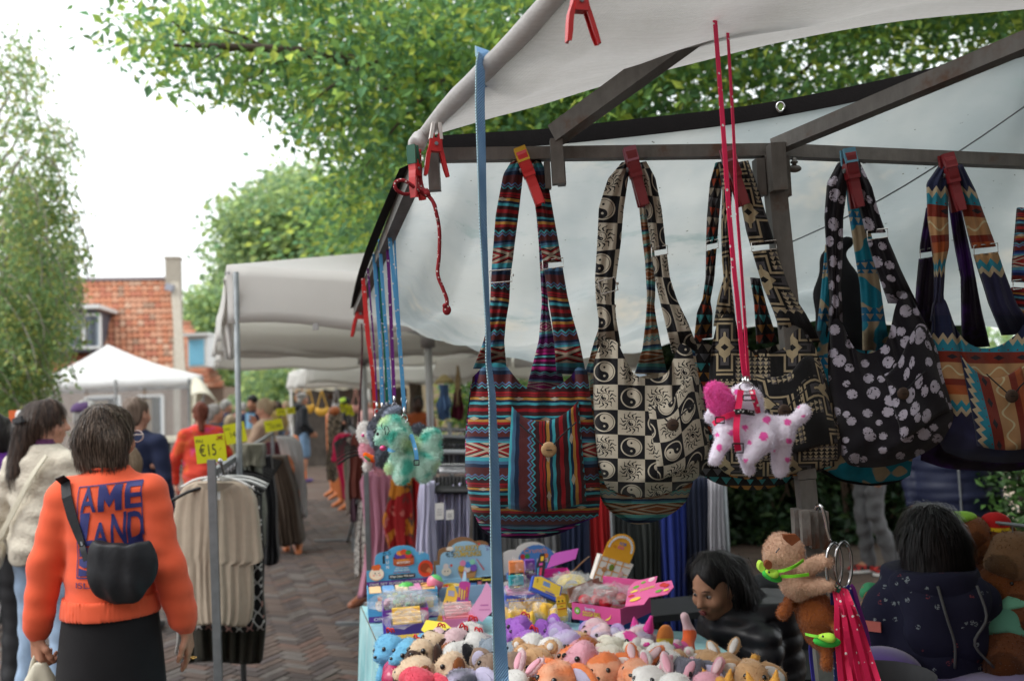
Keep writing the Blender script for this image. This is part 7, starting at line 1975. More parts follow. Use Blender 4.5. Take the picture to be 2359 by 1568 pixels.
# ====== THE TABLE AND ITS BOXES
TZ=.75
M_VELV=mat('turquoise_velvet',pat=lambda:mixc(smooth01(nz(9,4,.6,stretch=(1,1,.35)),.35,.68),(.085,.34,.38),(.24,.56,.58)),rough=.75,sheen=.6,var=.12,vs=12,bump=.4,bs=16,bd=.01)
TA,TD=G(832,1393,TZ),G(910,1568,TZ)
td=(TD-TA).normalized();TD=TD+td*.75
TB,TC=G(1600,1455,TZ),G(1800,1572,TZ);TC=TC+(TC-TB).normalized()*.55
tbl=empty('table',(TA+TC)/2-Vector((0,0,TZ)),'market table under a turquoise velvet cloth at the front of the stall','table')
b=MB();b.add([TA-Vector((0,0,.03)),TB-Vector((0,0,.03)),TC-Vector((0,0,.03)),TD-Vector((0,0,.03)),TA-Vector((0,0,.006)),TB-Vector((0,0,.006)),TC-Vector((0,0,.006)),TD-Vector((0,0,.006))],[(0,1,2,3),(7,6,5,4),(0,4,5,1),(1,5,6,2),(2,6,7,3),(3,7,4,0)])
obj('tabletop',b,M_WOOD,tbl)
cen_=(TA+TB+TC+TD)/4
for q in(TA,TB,TC,TD):
 p=q.lerp(cen_,.12);b=MB();b.bar((p.x,p.y,0),(p.x,p.y,.718),.04,.04,up=(0,1,0));obj('leg',b,M_STEEL,tbl)
cl_=MB()
cl_.sheet([[TA.lerp(TB,i/30).lerp(TD.lerp(TC,i/30),j/20)+Vector((0,0,.003*math.sin(i*1.7+j)*(0 if i in(0,30)or j in(0,20)else 1)-.002))for i in range(31)]for j in range(21)])
for a,c,nfold in((TD,TA,9),(TC,TD,12),(TB,TC,9),(TA,TB,8)):
 nn=(c-a).cross(Vector((0,0,1))).normalized()
 if nn.dot((a+c)/2-cen_)<0:nn=-nn
 cl_.sheet([[a.lerp(c,i/60)+Vector((0,0,-(TZ-.04)*v-.002))+nn*(.004+v**.7*(.022*math.sin(i/60*nfold*6.28+v*1.2)+.012*math.sin(i*.9+2)+.03))for i in range(61)]for v in(0,.015,.05,.12,.25,.4,.6,.8,1)])
obj('tablecloth',cl_,M_VELV,label='turquoise crushed velvet cloth draped over the market table',cat='tablecloth',smooth=True)
M_PRINT=mat('printed_card','col',rough=.42,spec=.45,var=.03)
M_CARDB=mat('raw_cardboard',(.34,.24,.16),rough=.85,var=.08)
M_CELLO=mat('crinkled_cellophane',(.82,.82,.82),rough=.05,spec=.9,alpha=.11,var=0,coat=.3)
def rgb(*c):return S(*c)
def circ(cx,cy,rx,ry=None,n=18,a0=0,a1=2*math.pi):
 ry=rx if ry is None else ry
 return[(cx+rx*math.cos(a0+(a1-a0)*i/n),cy+ry*math.sin(a0+(a1-a0)*i/n))for i in range(n)]
def decor(parent,o,ex,ey,items,name='print'):
 """flat printed shapes, each a hair above the one below, joined as the printed artwork of one face"""
 o,ex,ey=Vector(o),Vector(ex).normalized(),Vector(ey).normalized();n=ex.cross(ey).normalized()
 b=MB()
 for k,it in enumerate(items):
  q=o+n*(.0006+.00022*k)
  if it[0]=='c':b.flat(circ(it[1],it[2],it[3],it[4]),q,ex,ey,col=it[5])
  elif it[0]=='r':b.flat([(it[1],it[2]),(it[3],it[2]),(it[3],it[4]),(it[1],it[4])],q,ex,ey,col=it[5])
  elif it[0]=='p':b.flat(it[1],q,ex,ey,col=it[2])
  elif it[0]=='t':b.text(it[1],q+ex*it[2]+ey*it[3],ex,ey,it[4],it[5],col=it[6])
 return obj(name,b,M_PRINT,parent,kind='stuff')
def cloud(w,h,bumps):
 """header outline: flat foot, scalloped top. bumps: (x centre, radius, y) in fractions"""
 pts=[(0,0),(w,0)]
 N=60
 for i in range(N+1):
  x=1-i/N;y=.42
  for(bx,br,by)in bumps:
   if abs(x-bx)<br:y=max(y,by+(1-by)*.0+math.sqrt(br*br-(x-bx)**2)*.9)
  pts.append((x*w,min(y,1.0)*h))
 return pts
def tray(label,px,py,w,dp,h,yaw,cout,cin=None,z=TZ,header=None,cat='box',group='open display boxes on the table',name='display_box',front=None):
 """open card box; (px, py) = its front left bottom corner seen on the level z"""
 o=G(px,py,z);c,s_=math.cos(math.radians(yaw)),math.sin(math.radians(yaw))
 ex,ey,ez=Vector((c,s_,0)),Vector((-s_,c,0)),Vector((0,0,1))
 t=empty(name,o,label,cat,group)
 R=Matrix((ex,ey,ez)).transposed();T_=.0035
 b=MB();q=lambda x,y,zz:o+ex*x+ey*y+ez*zz
 b.box(q(w/2,T_/2,h/2),(w,T_,h),R,col=cout);b.box(q(w/2,dp-T_/2,h/2),(w,T_,h),R,col=cout)
 b.box(q(T_/2,dp/2,h/2),(T_,dp-2*T_,h),R,col=cout);b.box(q(w-T_/2,dp/2,h/2),(T_,dp-2*T_,h),R,col=cout)
 b.box(q(w/2,dp/2,.004),(w-2*T_,dp-2*T_,.006),R,col=cin or cout)
 obj('tray',b,M_PRINT,t)
 if header:
  b=MB();b.prism(header,q(0,dp+.0005,h-.01),ex,ez,.003,col=cout);obj('header_card',b,M_PRINT,t)
 if front:decor(t,q(0,0,0),ex,ez,front)
 return t,q,ex,ey,ez
def crinkle(parent,c,r,seed,n=2,name='wrapper'):
 rg=np.random.default_rng(seed)
 b=MB()
 for k in range(n):
  cc=Vector(c)+Vector(rg.normal(size=3)*np.array(r)*.25)
  m=MB();m.ell(cc,r,Matrix.Rotation(rg.uniform(0,6),3,'Z'),13,8)
  V=m.v[0];V=V+rg.normal(size=V.shape)*np.array(r)*.20
  b.add(V,m.f)
 return obj(name,b,M_CELLO,parent,kind='stuff')
SKY,SKYD,PUR,MAG=rgb(92,176,222),rgb(70,140,200),rgb(104,62,150),rgb(205,45,140)
WHT,BLK,YEL,RED=rgb(235,235,232),rgb(28,26,30),rgb(245,205,60),rgb(205,50,45)
hd=cloud(.272,.158,((.30,.17,.72),(.53,.22,.80),(.78,.16,.66),(.12,.0,.5)))
t,q,ex,ey,ez=tray('sky blue display box lettered BUN and RAINBOW MYSTERY with scalloped header',849,1434,.268,.17,.108,11,SKY,rgb(225,200,170),header=hd,front=[('r',0,.001,.268,.022,PUR),('t','ONE',.045,.006,.011,.05,WHT),('c',.045,.062,.018,.022,rgb(238,205,165)),('c',.045,.062,.015,.019,rgb(250,232,205)),('c',.045,.088,.009,.008,rgb(222,110,60)),('c',.041,.064,.002,.003,BLK),('c',.049,.064,.002,.003,BLK),('r',.19,.04,.25,.08,rgb(240,210,90))])
decor(t,q(0,.17-.0032,.098),ex,ez,[('r',.0,.0,.272,.022,PUR),('t','ONE SET SUGAR EDITION',.118,.006,.0095,.215,WHT),('r',.088,.028,.195,.044,rgb(35,40,50)),('t','What Color Will Get?',.141,.0325,.0085,.098,WHT),('t','Squishy Ghost Bun !',.141,.0225,.0055,.086,rgb(20,60,90)),('t','Will You Find',.141,.0665,.0056,.050,WHT),('t','The Sugar Rose?',.141,.058,.0056,.062,WHT),('t','Latex Filler Doughball',.141,.0495,.0050,.068,rgb(190,60,50)),('r',.108,.085,.192,.112,rgb(176,84,45)),('c',.150,.085,.042,.010,rgb(176,84,45)),('c',.150,.112,.042,.012,rgb(120,55,30)),('c',.127,.119,.015,.012,rgb(80,70,170)),('c',.148,.117,.015,.012,rgb(120,60,140)),('c',.170,.118,.014,.012,rgb(215,60,55)),('c',.136,.129,.014,.010,rgb(235,150,60)),('c',.152,.132,.015,.011,rgb(220,85,50)),('c',.170,.129,.012,.009,rgb(70,150,70)),('r',.108,.088,.192,.106,rgb(190,98,55)),('t','RAINBOW',.150,.0965,.0078,.048,rgb(240,170,60)),('t','MYSTERY',.150,.0865,.0085,.054,WHT),('c',.238,.060,.031,.034,rgb(212,72,42)),('c',.236,.062,.020,.020,rgb(150,66,34)),('p',[(.238,.05),(.262,.036),(.266,.05),(.25,.064)],rgb(205,130,85)),('t','3+',.222,.120,.0115,.021,WHT),('t','B',.085,.111,.0125,.0105,WHT),('t','U',.085,.0905,.0125,.0105,WHT),('t','N',.085,.071,.0125,.0105,WHT),('r',.066,.092,.075,.124,rgb(40,45,55)),('c',.040,.052,.030,.025,rgb(238,190,140)),('c',.0405,.054,.028,.023,rgb(252,238,215)),('c',.034,.080,.014,.009,rgb(225,110,55)),('c',.046,.081,.012,.010,rgb(225,110,55)),('r',.027,.068,.053,.079,rgb(225,110,55)),('c',.034,.056,.0025,.003,BLK),('r',.046,.055,.053,.057,BLK),('c',.029,.048,.004,.0025,rgb(245,150,130)),('c',.053,.048,.004,.0025,rgb(245,150,130)),('r',.038,.049,.043,.0503,BLK),('t','\u20ac5',.083,.126,.015,.034,rgb(20,70,90))],name='header_print')
b=MB()
for k in range(5):b.box(q(.03+.052*k,.09,.098),(.046,.12,.014),Matrix((ex,ey,ez)).transposed(),col=(rgb(240,200,150),rgb(120,170,220),rgb(245,215,170),rgb(225,150,190),rgb(240,190,120))[k])
obj('bun_packs',b,M_PRINT,t,kind='stuff')
hd=cloud(.245,.165,((.22,.14,.62),(.50,.25,.76),(.80,.18,.70)))
t,q,ex,ey,ez=tray('pale blue display box lettered SQUEEZY DUMPLINGS behind the blue strap',1013,1402,.240,.16,.085,9,rgb(165,205,228),header=hd)
b=MB();b.prism([(x*1.0-.01,y*1.0+.012)for x,y in hd],q(0,.168,.08),ex,ez,.003,col=rgb(150,110,75));obj('back_card',b,M_PRINT,t)
decor(t,q(0,.16-.0032,.075),ex,ez,[('t','SQUEEZY',.135,.122,.022,.105,rgb(70,60,30)),('t','SQUEEZY',.134,.123,.021,.103,rgb(226,190,70)),('t','DUMPLINGS',.135,.098,.020,.118,rgb(70,60,30)),('t','DUMPLINGS',.134,.099,.019,.116,rgb(226,190,70)),('t','\u20ac5',.060,.102,.022,.038,rgb(20,60,85)),('t','3-',.222,.118,.011,.014,PUR),('t','AGES',.222,.134,.006,.02,PUR),('p',[(.092,.040),(.172,.040),(.160,.008),(.104,.008)],rgb(205,150,95)),('c',.132,.040,.040,.012,rgb(150,100,60)),('c',.106,.050,.014,.014,rgb(225,170,60)),('c',.131,.046,.014,.014,rgb(240,225,215)),('c',.158,.050,.015,.015,rgb(130,90,180)),('c',.135,.064,.014,.013,rgb(75,135,205)),('c',.113,.072,.013,.012,rgb(235,140,175)),('c',.154,.074,.012,.011,rgb(150,215,180)),('c',.042,.042,.021,.018,rgb(245,232,212)),('c',.041,.064,.012,.012,rgb(240,225,215)),('c',.036,.044,.002,.0025,BLK),('c',.049,.044,.002,.0025,BLK),('c',.064,.066,.006,.006,rgb(220,90,70)),('c',.06,.136,.016,.009,rgb(245,235,220)),('c',.185,.148,.006,.006,rgb(215,95,75)),('p',[(.17,.085),(.174,.086),(.205,.040),(.20,.036)],rgb(190,95,100))],name='header_print')
hd=cloud(.225,.135,((.18,.20,.60),(.55,.30,.72),(.86,.16,.56)))
t,q,ex,ey,ez=tray('display box with white cloud header around a blue panel',1176,1384,.225,.16,.085,6,rgb(70,125,190),header=None)
b=MB();b.prism(hd,q(-.01,.163,.075),ex,ez,.003,col=rgb(222,220,214));hc=obj('header_card',b,M_PRINT,t)
decor(t,q(-.01,.16,.075),ex,ez,[('c',.145,.052,.082,.070,rgb(75,130,195)),('t','Crunch',.140,.088,.021,.10,rgb(226,140,50)),('c',.085,.074,.011,.011,rgb(190,50,60)),('c',.104,.074,.011,.011,rgb(60,140,70)),('c',.186,.073,.011,.011,rgb(210,120,50)),('c',.20,.052,.012,.011,rgb(60,130,60)),('r',.145,.046,.195,.062,rgb(200,200,210)),('t','NOM',.17,.05,.009,.035,rgb(150,40,60))],name='header_print')
t,q,ex,ey,ez=tray('black display tray holding small bright jelly packs',1170,1396,.155,.15,.075,4,rgb(32,30,34),header=None)
b=MB();b.prism([(0,0),(.034,0),(.04,.07),(.030,.12),(.012,.12),(0,.08)],q(.115,.06,.07),(ex+ez*.12).normalized(),(ez+ex*.16+ey*.1).normalized(),.003,col=rgb(58,56,62));fl_=obj('flap',b,M_PRINT,t)
decor(t,q(.115,.06,.07),(ex+ez*.12).normalized(),(ez+ex*.16+ey*.1).normalized(),[('r',.016,.09,.028,.108,YEL),('r',.012,.072,.026,.082,rgb(225,90,170)),('r',.006,.03,.013,.065,rgb(90,170,210)),('r',.016,.025,.026,.062,rgb(225,80,110)),('r',.012,.008,.03,.018,rgb(220,200,120))],name='flap_print')
def pack(label,px,py,d,w,h,c,seed):
 t_=empty('jelly_pack',P(px,py,d),label,'toy','small jelly packs in the black tray');o=P(px,py,d)
 R=Matrix.Rotation(math.radians(6+seed*3),3,'Z')
 b=MB();b.box(o,(w,.035,h),R,col=c);obj('jelly',b,mat('jelly','col',rough=.25,spec=.6,var=.25,vs=40,transl=.3),t_)
 b=MB();b.box(o+Vector((0,-.0195,-h*.36)),(w*.96,.003,h*.26),R,col=rgb(30,28,32));obj('band',b,M_PRINT,t_)
 b=MB();b.box(o+Vector((.004,-.0215,-h*.36)),(w*.4,.001,h*.10),R,col=YEL if seed%2 else WHT);obj('print',b,M_PRINT,t_)
 crinkle(t_,o,(w*.58,.024,h*.55),seed,1)
pack('orange jelly pack on top of the black tray',1189,1308,3.40,.056,.056,rgb(248,160,95),1)
pack('purple jelly pack beside the orange one',1219,1303,3.46,.038,.052,rgb(140,80,185),2)
pack('teal jelly pack under the orange one',1188,1338,3.36,.052,.046,rgb(60,175,185),3)
pack('dark purple jelly pack right of the teal one',1222,1335,3.42,.046,.046,rgb(98,40,120),4)
t,q,ex,ey,ez=tray('magenta box with an open cardboard flap before the bright red trousers',1252,1378,.118,.12,.098,4,MAG,rgb(150,105,75),front=[('c',.035,.03,.012,.016,rgb(90,40,120)),('c',.085,.03,.012,.016,rgb(70,30,100)),('c',.06,.045,.026,.016,rgb(225,80,165)),('c',.06,.043,.022,.012,MAG)])
b=MB();b.prism([(0,0),(.075,0),(.11,.07),(.02,.07)],q(.118,.0,.098),(ey*.9+ex*.4).normalized(),(ex*.75+ez*.62+ey*.1).normalized(),.003,col=rgb(175,130,95));obj('flap',b,M_PRINT,t)
b=MB();b.prism([(0,0),(.13,.0),(.15,.045),(.03,.06)],q(.03,.12,.10),(ex*.95+ez*.25).normalized(),(ey*.5+ez*.6).normalized(),.003,col=rgb(170,70,160));lid=obj('lid',b,M_PRINT,t)
ct=empty('display_card',G(1372,1392,TZ),'orange arched card on a white and orange box, leaning to the right','box','open display boxes on the table')
o=G(1372,1400,TZ)+Vector((.0,.12,.0));exd,ezd=(_r*.93+_u*.0+Vector((0,.25,0))).normalized(),(Vector((.46,.1,1))).normalized();exd=(Vector((1,.12,-.36))).normalized()
o=P(1364,1333,3.42)
b=MB();b.prism([(0,0),(.125,.0),(.135,.10),(-.006,.10)],o,exd,ezd,.05,col=rgb(240,232,222));obj('carton',b,M_PRINT,ct)
items=[]
for k in range(4):items+=[('r',.002+.03*k,.002,.006+.03*k,.098,rgb(238,165,75))]
for k in range(3):items+=[('r',.002,.02+.03*k,.126,.0235+.03*k,rgb(238,165,75))]
items+=[('c',.055,.065,.010,.013,rgb(120,140,50)),('c',.03,.05,.010,.011,rgb(200,140,90)),('c',.06,.02,.016,.012,rgb(230,160,70)),('c',.1,.05,.009,.012,rgb(235,190,180))]
decor(ct,o,exd,ezd,items)
arch=[(.0,.0),(.115,0)]+[(.0575+.0575*math.cos(a),.045+.062*math.sin(a))for a in np.linspace(0,math.pi,22)]
b=MB();b.prism(arch,o+ezd*.098+exd*.004-Vector((0,.002,0)),exd,ezd,.003,col=rgb(242,172,48));obj('arched_card',b,M_PRINT,ct)
items=[('c',.0575+.047*math.cos(a),.045+.050*math.sin(a),.0045,.0055,WHT)for a in np.linspace(.0,math.pi,17)]+[('t','NOM',.06,.062,.012,.026,rgb(90,120,190)),('t','BAR',.058,.046,.012,.026,rgb(225,110,150)),('c',.032,.05,.006,.006,rgb(225,145,35))]
decor(ct,o+ezd*.098+exd*.004-Vector((0,.002,0)),exd,ezd,items,'arch_print')
t,q,ex,ey,ez=tray('yellow box of cellophane wrapped banana toys',1262,1402,.19,.14,.05,6,rgb(240,196,70),rgb(200,150,60))
for k in range(4):
 pth=curve([q(.02+.01*k,.02+.03*k,.055),q(.095,.03+.03*k,.085),q(.17,.02+.03*k,.065+.006*k)],10)
 b=MB();b.tube(pth,[.008,.016,.019,.020,.021,.021,.020,.018,.014,.006],9);bo=obj('banana',b,mat('banana_foam',(.78,.60,.10),rough=.5,var=.08),t,smooth=True)
crinkle(t,q(.095,.06,.085),(.10,.07,.030),12,3)
b=MB();b.prism(circ(0,0,.024,.016,14),q(.10,.01,.09),ex,ez,.001,col=WHT);obj('sticker',b,M_PRINT,t)
ff=empty('card_flap',G(1216,1402),'blue and yellow box lid leaning left of the banana toys','box','open display boxes on the table');o=P(1222,1352,3.28);fx,fz=(Vector((1,.25,-.52))).normalized(),Vector((-.30,.35,.9)).normalized();fz=(fz-fx*fz.dot(fx)).normalized()
b=MB();b.prism([(0,-.01),(.125,-.01),(.125,.055),(.03,.062),(0,.05)],o,fx,fz,.016,col=rgb(60,90,190));obj('carton',b,M_PRINT,ff)
decor(ff,o,fx,fz,[('p',[(.006,.004),(.12,.004),(.12,.052),(.03,.058),(.006,.046)],rgb(244,205,70)),('r',.045,.028,.075,.046,rgb(120,150,200)),('r',.04,.014,.09,.020,rgb(220,185,110)),('r',.06,.006,.1,.011,rgb(60,90,190)),('t','5',.02,.03,.014,.008,rgb(120,90,20))])
t,q,ex,ey,ez=tray('blue and lilac box of pink wrapped bars with an orange BUTTER front',1166,1424,.148,.17,.085,5,rgb(74,96,200),rgb(205,165,215),front=[('r',.012,.002,.138,.062,rgb(238,170,45))]+[('c',.008+.011*k,.070,.0042,.0042,rgb(225,175,110))for k in range(13)]+[('t','BUTTER',.10,.02,.016,.055,rgb(150,90,30))])
for k in range(5):
 b=MB();b.box(q(.074,.03+.028*k,.082+.004*(k%2)),(.125,.022,.022),Matrix((ex,ey,ez)).transposed()@Matrix.Rotation(.06*(k-2),3,'Z'),col=rgb(228,130,190));obj('bar',b,mat('pink_wrapper','col',rough=.25,spec=.6,var=.25,vs=30),t)
crinkle(t,q(.074,.08,.10),(.08,.08,.02),15,2)
for k,(px,py,s_,lab)in enumerate(((1184,1442,.060,'yellow wrapped butter cube toy right beside the blue strap'),(1218,1448,.048,'small yellow butter toy behind the purple plush pair'),(1252,1432,.066,'large yellow wrapped butter cube toy in the middle of the table'),(1288,1440,.055,'yellow wrapped butter cube toy below the yellow striped card'))):
 o=G(px,py,TZ);t=empty('squeeze_toy',o,lab,'toy','wrapped butter cube toys')
 R=Matrix.Rotation(.5+k,3,'Z')@Matrix.Rotation(.25,3,'X')
 soft('cube',[ell(o+Vector((0,0,.035+.01*(k==2))),(s_*.5,s_*.45,s_*.42))]+[cap(o+R@Vector((a*s_*.36,c*s_*.32,.0))+Vector((0,0,.02)),o+R@Vector((a*s_*.36,c*s_*.32,.0))+Vector((0,0,.06)),s_*.12)for a in(-1,1)for c in(-1,1)],.005,mat('butter_foam',(.80,.47,.05),rough=.45,var=.12),t,k=.02)
 crinkle(t,o+Vector((0,0,.04)),(s_*.75,s_*.7,s_*.62),20+k,2)
cc=empty('display_card',G(1296,1440),'tall yellow striped card with orange lines standing by the dough box','card');o=P(1285,1420,3.02)
b=MB();b.prism([(0,0),(.034,0),(.034,.062),(.028,.07),(.006,.07),(0,.062)],o,(ex+ez*.1).normalized(),(ez-ex*.08).normalized(),.003,col=rgb(240,190,60));obj('card',b,M_PRINT,cc)
decor(cc,o,(ex+ez*.1).normalized(),(ez-ex*.08).normalized(),[('r',.002,.046,.032,.060,rgb(248,210,60)),('r',.002,.028,.032,.042,rgb(248,210,60)),('r',.002,.043,.032,.045,rgb(200,80,30)),('r',.002,.024,.032,.027,rgb(200,80,30)),('c',.009,.053,.003,.003,BLK),('c',.022,.053,.003,.003,BLK),('r',.012,.034,.022,.036,BLK)])
t,q,ex,ey,ez=tray('purple and magenta box heaped with clear wrapped crystal toys',883,1461,.165,.16,.085,10,rgb(112,62,165),rgb(60,140,60),front=[('r',.075,.004,.165,.085,rgb(176,48,150)),('r',.12,.004,.165,.085,rgb(206,50,140)),('r',.0,.0,.06,.04,rgb(88,70,175)),('c',.075,.068,.014,.010,rgb(214,70,60)),('c',.075,.066,.010,.006,rgb(176,48,150)),('t','BAR',.128,.066,.009,.024,WHT),('c',.112,.066,.008,.006,rgb(80,170,170))])
rg=np.random.default_rng(9)
b=MB()
for k in range(46):
 p=q(rg.uniform(.01,.155),rg.uniform(.02,.15),.082+rg.uniform(0,.03));b.box(p,(.017,.014,.012),Matrix.Rotation(rg.uniform(0,6),3,'Z')@Matrix.Rotation(rg.uniform(0,2),3,'X'),col=(rgb(170,215,190),rgb(190,200,225),rgb(225,190,210),rgb(150,200,215),rgb(215,220,160))[k%5])
obj('crystals',b,mat('jelly','col'),t,kind='stuff')
crinkle(t,q(.085,.08,.10),(.095,.08,.030),31,4)
t,q,ex,ey,ez=tray('indigo box of yellow wrapped bars in front of the purple box',900,1482,.12,.13,.062,10,rgb(84,66,160),rgb(150,110,60))
for k in range(4):
 b=MB();b.box(q(.06,.02+.028*k,.056+.010*k),(.10,.024,.02),Matrix((ex,ey,ez)).transposed(),col=rgb(238,190,70));obj('bar',b,mat('pink_wrapper','col'),t)
crinkle(t,q(.06,.06,.075),(.07,.065,.022),33,3)
t,q,ex,ey,ez=tray('pink box of pink wrapped bars behind the yellow card',1024,1466,.115,.15,.06,8,rgb(222,120,165),rgb(200,100,140))
for k in range(5):
 b=MB();b.box(q(.057,.02+.026*k,.055+.006*k),(.10,.022,.018),Matrix((ex,ey,ez)).transposed(),col=rgb(226,140,150));obj('bar',b,mat('pink_wrapper','col'),t)
crinkle(t,q(.057,.07,.075),(.065,.07,.018),35,3)
def card(label,poly,o,ex_,ez_,c,items=(),name='display_card',th=.0025):
 ex_=Vector(ex_).normalized();ez_=Vector(ez_);ez_=(ez_-ex_*ez_.dot(ex_)).normalized()
 t_=empty(name,o,label,'card');b=MB();b.prism(poly,o,ex_,ez_,th,col=c);obj('card',b,M_PRINT,t_)
 if items:decor(t_,o,ex_,ez_,items)
 return t_
card('tilted yellow card flap with grey lettering beside the crystal box',[(0,0),(.05,.0),(.066,.10),(.045,.135),(.022,.12),(.02,.09)],P(1006,1428,3.2),(1,.2,-.22),(.10,.3,1),rgb(235,196,75),[('r',.028,.092,.052,.112,rgb(165,165,190)),('r',.018,.03,.045,.045,rgb(180,165,160)),('c',.03,.07,.003,.004,BLK),('c',.042,.07,.003,.004,BLK),('r',.012,.012,.046,.017,rgb(225,150,60))])
card('purple and pink upright card with coloured pencils printed on it',[(0,0),(.044,.0),(.05,.085),(.034,.092),(.03,.13),(.02,.135),(.014,.09),(.006,.085)],P(1051,1392,3.42),(1,.1,-.12),(.06,.25,1),rgb(196,70,150),[('p',[(.015,.09),(.033,.092),(.029,.128),(.021,.132)],rgb(180,215,235)),('r',.006,.03,.011,.065,YEL),('r',.016,.02,.021,.060,rgb(245,225,90)),('r',.026,.022,.031,.058,rgb(240,200,60)),('r',.0,.002,.044,.018,rgb(110,70,170)),('r',.0345,.03,.04,.07,rgb(225,110,60))])
card('pink tilted card with fine print left of the blue strap',[(0,.03),(.05,.0),(.10,.045),(.098,.10),(.07,.14),(.05,.10)],P(1078,1432,3.12),(1,.15,-.05),(.05,.35,1),rgb(238,165,205),[('r',.045,.055,.075,.06,rgb(200,110,170)),('r',.04,.04,.08,.044,rgb(215,130,180))])
card('flat yellow card lying over the bars behind the blue plush pair',[(0,.01),(.03,-.02),(.12,.0),(.085,.045),(.02,.055)],P(970,1454,2.98),(1,.2,-.1),(.1,.75,.42),rgb(238,222,80))
for k,(px,py,lab,c2)in enumerate(((1082,1378,'black toy box left of the blue strap',rgb(90,130,190)),(1112,1380,'black toy box directly behind the blue strap',rgb(205,130,90)))):
 t,q,ex,ey,ez=tray(lab,px,py,.062,.05,.085,6,rgb(26,25,29),rgb(20,20,20),group='black toy boxes by the strap',name='toy_box',front=[('r',.004,.03,.03,.065,c2),('r',.036,.045,.052,.07,rgb(225,120,130)),('r',.03,.012,.056,.026,WHT),('r',.0,.078,.062,.084,YEL)])
t,q,ex,ey,ez=tray('rainbow striped small carton in front of the tan cup',1006,1396,.05,.035,.078,4,rgb(225,75,45),name='toy_box',group=None,front=[('r',0,.0,.05,.022,rgb(40,42,48)),('r',0,.022,.05,.034,rgb(100,180,225)),('r',0,.034,.05,.046,rgb(80,165,80)),('c',.025,.05,.015,.018,rgb(235,225,215)),('c',.025,.05,.010,.013,rgb(225,90,80))])
t,q,ex,ey,ez=tray('long black tray under the pencil card',1034,1412,.09,.07,.03,6,rgb(30,28,30),rgb(25,22,24),group=None,name='toy_box',front=[('r',.05,.012,.085,.02,rgb(60,140,50))])
e=empty('toy_egg',G(936,1388),'speckled green squeeze egg lying on the bun box','toy');p=P(936,1354,3.48)
soft('egg',[ell(p,(.037,.030,.0255))],.004,mat('green_glitter_rubber',pat=lambda:mixc(smooth01(nz(38,3),.45,.6),(.06,.42,.07),(.20,.62,.16)),rough=.3,spec=.6,var=.2,vs=80),e)
cu=empty('cup',G(990,1400),'tan card cup with a pink and green egg in it','cup');p=P(989,1372,3.46)
b=MB();b.tube([p+Vector((0,0,-.055)),p+Vector((0,0,.045))],[.030,.034],20,cap=False);b.tube([p+Vector((0,0,.043)),p+Vector((0,0,.047))],[.0355,.0355],20,cap=False);obj('cup_wall',b,mat('tan_card',(.42,.24,.13),rough=.7),cu,smooth=True)
e=empty('toy_egg',p,'pink squeeze egg with green cap sitting in the tan cup','toy');p2=p+Vector((.024,0,.052))
soft('egg',[ell(p2,(.034,.028,.032),np.array(ROT('Y',25)))],.004,mat('pink_green_rubber',pat=lambda:(lambda x,y,z:mixc((z+x*.6).__gt__(.054),(.72,.20,.30),(.12,.50,.16)))(*objxyz()),rough=.3,spec=.6),e)
bw=empty('bowl',G(1038,1400),'mustard yellow bowl behind the rainbow carton','bowl');p=P(1038,1352,3.56)
soft('bowl',[ell(p,(.046,.046,.040)),cut((0,0,1),p.z+.010),ell(p+Vector((0,0,.02)),(.040,.040,.034),op='s',k=.003)],.004,mat('mustard_plastic',(.42,.28,.02),rough=.35),bw)
t,q,ex,ey,ez=tray('blue carton under the pink dough ball box',1336,1460,.25,.17,.085,-6,rgb(45,92,168),rgb(30,60,120),group=None,name='toy_box',front=[('c',.045,.03,.02,.016,rgb(150,110,120)),('c',.045,.03,.014,.011,rgb(45,92,168)),('c',.20,.065,.018,.014,rgb(30,50,60))])
b=MB();b.box(q(.125,.085,.0865),(.25,.17,.003),Matrix((ex,ey,ez)).transposed(),col=rgb(45,92,168));obj('lid',b,M_PRINT,t)
bz=TZ+.088
PNK=rgb(208,82,142)
g0,g1=G(1318,1424,bz),G(1430,1441,bz)
wv2=(g1-g0);yw=math.degrees(math.atan2(wv2.y,wv2.x))
t,q,ex,ey,ez=tray('pink DOUGH BALL box full of red wrapped balls, its lid open to the right',1318,1424,wv2.length,.20,.054,yw,PNK,rgb(150,105,75),z=bz,front=[('c',.022,.030,.012,.0125,rgb(95,150,50)),('c',.022,.030,.009,.0095,rgb(125,180,60)),('c',.022,.029,.005,.004,WHT),('c',.0225,.029,.002,.002,BLK),('t','Stretchy',.073,.036,.010,.040,rgb(190,215,235)),('t','DOUGH BALL',.080,.016,.0165,.072,rgb(120,70,20)),('t','DOUGH BALL',.0795,.0168,.0155,.070,rgb(222,200,70)),('p',[(.130,.012),(.142,.012),(.153,.022),(.155,.034),(.150,.024),(.140,.018)],rgb(240,215,90))])
W_=wv2.length
b=MB();b.prism([(0,.0),(W_,.0),(W_,.055),(0,.055)],q(0,.2015,.05),ex,ez,.003,col=PNK);obj('back_panel',b,M_PRINT,t)
b=MB();b.prism([(0,0),(.20,0),(.20,.05),(0,.05)],q(-.003,.0,.05),ey,(ez-ex*.25).normalized(),.003,col=rgb(140,96,66));obj('side_panel',b,M_PRINT,t)
rg=np.random.default_rng(4)
for k in range(7):
 p=q((.03,.07,.11,.05,.095,.13,.075)[k],(.035,.05,.04,.10,.10,.11,.14)[k],.058+.014*(k in(3,4,6)))
 b=MB();b.ell(p,(.023,.023,.020),None,14,9);bl=obj('ball',b,mat('red_dough',(.52,.022,.035),rough=.25,var=.2,vs=50,spec=.6),t,smooth=True)
crinkle(t,q(.08,.08,.075),(.075,.075,.030),44,4)
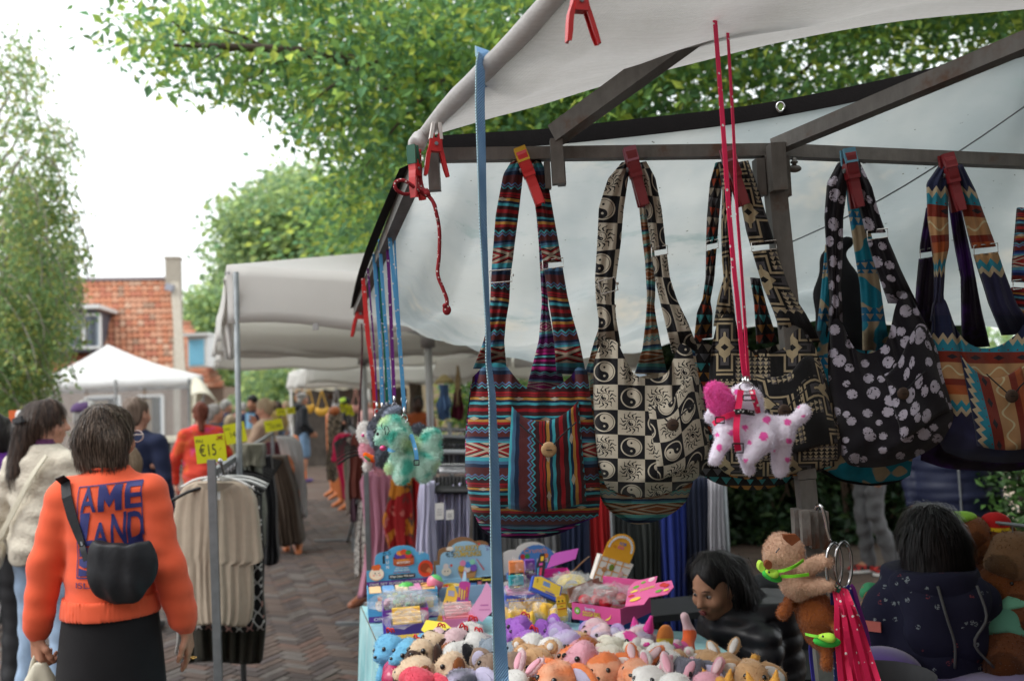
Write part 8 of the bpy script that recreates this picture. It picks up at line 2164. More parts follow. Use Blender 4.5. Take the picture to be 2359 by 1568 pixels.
lo=q(W_,.03,.056);lx=(ex*.86+ez*.30+ey*.25).normalized();lz=(ey*.80+ez*.36-ex*.1);lz=(lz-lx*lz.dot(lx)).normalized()
b=MB();b.prism([(0,0),(.07,-.02),(.085,.012),(.15,.0),(.17,.03),(.16,.075),(.10,.088),(.105,.13),(.02,.14),(0,.11)],lo,lx,lz,.003,col=rgb(222,100,155));lid=obj('lid',b,M_PRINT,t)
decor(t,lo,lx,lz,[('c',.03,.10,.012,.009,rgb(110,165,60)),('c',.055,.115,.009,.007,rgb(110,165,60)),('c',.085,.118,.012,.012,rgb(235,200,205)),('c',.025,.075,.015,.006,rgb(240,210,90)),('t','DOUGH BALL',.075,.062,.014,.055,rgb(215,200,75)),('c',.13,.062,.012,.011,RED),('c',.143,.05,.011,.010,RED),('c',.118,.03,.012,.008,rgb(110,165,60)),('c',.145,.022,.010,.006,rgb(240,215,90)),('c',.035,.022,.020,.010,rgb(240,195,80)),('c',.018,.05,.011,.006,RED)],'lid_print')
# ====== PLUSH TOYS
M_PLUSH=mat('plush_pile','col',rough=.95,spec=.1,transl=.3,sheen=.35,var=.10,vs=45,bump=.5,bs=170,bd=.004)
M_BEAD=mat('black_bead',(.008,.007,.008),rough=.08,spec=.8,var=0)
M_PNOSE=mat('pink_bead',(.72,.12,.32),rough=.3,var=0)
PL={'blue':rgb(120,190,225),'cream':rgb(225,200,170),'dbrown':rgb(70,48,40),'brown':rgb(140,84,46),'black':rgb(30,29,36),'white':rgb(232,230,226),'pink':rgb(232,175,190),'palepink':rgb(230,200,205),'grey':rgb(150,162,175),'taupe':rgb(150,128,112),'purple':rgb(172,108,205),'lilac':rgb(190,165,215),'tan':rgb(212,172,128),'orange':rgb(238,140,85),'peach':rgb(240,180,145),'slate':rgb(112,112,124),'ivory':rgb(228,224,208),'coral':rgb(228,84,104),'hot':rgb(222,70,160),'yellow':rgb(228,172,80),'rust':rgb(165,95,45),'lav':rgb(196,190,215),'mint':rgb(150,215,195),'lime':rgb(140,200,60)}
EARS={'bear':lambda s_:[ell((s_*.036,.018,.124),(.017,.009,.017))],'dog':lambda s_:[ell((s_*.047,.026,.086),(.010,.021,.036),np.array(ROT('Y',-s_*14)))],'cow':lambda s_:[ell((s_*.052,.012,.104),(.022,.010,.013),np.array(ROT('Y',s_*20)))],'bunny':lambda s_:[ell((s_*.028,-.018,.140),(.016,.010,.036),np.array(ROT('X',38)@ROT('Y',s_*22)))],'flop':lambda s_:[ell((s_*.058,.004,.100),(.040,.012,.022),np.array(ROT('Y',s_*28)))],'ele':lambda s_:[ell((s_*.058,.000,.094),(.032,.009,.034))],'cat':lambda s_:[cap((s_*.030,.016,.114),(s_*.040,.012,.148),.016,.004)],'seal':lambda s_:[]}
INNER={'bunny':lambda s_:[ell((s_*.029,-.010,.143),(.011,.006,.028),np.array(ROT('X',38)@ROT('Y',s_*22)))],'flop':lambda s_:[ell((s_*.060,.014,.099),(.030,.005,.015),np.array(ROT('Y',s_*28)))],'ele':lambda s_:[ell((s_*.058,.008,.094),(.023,.004,.025))],'cow':lambda s_:[ell((s_*.054,.020,.104),(.014,.004,.008),np.array(ROT('Y',s_*20)))],'bear':lambda s_:[ell((s_*.036,.026,.124),(.010,.004,.010))]}
PN=[0]
def plush(label,px,py,size,kind,c1,c2=None,c3=None,yaw=142,pitch=16,zh=.095,pattern=None,nose='black',loop=False,tail=None,group='small plush animals heaped on the table',inner='palepink',roll=0):
 PN[0]+=1;sd=PN[0];size*=.92
 c1,c2=np.array(PL[c1]if isinstance(c1,str)else c1),np.array(PL[c2 or c1]if isinstance(c2 or c1,str)else c2)
 c3=np.array(PL[c3])if c3 else c2
 zt=TZ+zh*size
 p=G(px,py,zt);base=Vector((p.x,p.y,TZ))
 t=empty('plush_toy',(0,0,0),label,'plush toy',group)
 r=np.random.default_rng(sd)
 yaw+=r.uniform(-20,16);roll+=r.uniform(-16,16);pitch+=r.uniform(-12,10);g1,g2,g3=r.uniform(.9,1.12,3)
 body=[ell((0,.026,.088),(.044*g1,.043,.041*g2)),ell((0,.066,.075),(.021*g3,.020,.017*g3),k=.015),ell((.02,.045,.068),(.018,.018,.016),k=.012),ell((-.02,.045,.068),(.018,.018,.016),k=.012),ell((0,-.035,.052),(.043,.058,.043))]
 for s_ in(-1,1):body+=[cap((s_*.028,.025,.045),(s_*.036,.058,.014),.018,.015),cap((s_*.032,-.06,.035),(s_*.050,-.032,.016),.020,.017)]
 body+=[cap((0,-.088,.05),(0,-.108,.068),.014,.016)]if tail is None else tail
 ph=r.uniform(0,6.28,6)
 def colf(V):
  C=np.tile(c1,(len(V),1))
  x,y,z=V.T
  if pattern=='tie':
   n=np.sin(x*70+ph[0]+2*np.sin(z*60))*np.sin(z*75+ph[1])+.6*np.sin(y*60+ph[2]);w=np.clip(n*.7+.4,0,1)[:,None];C=C*(1-w)+c2*w
  elif pattern=='spots':
   for k in range(9):
    q=r.normal(size=3)*(.035,.05,.03)+(0,-.01,.075);m_=((V-q)**2).sum(1)<r.uniform(.012,.021)**2;C[m_]=c2
  elif pattern=='cow':
   m_=(np.sin(x*62+ph[0])+np.sin(z*58+ph[1])+np.sin(y*50+ph[2]))>.95;C[m_]=c2
  elif pattern=='pug':
   m_=(y>.050)&(z<.092);C[m_]=c2
  elif pattern=='mask':
   m_=(z<.078-.2*(y-.02))&(y>-.005);C[m_]=c2
   C[(y<-.03)&(z>.07)]=c2
  elif pattern=='tips':
   m_=(z>.112)&(y>-.01);C[m_]=c2;m_=y<-.075;C[m_]=c2
  elif pattern=='rain':
   pal=np.array([rgb(80,175,210),rgb(110,180,70),rgb(225,200,60),rgb(235,140,70),rgb(215,70,150)]);C=pal[np.clip(((y+.1)/.2*5).astype(int),0,4)]
  elif pattern=='muz':
   m_=(y>.058)&(z<.09);C[m_]=c2
  return C*r.uniform(.93,1.06)
 b_=soft('body',body,.0058,M_PLUSH,t,k=.012,colf=colf,disp=wob(.0034,95,sd))
 for s_ in(-1,1):
  e=EARS[kind](s_)
  if e:
   eo=soft('ear',e,.0045,M_PLUSH,t,k=.004,colf=lambda V:np.tile(c3,(len(V),1)),disp=wob(.0015,120,sd+9))
   fuzz(eo,260,.005,.0008,M_PLUSH,seed=sd)
   if kind in INNER:soft('inner_ear',INNER[kind](s_),.004,M_PLUSH,eo,k=.003,colf=lambda V:np.tile(np.array(PL[inner]),(len(V),1)))
  m=MB();m.ell((s_*.0215,.0625,.0945),.0068,None,10,7);obj('eye',m,M_BEAD,t,smooth=True)
 m=MB();m.ell((0,.0845,.0805),(.0062,.0045,.0045),None,10,6);obj('nose',m,M_PNOSE if nose=='pink' else M_BEAD,t,smooth=True)
 if loop:
  m=MB();m.tube(curve([(-.012,.01,.128),(-.006,.012,.140),(.004,.012,.143),(.012,.01,.128)],10),.0028,6);m.tube(curve([(-.016,.004,.126),(-.014,.006,.138),(.0,.006,.136),(.016,.004,.126)],10),.0024,6);obj('hanging_loop',m,mat('red_ribbon',(.50,.02,.025),rough=.6),t,smooth=True)
 fuzz(b_,2600,.0058,.0009,M_PLUSH,seed=sd)
 t.matrix_world=Matrix.Translation(base)@Matrix.Rotation(math.radians(yaw),4,'Z')@Matrix.Rotation(math.radians(pitch),4,'X')@Matrix.Rotation(math.radians(roll),4,'Y')@Matrix.Scale(size,4)
 return t
for a in(dict(label='sky blue plush seal with red loop at the back left corner',px=926,py=1478,size=1.12,kind='seal',c1='blue',loop=True,pitch=4),dict(label='sky blue plush seal with red loop in front of its twin, by the pug',px=943,py=1500,size=1.12,kind='seal',c1='blue',loop=True,pitch=4),dict(label='cream plush pug with dark ears at the back, its ear pointing up',px=992,py=1478,size=1.1,kind='dog',c1='cream',c2='taupe',c3='dbrown',pattern='pug'),dict(label='cream plush pug with dark brown ear facing left in front',px=966,py=1508,size=1.2,kind='dog',c1='cream',c2='dbrown',c3='dbrown',pattern='pug'),dict(label='pale pink plush dog peeking between the pug and the pink one',px=1018,py=1470,size=1.0,kind='dog',c1='palepink',c3='palepink',loop=True),dict(label='pale pink plush dog with one black ear and a red loop',px=1050,py=1474,size=1.12,kind='dog',c1='palepink',c3='black',loop=True),dict(label='white plush seal with red loop left of the blue strap, rear one',px=1096,py=1460,size=1.2,kind='seal',c1='white',loop=True,pitch=8),dict(label='white plush seal with red loop directly left of the blue strap',px=1120,py=1482,size=1.1,kind='seal',c1='white',loop=True,pitch=8),dict(label='blue grey plush elephant left of the blue strap',px=1124,py=1502,size=1.05,kind='ele',c1='grey',inner='grey'),dict(label='blue grey plush elephant right of the blue strap',px=1178,py=1502,size=1.0,kind='seal',c1='grey'),dict(label='rust brown plush dog with black muzzle behind the black eared one',px=1038,py=1500,size=.95,kind='dog',c1='rust',c2='black',c3='black',pattern='pug'),dict(label='white plush dog with large black ears',px=1074,py=1505,size=1.18,kind='dog',c1='white',c2='white',c3='black'),dict(label='black plush dog low between the pug and the black eared dog',px=1024,py=1520,size=.8,kind='dog',c1='black'),dict(label='cream and brown plush puppy wearing a lime turtle, left one',px=952,py=1545,size=1.15,kind='dog',c1='cream',c2='brown',c3='brown',pattern='mask',yaw=112),dict(label='cream and brown plush puppy wearing a lime turtle, right one',px=1052,py=1538,size=1.15,kind='dog',c1='cream',c2='brown',c3='brown',pattern='mask',yaw=112),dict(label='coral red plush animal at the bottom left of the heap',px=975,py=1572,size=1.15,kind='flop',c1='coral',inner='coral'),dict(label='taupe plush mouse directly left of the blue strap',px=1122,py=1532,size=1.15,kind='ele',c1='taupe',inner='lav'),dict(label='taupe plush mouse directly right of the blue strap',px=1190,py=1538,size=1.15,kind='seal',c1='taupe'),dict(label='grey and lavender striped plush animal at the bottom edge',px=1088,py=1572,size=1.2,kind='flop',c1='slate',c2='lav',pattern='tie',inner='lav'),dict(label='white and pink plush bunny at the bottom edge right of the strap',px=1192,py=1574,size=1.1,kind='bunny',c1='white',c3='palepink',inner='pink'),dict(label='purple plush elephant at the back right of the strap',px=1200,py=1450,size=1.15,kind='ele',c1='purple',inner='purple',loop=True),dict(label='purple plush elephant in front of its twin',px=1214,py=1474,size=1.12,kind='ele',c1='purple',inner='purple',loop=True),dict(label='white plush lamb behind the tan bears, left one',px=1236,py=1484,size=1.12,kind='seal',c1='white'),dict(label='white plush lamb behind the tan bears, right one',px=1264,py=1500,size=1.12,kind='seal',c1='white'),dict(label='lilac tie dye plush elephant at the back',px=1282,py=1452,size=1.15,kind='ele',c1='purple',c2='lilac',c3='purple',pattern='tie',inner='lilac'),dict(label='lilac and blue tie dye plush elephant in front of its twin',px=1304,py=1474,size=1.15,kind='ele',c1='lilac',c2='lav',c3='lilac',pattern='tie',inner='lav'),dict(label='tan plush bear with white ear, left of the two bears',px=1214,py=1516,size=1.22,kind='bear',c1='tan',inner='white',yaw=142),dict(label='tan plush bear in front, showing both eyes',px=1252,py=1530,size=1.32,kind='bear',c1='tan',inner='white',yaw=146),dict(label='light brown plush bear behind the brown one',px=1334,py=1474,size=1.0,kind='seal',c1='tan',yaw=100),dict(label='dark brown plush bear seen from behind',px=1366,py=1500,size=1.12,kind='seal',c1='rust',yaw=60),dict(label='pale pink plush pig behind the large pink one',px=1314,py=1494,size=1.0,kind='seal',c1='pink'),dict(label='large pink plush pig in the middle of the heap',px=1348,py=1516,size=1.3,kind='seal',c1='pink',inner='pink'),dict(label='pastel tie dye plush pony with purple ear at the back',px=1370,py=1456,size=1.1,kind='ele',c1='palepink',c2='pink',c3='lilac',pattern='tie',inner='lilac'),dict(label='pastel tie dye plush pony beside it, facing left',px=1400,py=1464,size=1.05,kind='cow',c1='palepink',c2='lav',pattern='tie'),dict(label='white plush cow with hot pink patches',px=1438,py=1482,size=1.1,kind='cow',c1='white',c2='hot',c3='white',pattern='cow'),dict(label='ivory plush lamb right of the brown bear, rear one',px=1396,py=1494,size=1.08,kind='flop',c1='ivory',inner='ivory'),dict(label='ivory plush lamb right of the brown bear, front one',px=1424,py=1510,size=1.15,kind='flop',c1='ivory',inner='palepink'),dict(label='orange plush fox behind the front orange one',px=1308,py=1520,size=1.12,kind='seal',c1='orange',c2='peach',pattern='tie'),dict(label='orange plush bunny with lavender inner ears at the bottom centre',px=1292,py=1556,size=1.3,kind='flop',c1='peach',c2='orange',pattern='tie',inner='lav'),dict(label='tan fluffy plush dog behind the price tag',px=1366,py=1546,size=1.05,kind='dog',c1='tan'),dict(label='peach plush bunny with an orange patch on its head',px=1408,py=1536,size=1.15,kind='flop',c1='peach',c2='orange',pattern='tips',inner='white'),dict(label='orange plush bunny with one tall upright ear',px=1462,py=1552,size=1.2,kind='bunny',c1='peach',c2='orange',c3='orange',pattern='tie',inner='palepink',yaw=150),dict(label='black and white plush cow at the back',px=1512,py=1500,size=1.08,kind='cow',c1='white',c2='black',c3='white',pattern='cow',inner='hot'),dict(label='black and white plush cow with an orange carrot at its chin',px=1535,py=1524,size=1.15,kind='cow',c1='white',c2='black',c3='black',pattern='cow'),dict(label='white plush bunny with pink ears below the cow, left one',px=1492,py=1572,size=1.15,kind='bunny',c1='white',c3='white',inner='pink',yaw=150),dict(label='white plush bunny with pink ears below the cow, right one',px=1534,py=1580,size=1.1,kind='bunny',c1='white',c3='palepink',inner='pink',yaw=160),dict(label='white and tan plush hamster with a pink nose',px=1572,py=1526,size=.95,kind='bear',c1='tan',c2='white',pattern='muz',nose='pink'),dict(label='slate grey plush bunny with lavender ear folds',px=1588,py=1552,size=1.2,kind='flop',c1='slate',inner='lav',yaw=150),dict(label='tan plush bunny with white inner ears, left of the row',px=1638,py=1528,size=1.05,kind='flop',c1='tan',inner='white',yaw=150),dict(label='tan plush bunny with white inner ears, middle of the row',px=1684,py=1536,size=1.1,kind='bunny',c1='tan',inner='white',yaw=150),dict(label='tan plush bunny with white inner ears, nearest the black jacket',px=1718,py=1552,size=1.15,kind='flop',c1='tan',inner='white',yaw=165),dict(label='pink plush bunny ears at the bottom edge by the slate bunny',px=1630,py=1582,size=1.05,kind='bunny',c1='pink',inner='palepink',yaw=160),dict(label='yellow plush kitten at the bottom edge with pale inner ears',px=1664,py=1590,size=1.0,kind='cat',c1='yellow',c3='yellow',yaw=170),dict(label='yellow plush cat at the table corner, its tail standing up',px=1758,py=1592,size=1.0,kind='cat',c1='yellow',c3='yellow',yaw=190,tail=[cap((0,-.088,.05),(.01,-.10,.11),.014,.013),cap((.01,-.10,.11),(-.01,-.105,.16),.013,.012)])):
 plush(**a)
rbp=plush('rainbow winged plush dragon with pastel head by the blue carton',1490,1468,1.15,'cat','palepink','lav','hot',pattern='tie',yaw=110)
for s_,cc in((-1,(rgb(225,140,70),rgb(228,200,70),rgb(120,180,70))),(1,(rgb(90,180,210),rgb(130,185,80),rgb(228,205,70)))):
 m=MB()
 def wc(V):return np.array(cc)[np.clip(((.12-V[:,2])/.05*1.6).astype(int),0,2)]
 soft('wing',[ell((s_*.045,-.03,.090),(.012,.030,.040),np.array(ROT('X',20)))],.0045,M_PLUSH,rbp,colf=wc)
soft('tail',[cap((.0,-.09,.05),(.02,-.16,.05),.028,.024),cap((.02,-.16,.05),(.03,-.19,.10),.022,.016),cap((.03,-.19,.10),(.02,-.165,.15),.015,.013)],.005,M_PLUSH,rbp,colf=lambda V:np.where((V[:,2]>.11)[:,None],PL['palepink'],np.where((V[:,1]<-.15)[:,None],rgb(235,110,60),rgb(214,70,150))))
for k,(px,py,d,lab)in enumerate(((990,1530,2.80,'lime green plush turtle on the left brown puppy'),(1072,1518,2.84,'lime and brown plush turtle on the right brown puppy'))):
 p=P(px,py,d);t=empty('plush_turtle',p,lab,'plush toy')
 soft('shell',[ell(p,(.030,.024,.012))],.004,M_PLUSH,t,colf=lambda V:np.tile(np.array(rgb(110,190,60)if k==0 else rgb(120,75,40)),(len(V),1)))
 soft('head',[ell(p+Vector((.028,-.014,-.006)),(.013,.012,.010))],.003,M_PLUSH,t,colf=lambda V:np.tile(np.array(rgb(185,220,110)),(len(V),1)))
ca=empty('plush_carrot',P(1551,1530,2.7),'orange plush carrot between the cow and the hamster','plush toy');p=P(1551,1527,2.70)
soft('root',[cap(p+Vector((0,0,.02)),p+Vector((.004,-.004,-.018)),.013,.010)],.0035,M_PLUSH,ca,colf=lambda V:np.tile(np.array(rgb(240,125,40)),(len(V),1)))
soft('leaves',[cap(p+Vector((.008,0,-.026)),p+Vector((.014,0,-.036)),.007,.005)],.003,M_PLUSH,ca,colf=lambda V:np.tile(np.array(rgb(70,130,60)),(len(V),1)))
for k,(px,py,d,w,h,lab)in enumerate(((1094,1547,2.62,.032,.026,'lime price tag reading 8 on the left of the blue strap'),(1398,1556,2.58,.038,.042,'lime price tag reading 8 between the orange and peach bunnies'))):
 t=empty('price_tag',P(px,py,d),lab,'price tag','lime price tags among the plush toys');o=P(px,py,d);ex=(_r+Vector((0,0,-.16 if k==0 else-.05))).normalized();ez=Vector((0,.35,1));ez=(ez-ex*ez.dot(ex)).normalized()
 b=MB();b.prism([(-w/2,-h/2),(w/2,-h/2),(w/2,h/2),(-w/2,h/2)],o,ex,ez,.0015,col=rgb(205,225,60));obj('card',b,M_PRINT,t)
 decor(t,o-ex*0,ex,ez,[('t','8',0,-.004,h*.42,w*.36,BLK)]+([('r',.004,-h/2,.014,-h*.2,RED)]if k else[]))
tb2=empty('plastic_bag',G(890,1565,TZ),'dark pink plastic bag at the left front of the table','bag');p=G(915,1585,TZ)
soft('bag',[ell(p+Vector((0,0,.04)),(.05,.07,.045))],.006,mat('dark_pink_plastic',(.42,.03,.10),rough=.25,spec=.6,var=.2),tb2,disp=wob(.006,60,2))
yb_=empty('toy_box',G(915,1500,TZ),'yellow carton edge behind the blue plush seals','box');p=G(905,1508,TZ)
b=MB();b.box(p+Vector((.06,.02,.02)),(.14,.16,.04),Matrix.Rotation(.2,3,'Z'),col=rgb(232,196,60));obj('carton',b,M_PRINT,yb_)
b=MB();b.box(p+Vector((.06,.02,.0405)),(.13,.15,.003),Matrix.Rotation(.2,3,'Z'),col=rgb(180,150,50));obj('inside',b,M_PRINT,yb_)
# ------ the hanging plush animals
def frame(ox_,oy_,kx,x0,y0,d):
 """local plane: pixels of an enlarged crop -> metres; X right, Z up, Y away"""
 def q(x,y,z=0.0):return P(x0+x/kx,y0+y/kx,d+z)
 return q
def blob(q,x,y,rx,ry,rd,kx,d,rot=0,z=0):
 k=d/FPX/kx
 R=Matrix((_r,_f,_u)).transposed()@ROT('Y',rot)
 return ell(q(x,y,z),(rx*k,rd*k,ry*k),np.array(R))
def limb_(q,a,b_,ra,rb,kx,d,za=0,zb=0):
 k=d/FPX/kx
 return cap(q(a[0],a[1],za),q(b_[0],b_[1],zb),ra*k,rb*k)
def fixed(c):return lambda V:np.tile(np.array(c),(len(V),1))
d0_=1.76;kx=2.985;q=frame(0,0,kx,1568,666.4,d0_);k_=d0_/FPX/kx
dg=empty('plush_dog',q(500,1250),'white plush dog with pink spots and ears hanging in a pink harness','plush toy')
WHP,HOT=np.array(rgb(232,226,238)),np.array(rgb(232,92,172))
spots_=[(590,895,30,-.05),(442,950,22,-.055),(568,1008,34,-.06),(732,915,28,-.03),(266,1088,26,-.05),(742,1040,24,-.03),(350,985,26,-.05),(388,708,26,-.035),(445,1172,16,-.05),(735,1170,20,-.02),(800,800,18,-.03),(470,1050,18,-.06),(250,1000,16,-.045),(842,870,14,-.02),(645,1105,10,-.05)]
def dogcol(V):
 C=np.tile(WHP,(len(V),1))
 for x,y,r_,z in spots_:
  D_=np.array(q(x,y))-np.array(CAM);D_/=np.linalg.norm(D_);W_=V-np.array(CAM)
  dist=np.linalg.norm(W_-(W_@D_)[:,None]*D_,axis=1)
  m_=(dist<r_*.86*k_)&((W_@np.array(_f))<d0_+.0);C[m_]=HOT
 lo=V@np.array(_u);return C
body=[blob(q,510,965,215,125,120,kx,d0_,6),blob(q,320,960,100,110,105,kx,d0_),blob(q,680,980,95,105,105,kx,d0_),blob(q,430,760,112,112,105,kx,d0_),blob(q,300,830,95,80,85,kx,d0_),blob(q,205,880,45,45,45,kx,d0_),limb_(q,(420,840),(400,940),85,90,kx,d0_),limb_(q,(720,960),(845,838),42,52,kx,d0_),limb_(q,(310,1000),(238,1165),66,42,kx,d0_,-.03,-.04),limb_(q,(560,1040),(478,1150),78,52,kx,d0_,-.03,-.045),limb_(q,(420,1080),(462,1245),50,40,kx,d0_,.03,.03),limb_(q,(690,1010),(682,1240),78,56,kx,d0_,.0,.01)]
bo=soft('body',body,.0038,M_PLUSH,dg,k=.012,colf=dogcol,disp=wob(.0014,120,3));fuzz(bo,9000,.0045,.0006,M_PLUSH,seed=2)
e1=soft('ear',[blob(q,270,762,92,146,34,kx,d0_,-27,-.036)],.0035,M_PLUSH,dg,colf=fixed(HOT),disp=wob(.0012,120,4));fuzz(e1,2600,.0045,.0006,M_PLUSH,seed=3)
e2=soft('ear',[blob(q,520,770,34,95,60,kx,d0_,-12,.03)],.004,M_PLUSH,dg,colf=fixed(WHP),disp=wob(.0012,120,5));fuzz(e2,900,.0065,.0006,M_PLUSH,seed=4)
def strap_on(pts,w,m,parent,name='harness_strap',z=-.062):
 b=MB();b.ribbon(curve([q(x,y,zz)for x,y,zz in pts],18),w*k_,_r,.0016);return obj(name,b,m,parent)
strap_on([(412,690,-.038),(402,760,-.042),(388,860,-.052),(380,960,-.066),(384,1040,-.068),(394,1110,-.062)],42,LM['pink'],dg)
strap_on([(488,690,-.03),(500,740,-.036),(520,800,-.03),(530,850,-.02)],36,LM['pink'],dg)
b=MB();b.ribbon(curve([q(222,925,-.05),q(262,895,-.058),(q(320,868,-.062)),q(370,852,-.060)],12),34*k_,_u,.0016);obj('chest_strap',b,LM['pink'],dg)
M_DOT=mat('black_dotted_collar',pat=flecks((.012,.012,.013),(.6,.6,.6),170,.30),rough=.7)
b=MB();b.ribbon(curve([q(366,842,-.055),q(420,838,-.057),q(470,846,-.050),q(505,850,-.035)],10),36*k_,_u,.0018);obj('collar',b,M_DOT,dg)
for(x,y,w,h)in((392,1090,72,62),(470,745,84,34),(268,898,60,40)):
 b=MB();o=q(x,y,-.072);z_=[q(x-w/2,y-h/2,-.070),q(x+w/2,y-h/2,-.070),q(x+w/2,y+h/2,-.070),q(x-w/2,y+h/2,-.070)]
 b.tube(z_+[z_[0]],.0017,6);obj('buckle',b,M_BHANG,dg)
b=MB();b.tube([q(425,600,-.01),q(432,640,-.02)],.0035,8);ring=[q(448+46*math.cos(a),668+34*math.sin(a),-.03)for a in np.linspace(0,6.3,21)];b.tube(ring,.0016,6);obj('ring_clip',b,M_CHR,dg,smooth=True)
b=MB();b.tube([q(458,600,-.01),q(466,650,-.02)],.003,8);obj('ring_clip',b,M_CHR,dg,smooth=True)
d1_=2.74;kx=5.0;q=frame(0,0,kx,784,862.4,d1_);k_=d1_/FPX/kx
mg=empty('plush_dog',q(850,1240),'mint green tie dye plush dog hanging by a sky blue leash','plush toy')
MI,MIL,MIY=np.array(rgb(92,190,172)),np.array(rgb(196,228,214)),np.array(rgb(212,232,176))
def mintcol(V):
 x,y,z=(V-np.array(q(800,900))).T
 n=np.sin(x*55+2*np.sin(z*45))*np.sin(z*62+1)+.5*np.sin((x+y)*90);w=np.clip(n*1.1+.15,0,1)[:,None];n2=np.clip(np.sin(x*33+1.2)*np.sin(z*38+.4)*1.4-.5,0,1)[:,None]
 C=MIL*(1-w)+MI*w;return C*(1-n2)+MIY*n2
bo=soft('body',[blob(q,610,640,178,168,160,kx,d1_),blob(q,470,735,78,68,72,kx,d1_),blob(q,830,900,240,185,170,kx,d1_,8),blob(q,1010,880,150,170,150,kx,d1_),limb_(q,(700,760),(720,880),130,140,kx,d1_),blob(q,1045,735,118,118,95,kx,d1_),limb_(q,(760,980),(712,1170),115,92,kx,d1_,-.02,-.025),limb_(q,(1030,980),(958,1150),125,98,kx,d1_,-.02,-.02),limb_(q,(660,980),(590,1080),95,75,kx,d1_,.04,.04),limb_(q,(860,1000),(850,1120),80,60,kx,d1_,.05,.05)],.0055,M_PLUSH,mg,k=.014,colf=mintcol,disp=wob(.0025,90,6));fuzz(bo,9000,.010,.0009,M_PLUSH,seed=8)
e1=soft('ear',[blob(q,672,755,108,140,60,kx,d1_,-14,-.052)],.005,M_PLUSH,mg,colf=mintcol);fuzz(e1,2200,.010,.0009,M_PLUSH,seed=9)
for(x,y,z)in((428,684,-.035),(398,650,.0)):
 b=MB();b.ell(q(x,y,z-.012),(.0045,.0045,.0055),None,10,7);obj('eye',b,M_BEAD,mg,smooth=True)
b=MB();b.tube([q(480,560,-.05),q(470,600,-.055),q(500,640,-.058),q(512,590,-.056),q(545,600,-.056),q(562,650,-.056),q(540,690,-.056),q(516,690,-.056),q(512,600,-.056)],.0013,6);obj('eyelashes',b,M_BEAD,mg)
b=MB();b.ribbon(curve([q(812,690,-.045),q(840,780,-.052),q(866,880,-.062),q(880,990,-.062)],12),46*k_,_r,.002);obj('harness_strap',b,LM['sky'],mg)
b=MB();b.ribbon(curve([q(545,862,-.050),q(620,868,-.056),q(740,790,-.050),q(822,690,-.04)],12),40*k_,_u+_r*.4,.002);obj('collar',b,LM['sky'],mg)
b=MB();b.ell(q(490,846,-.045),(.011,.010,.009),None,12,8);obj('bell',b,mat('pink_bell',(.60,.07,.20),rough=.2,metal=.4),mg,smooth=True)
z_=[q(848,985,-.066),q(904,985,-.066),q(904,1042,-.066),q(848,1042,-.066)]
b=MB();b.tube(z_+[z_[0]],.0022,6);obj('buckle',b,M_BHANG,mg)
d2_=2.92;q=frame(0,0,kx,784,862.4,d2_);k_=d2_/FPX/kx
gb=empty('plush_bunny',q(480,1000),'grey plush bunny with upright ears behind the mint dog','plush toy')
GR,GRL=np.array(rgb(96,100,112)),np.array(rgb(165,172,190))
bo=soft('body',[blob(q,430,640,112,140,110,kx,d2_),blob(q,420,790,70,60,60,kx,d2_),blob(q,520,900,110,150,110,kx,d2_),limb_(q,(470,930),(455,1030),52,40,kx,d2_,-.02,-.02),blob(q,885,660,90,90,70,kx,d2_)],.006,M_PLUSH,gb,k=.012,colf=lambda V:np.where(((V-np.array(q(400,650)))@np.array(_u)>.004)[:,None],GR,np.where(((V-np.array(q(385,650)))@np.array(_r)<.0)[:,None],GRL,GR)),disp=wob(.003,90,7));fuzz(bo,5000,.011,.001,M_PLUSH,seed=11)
e1=soft('ear',[blob(q,500,430,48,115,30,kx,d2_,38,-.02)],.005,M_PLUSH,gb,colf=fixed(GR));e2=soft('ear',[blob(q,590,430,50,112,30,kx,d2_,62,-.05)],.005,M_PLUSH,gb,colf=fixed(GRL));fuzz(e1,900,.009,.001,M_PLUSH,seed=12);fuzz(e2,900,.009,.001,M_PLUSH,seed=13)
d3_=3.05;q=frame(0,0,kx,784,862.4,d3_);k_=d3_/FPX/kx
wb_=empty('plush_bunny',q(340,1120),'white and pink plush bunny holding a carrot at the left of the hanging group','plush toy')
bo=soft('body',[blob(q,272,640,66,95,50,kx,d3_),blob(q,320,710,90,95,90,kx,d3_),blob(q,325,870,95,110,90,kx,d3_),limb_(q,(330,960),(312,1060),52,46,kx,d3_,-.03,-.03),limb_(q,(430,980),(452,1105),60,50,kx,d3_,-.01,-.02),limb_(q,(560,1080),(585,1140),46,40,kx,d3_)],.006,M_PLUSH,wb_,k=.012,colf=lambda V:np.where((np.abs((V-np.array(q(0,880)))@np.array(_u))<.030)[:,None]|(((V-np.array(q(385,0)))@np.array(_r)>0))[:,None],PL['pink'],PL['white']),disp=wob(.003,90,8));fuzz(bo,4200,.010,.001,M_PLUSH,seed=14)
soft('carrot',[limb_(q,(290,925),(370,970),34,42,kx,d3_,-.05,-.05)],.004,M_PLUSH,wb_,colf=fixed(rgb(245,110,25)))
soft('carrot_leaves',[limb_(q,(285,945),(330,985),16,20,kx,d3_,-.062,-.062)],.0035,M_PLUSH,wb_,colf=fixed(rgb(110,150,90)))
b=MB();b.ell(q(258,700,-.04),.006,None,10,7);obj('nose',b,M_PNOSE,wb_,smooth=True)
d4_=2.07;kx=3.845;q=frame(0,0,kx,1724.8,1160.3,d4_);k_=d4_/FPX/kx
BE,BRN_,FROG,FROGD=np.array(rgb(205,168,142)),np.array(rgb(150,84,40)),np.array(rgb(166,214,70)),np.array(rgb(60,176,66))
cp1=empty('plush_capybara',q(450,860),'beige plush animal with brown ears hugging the post, lime frog pouch on its neck','plush toy')
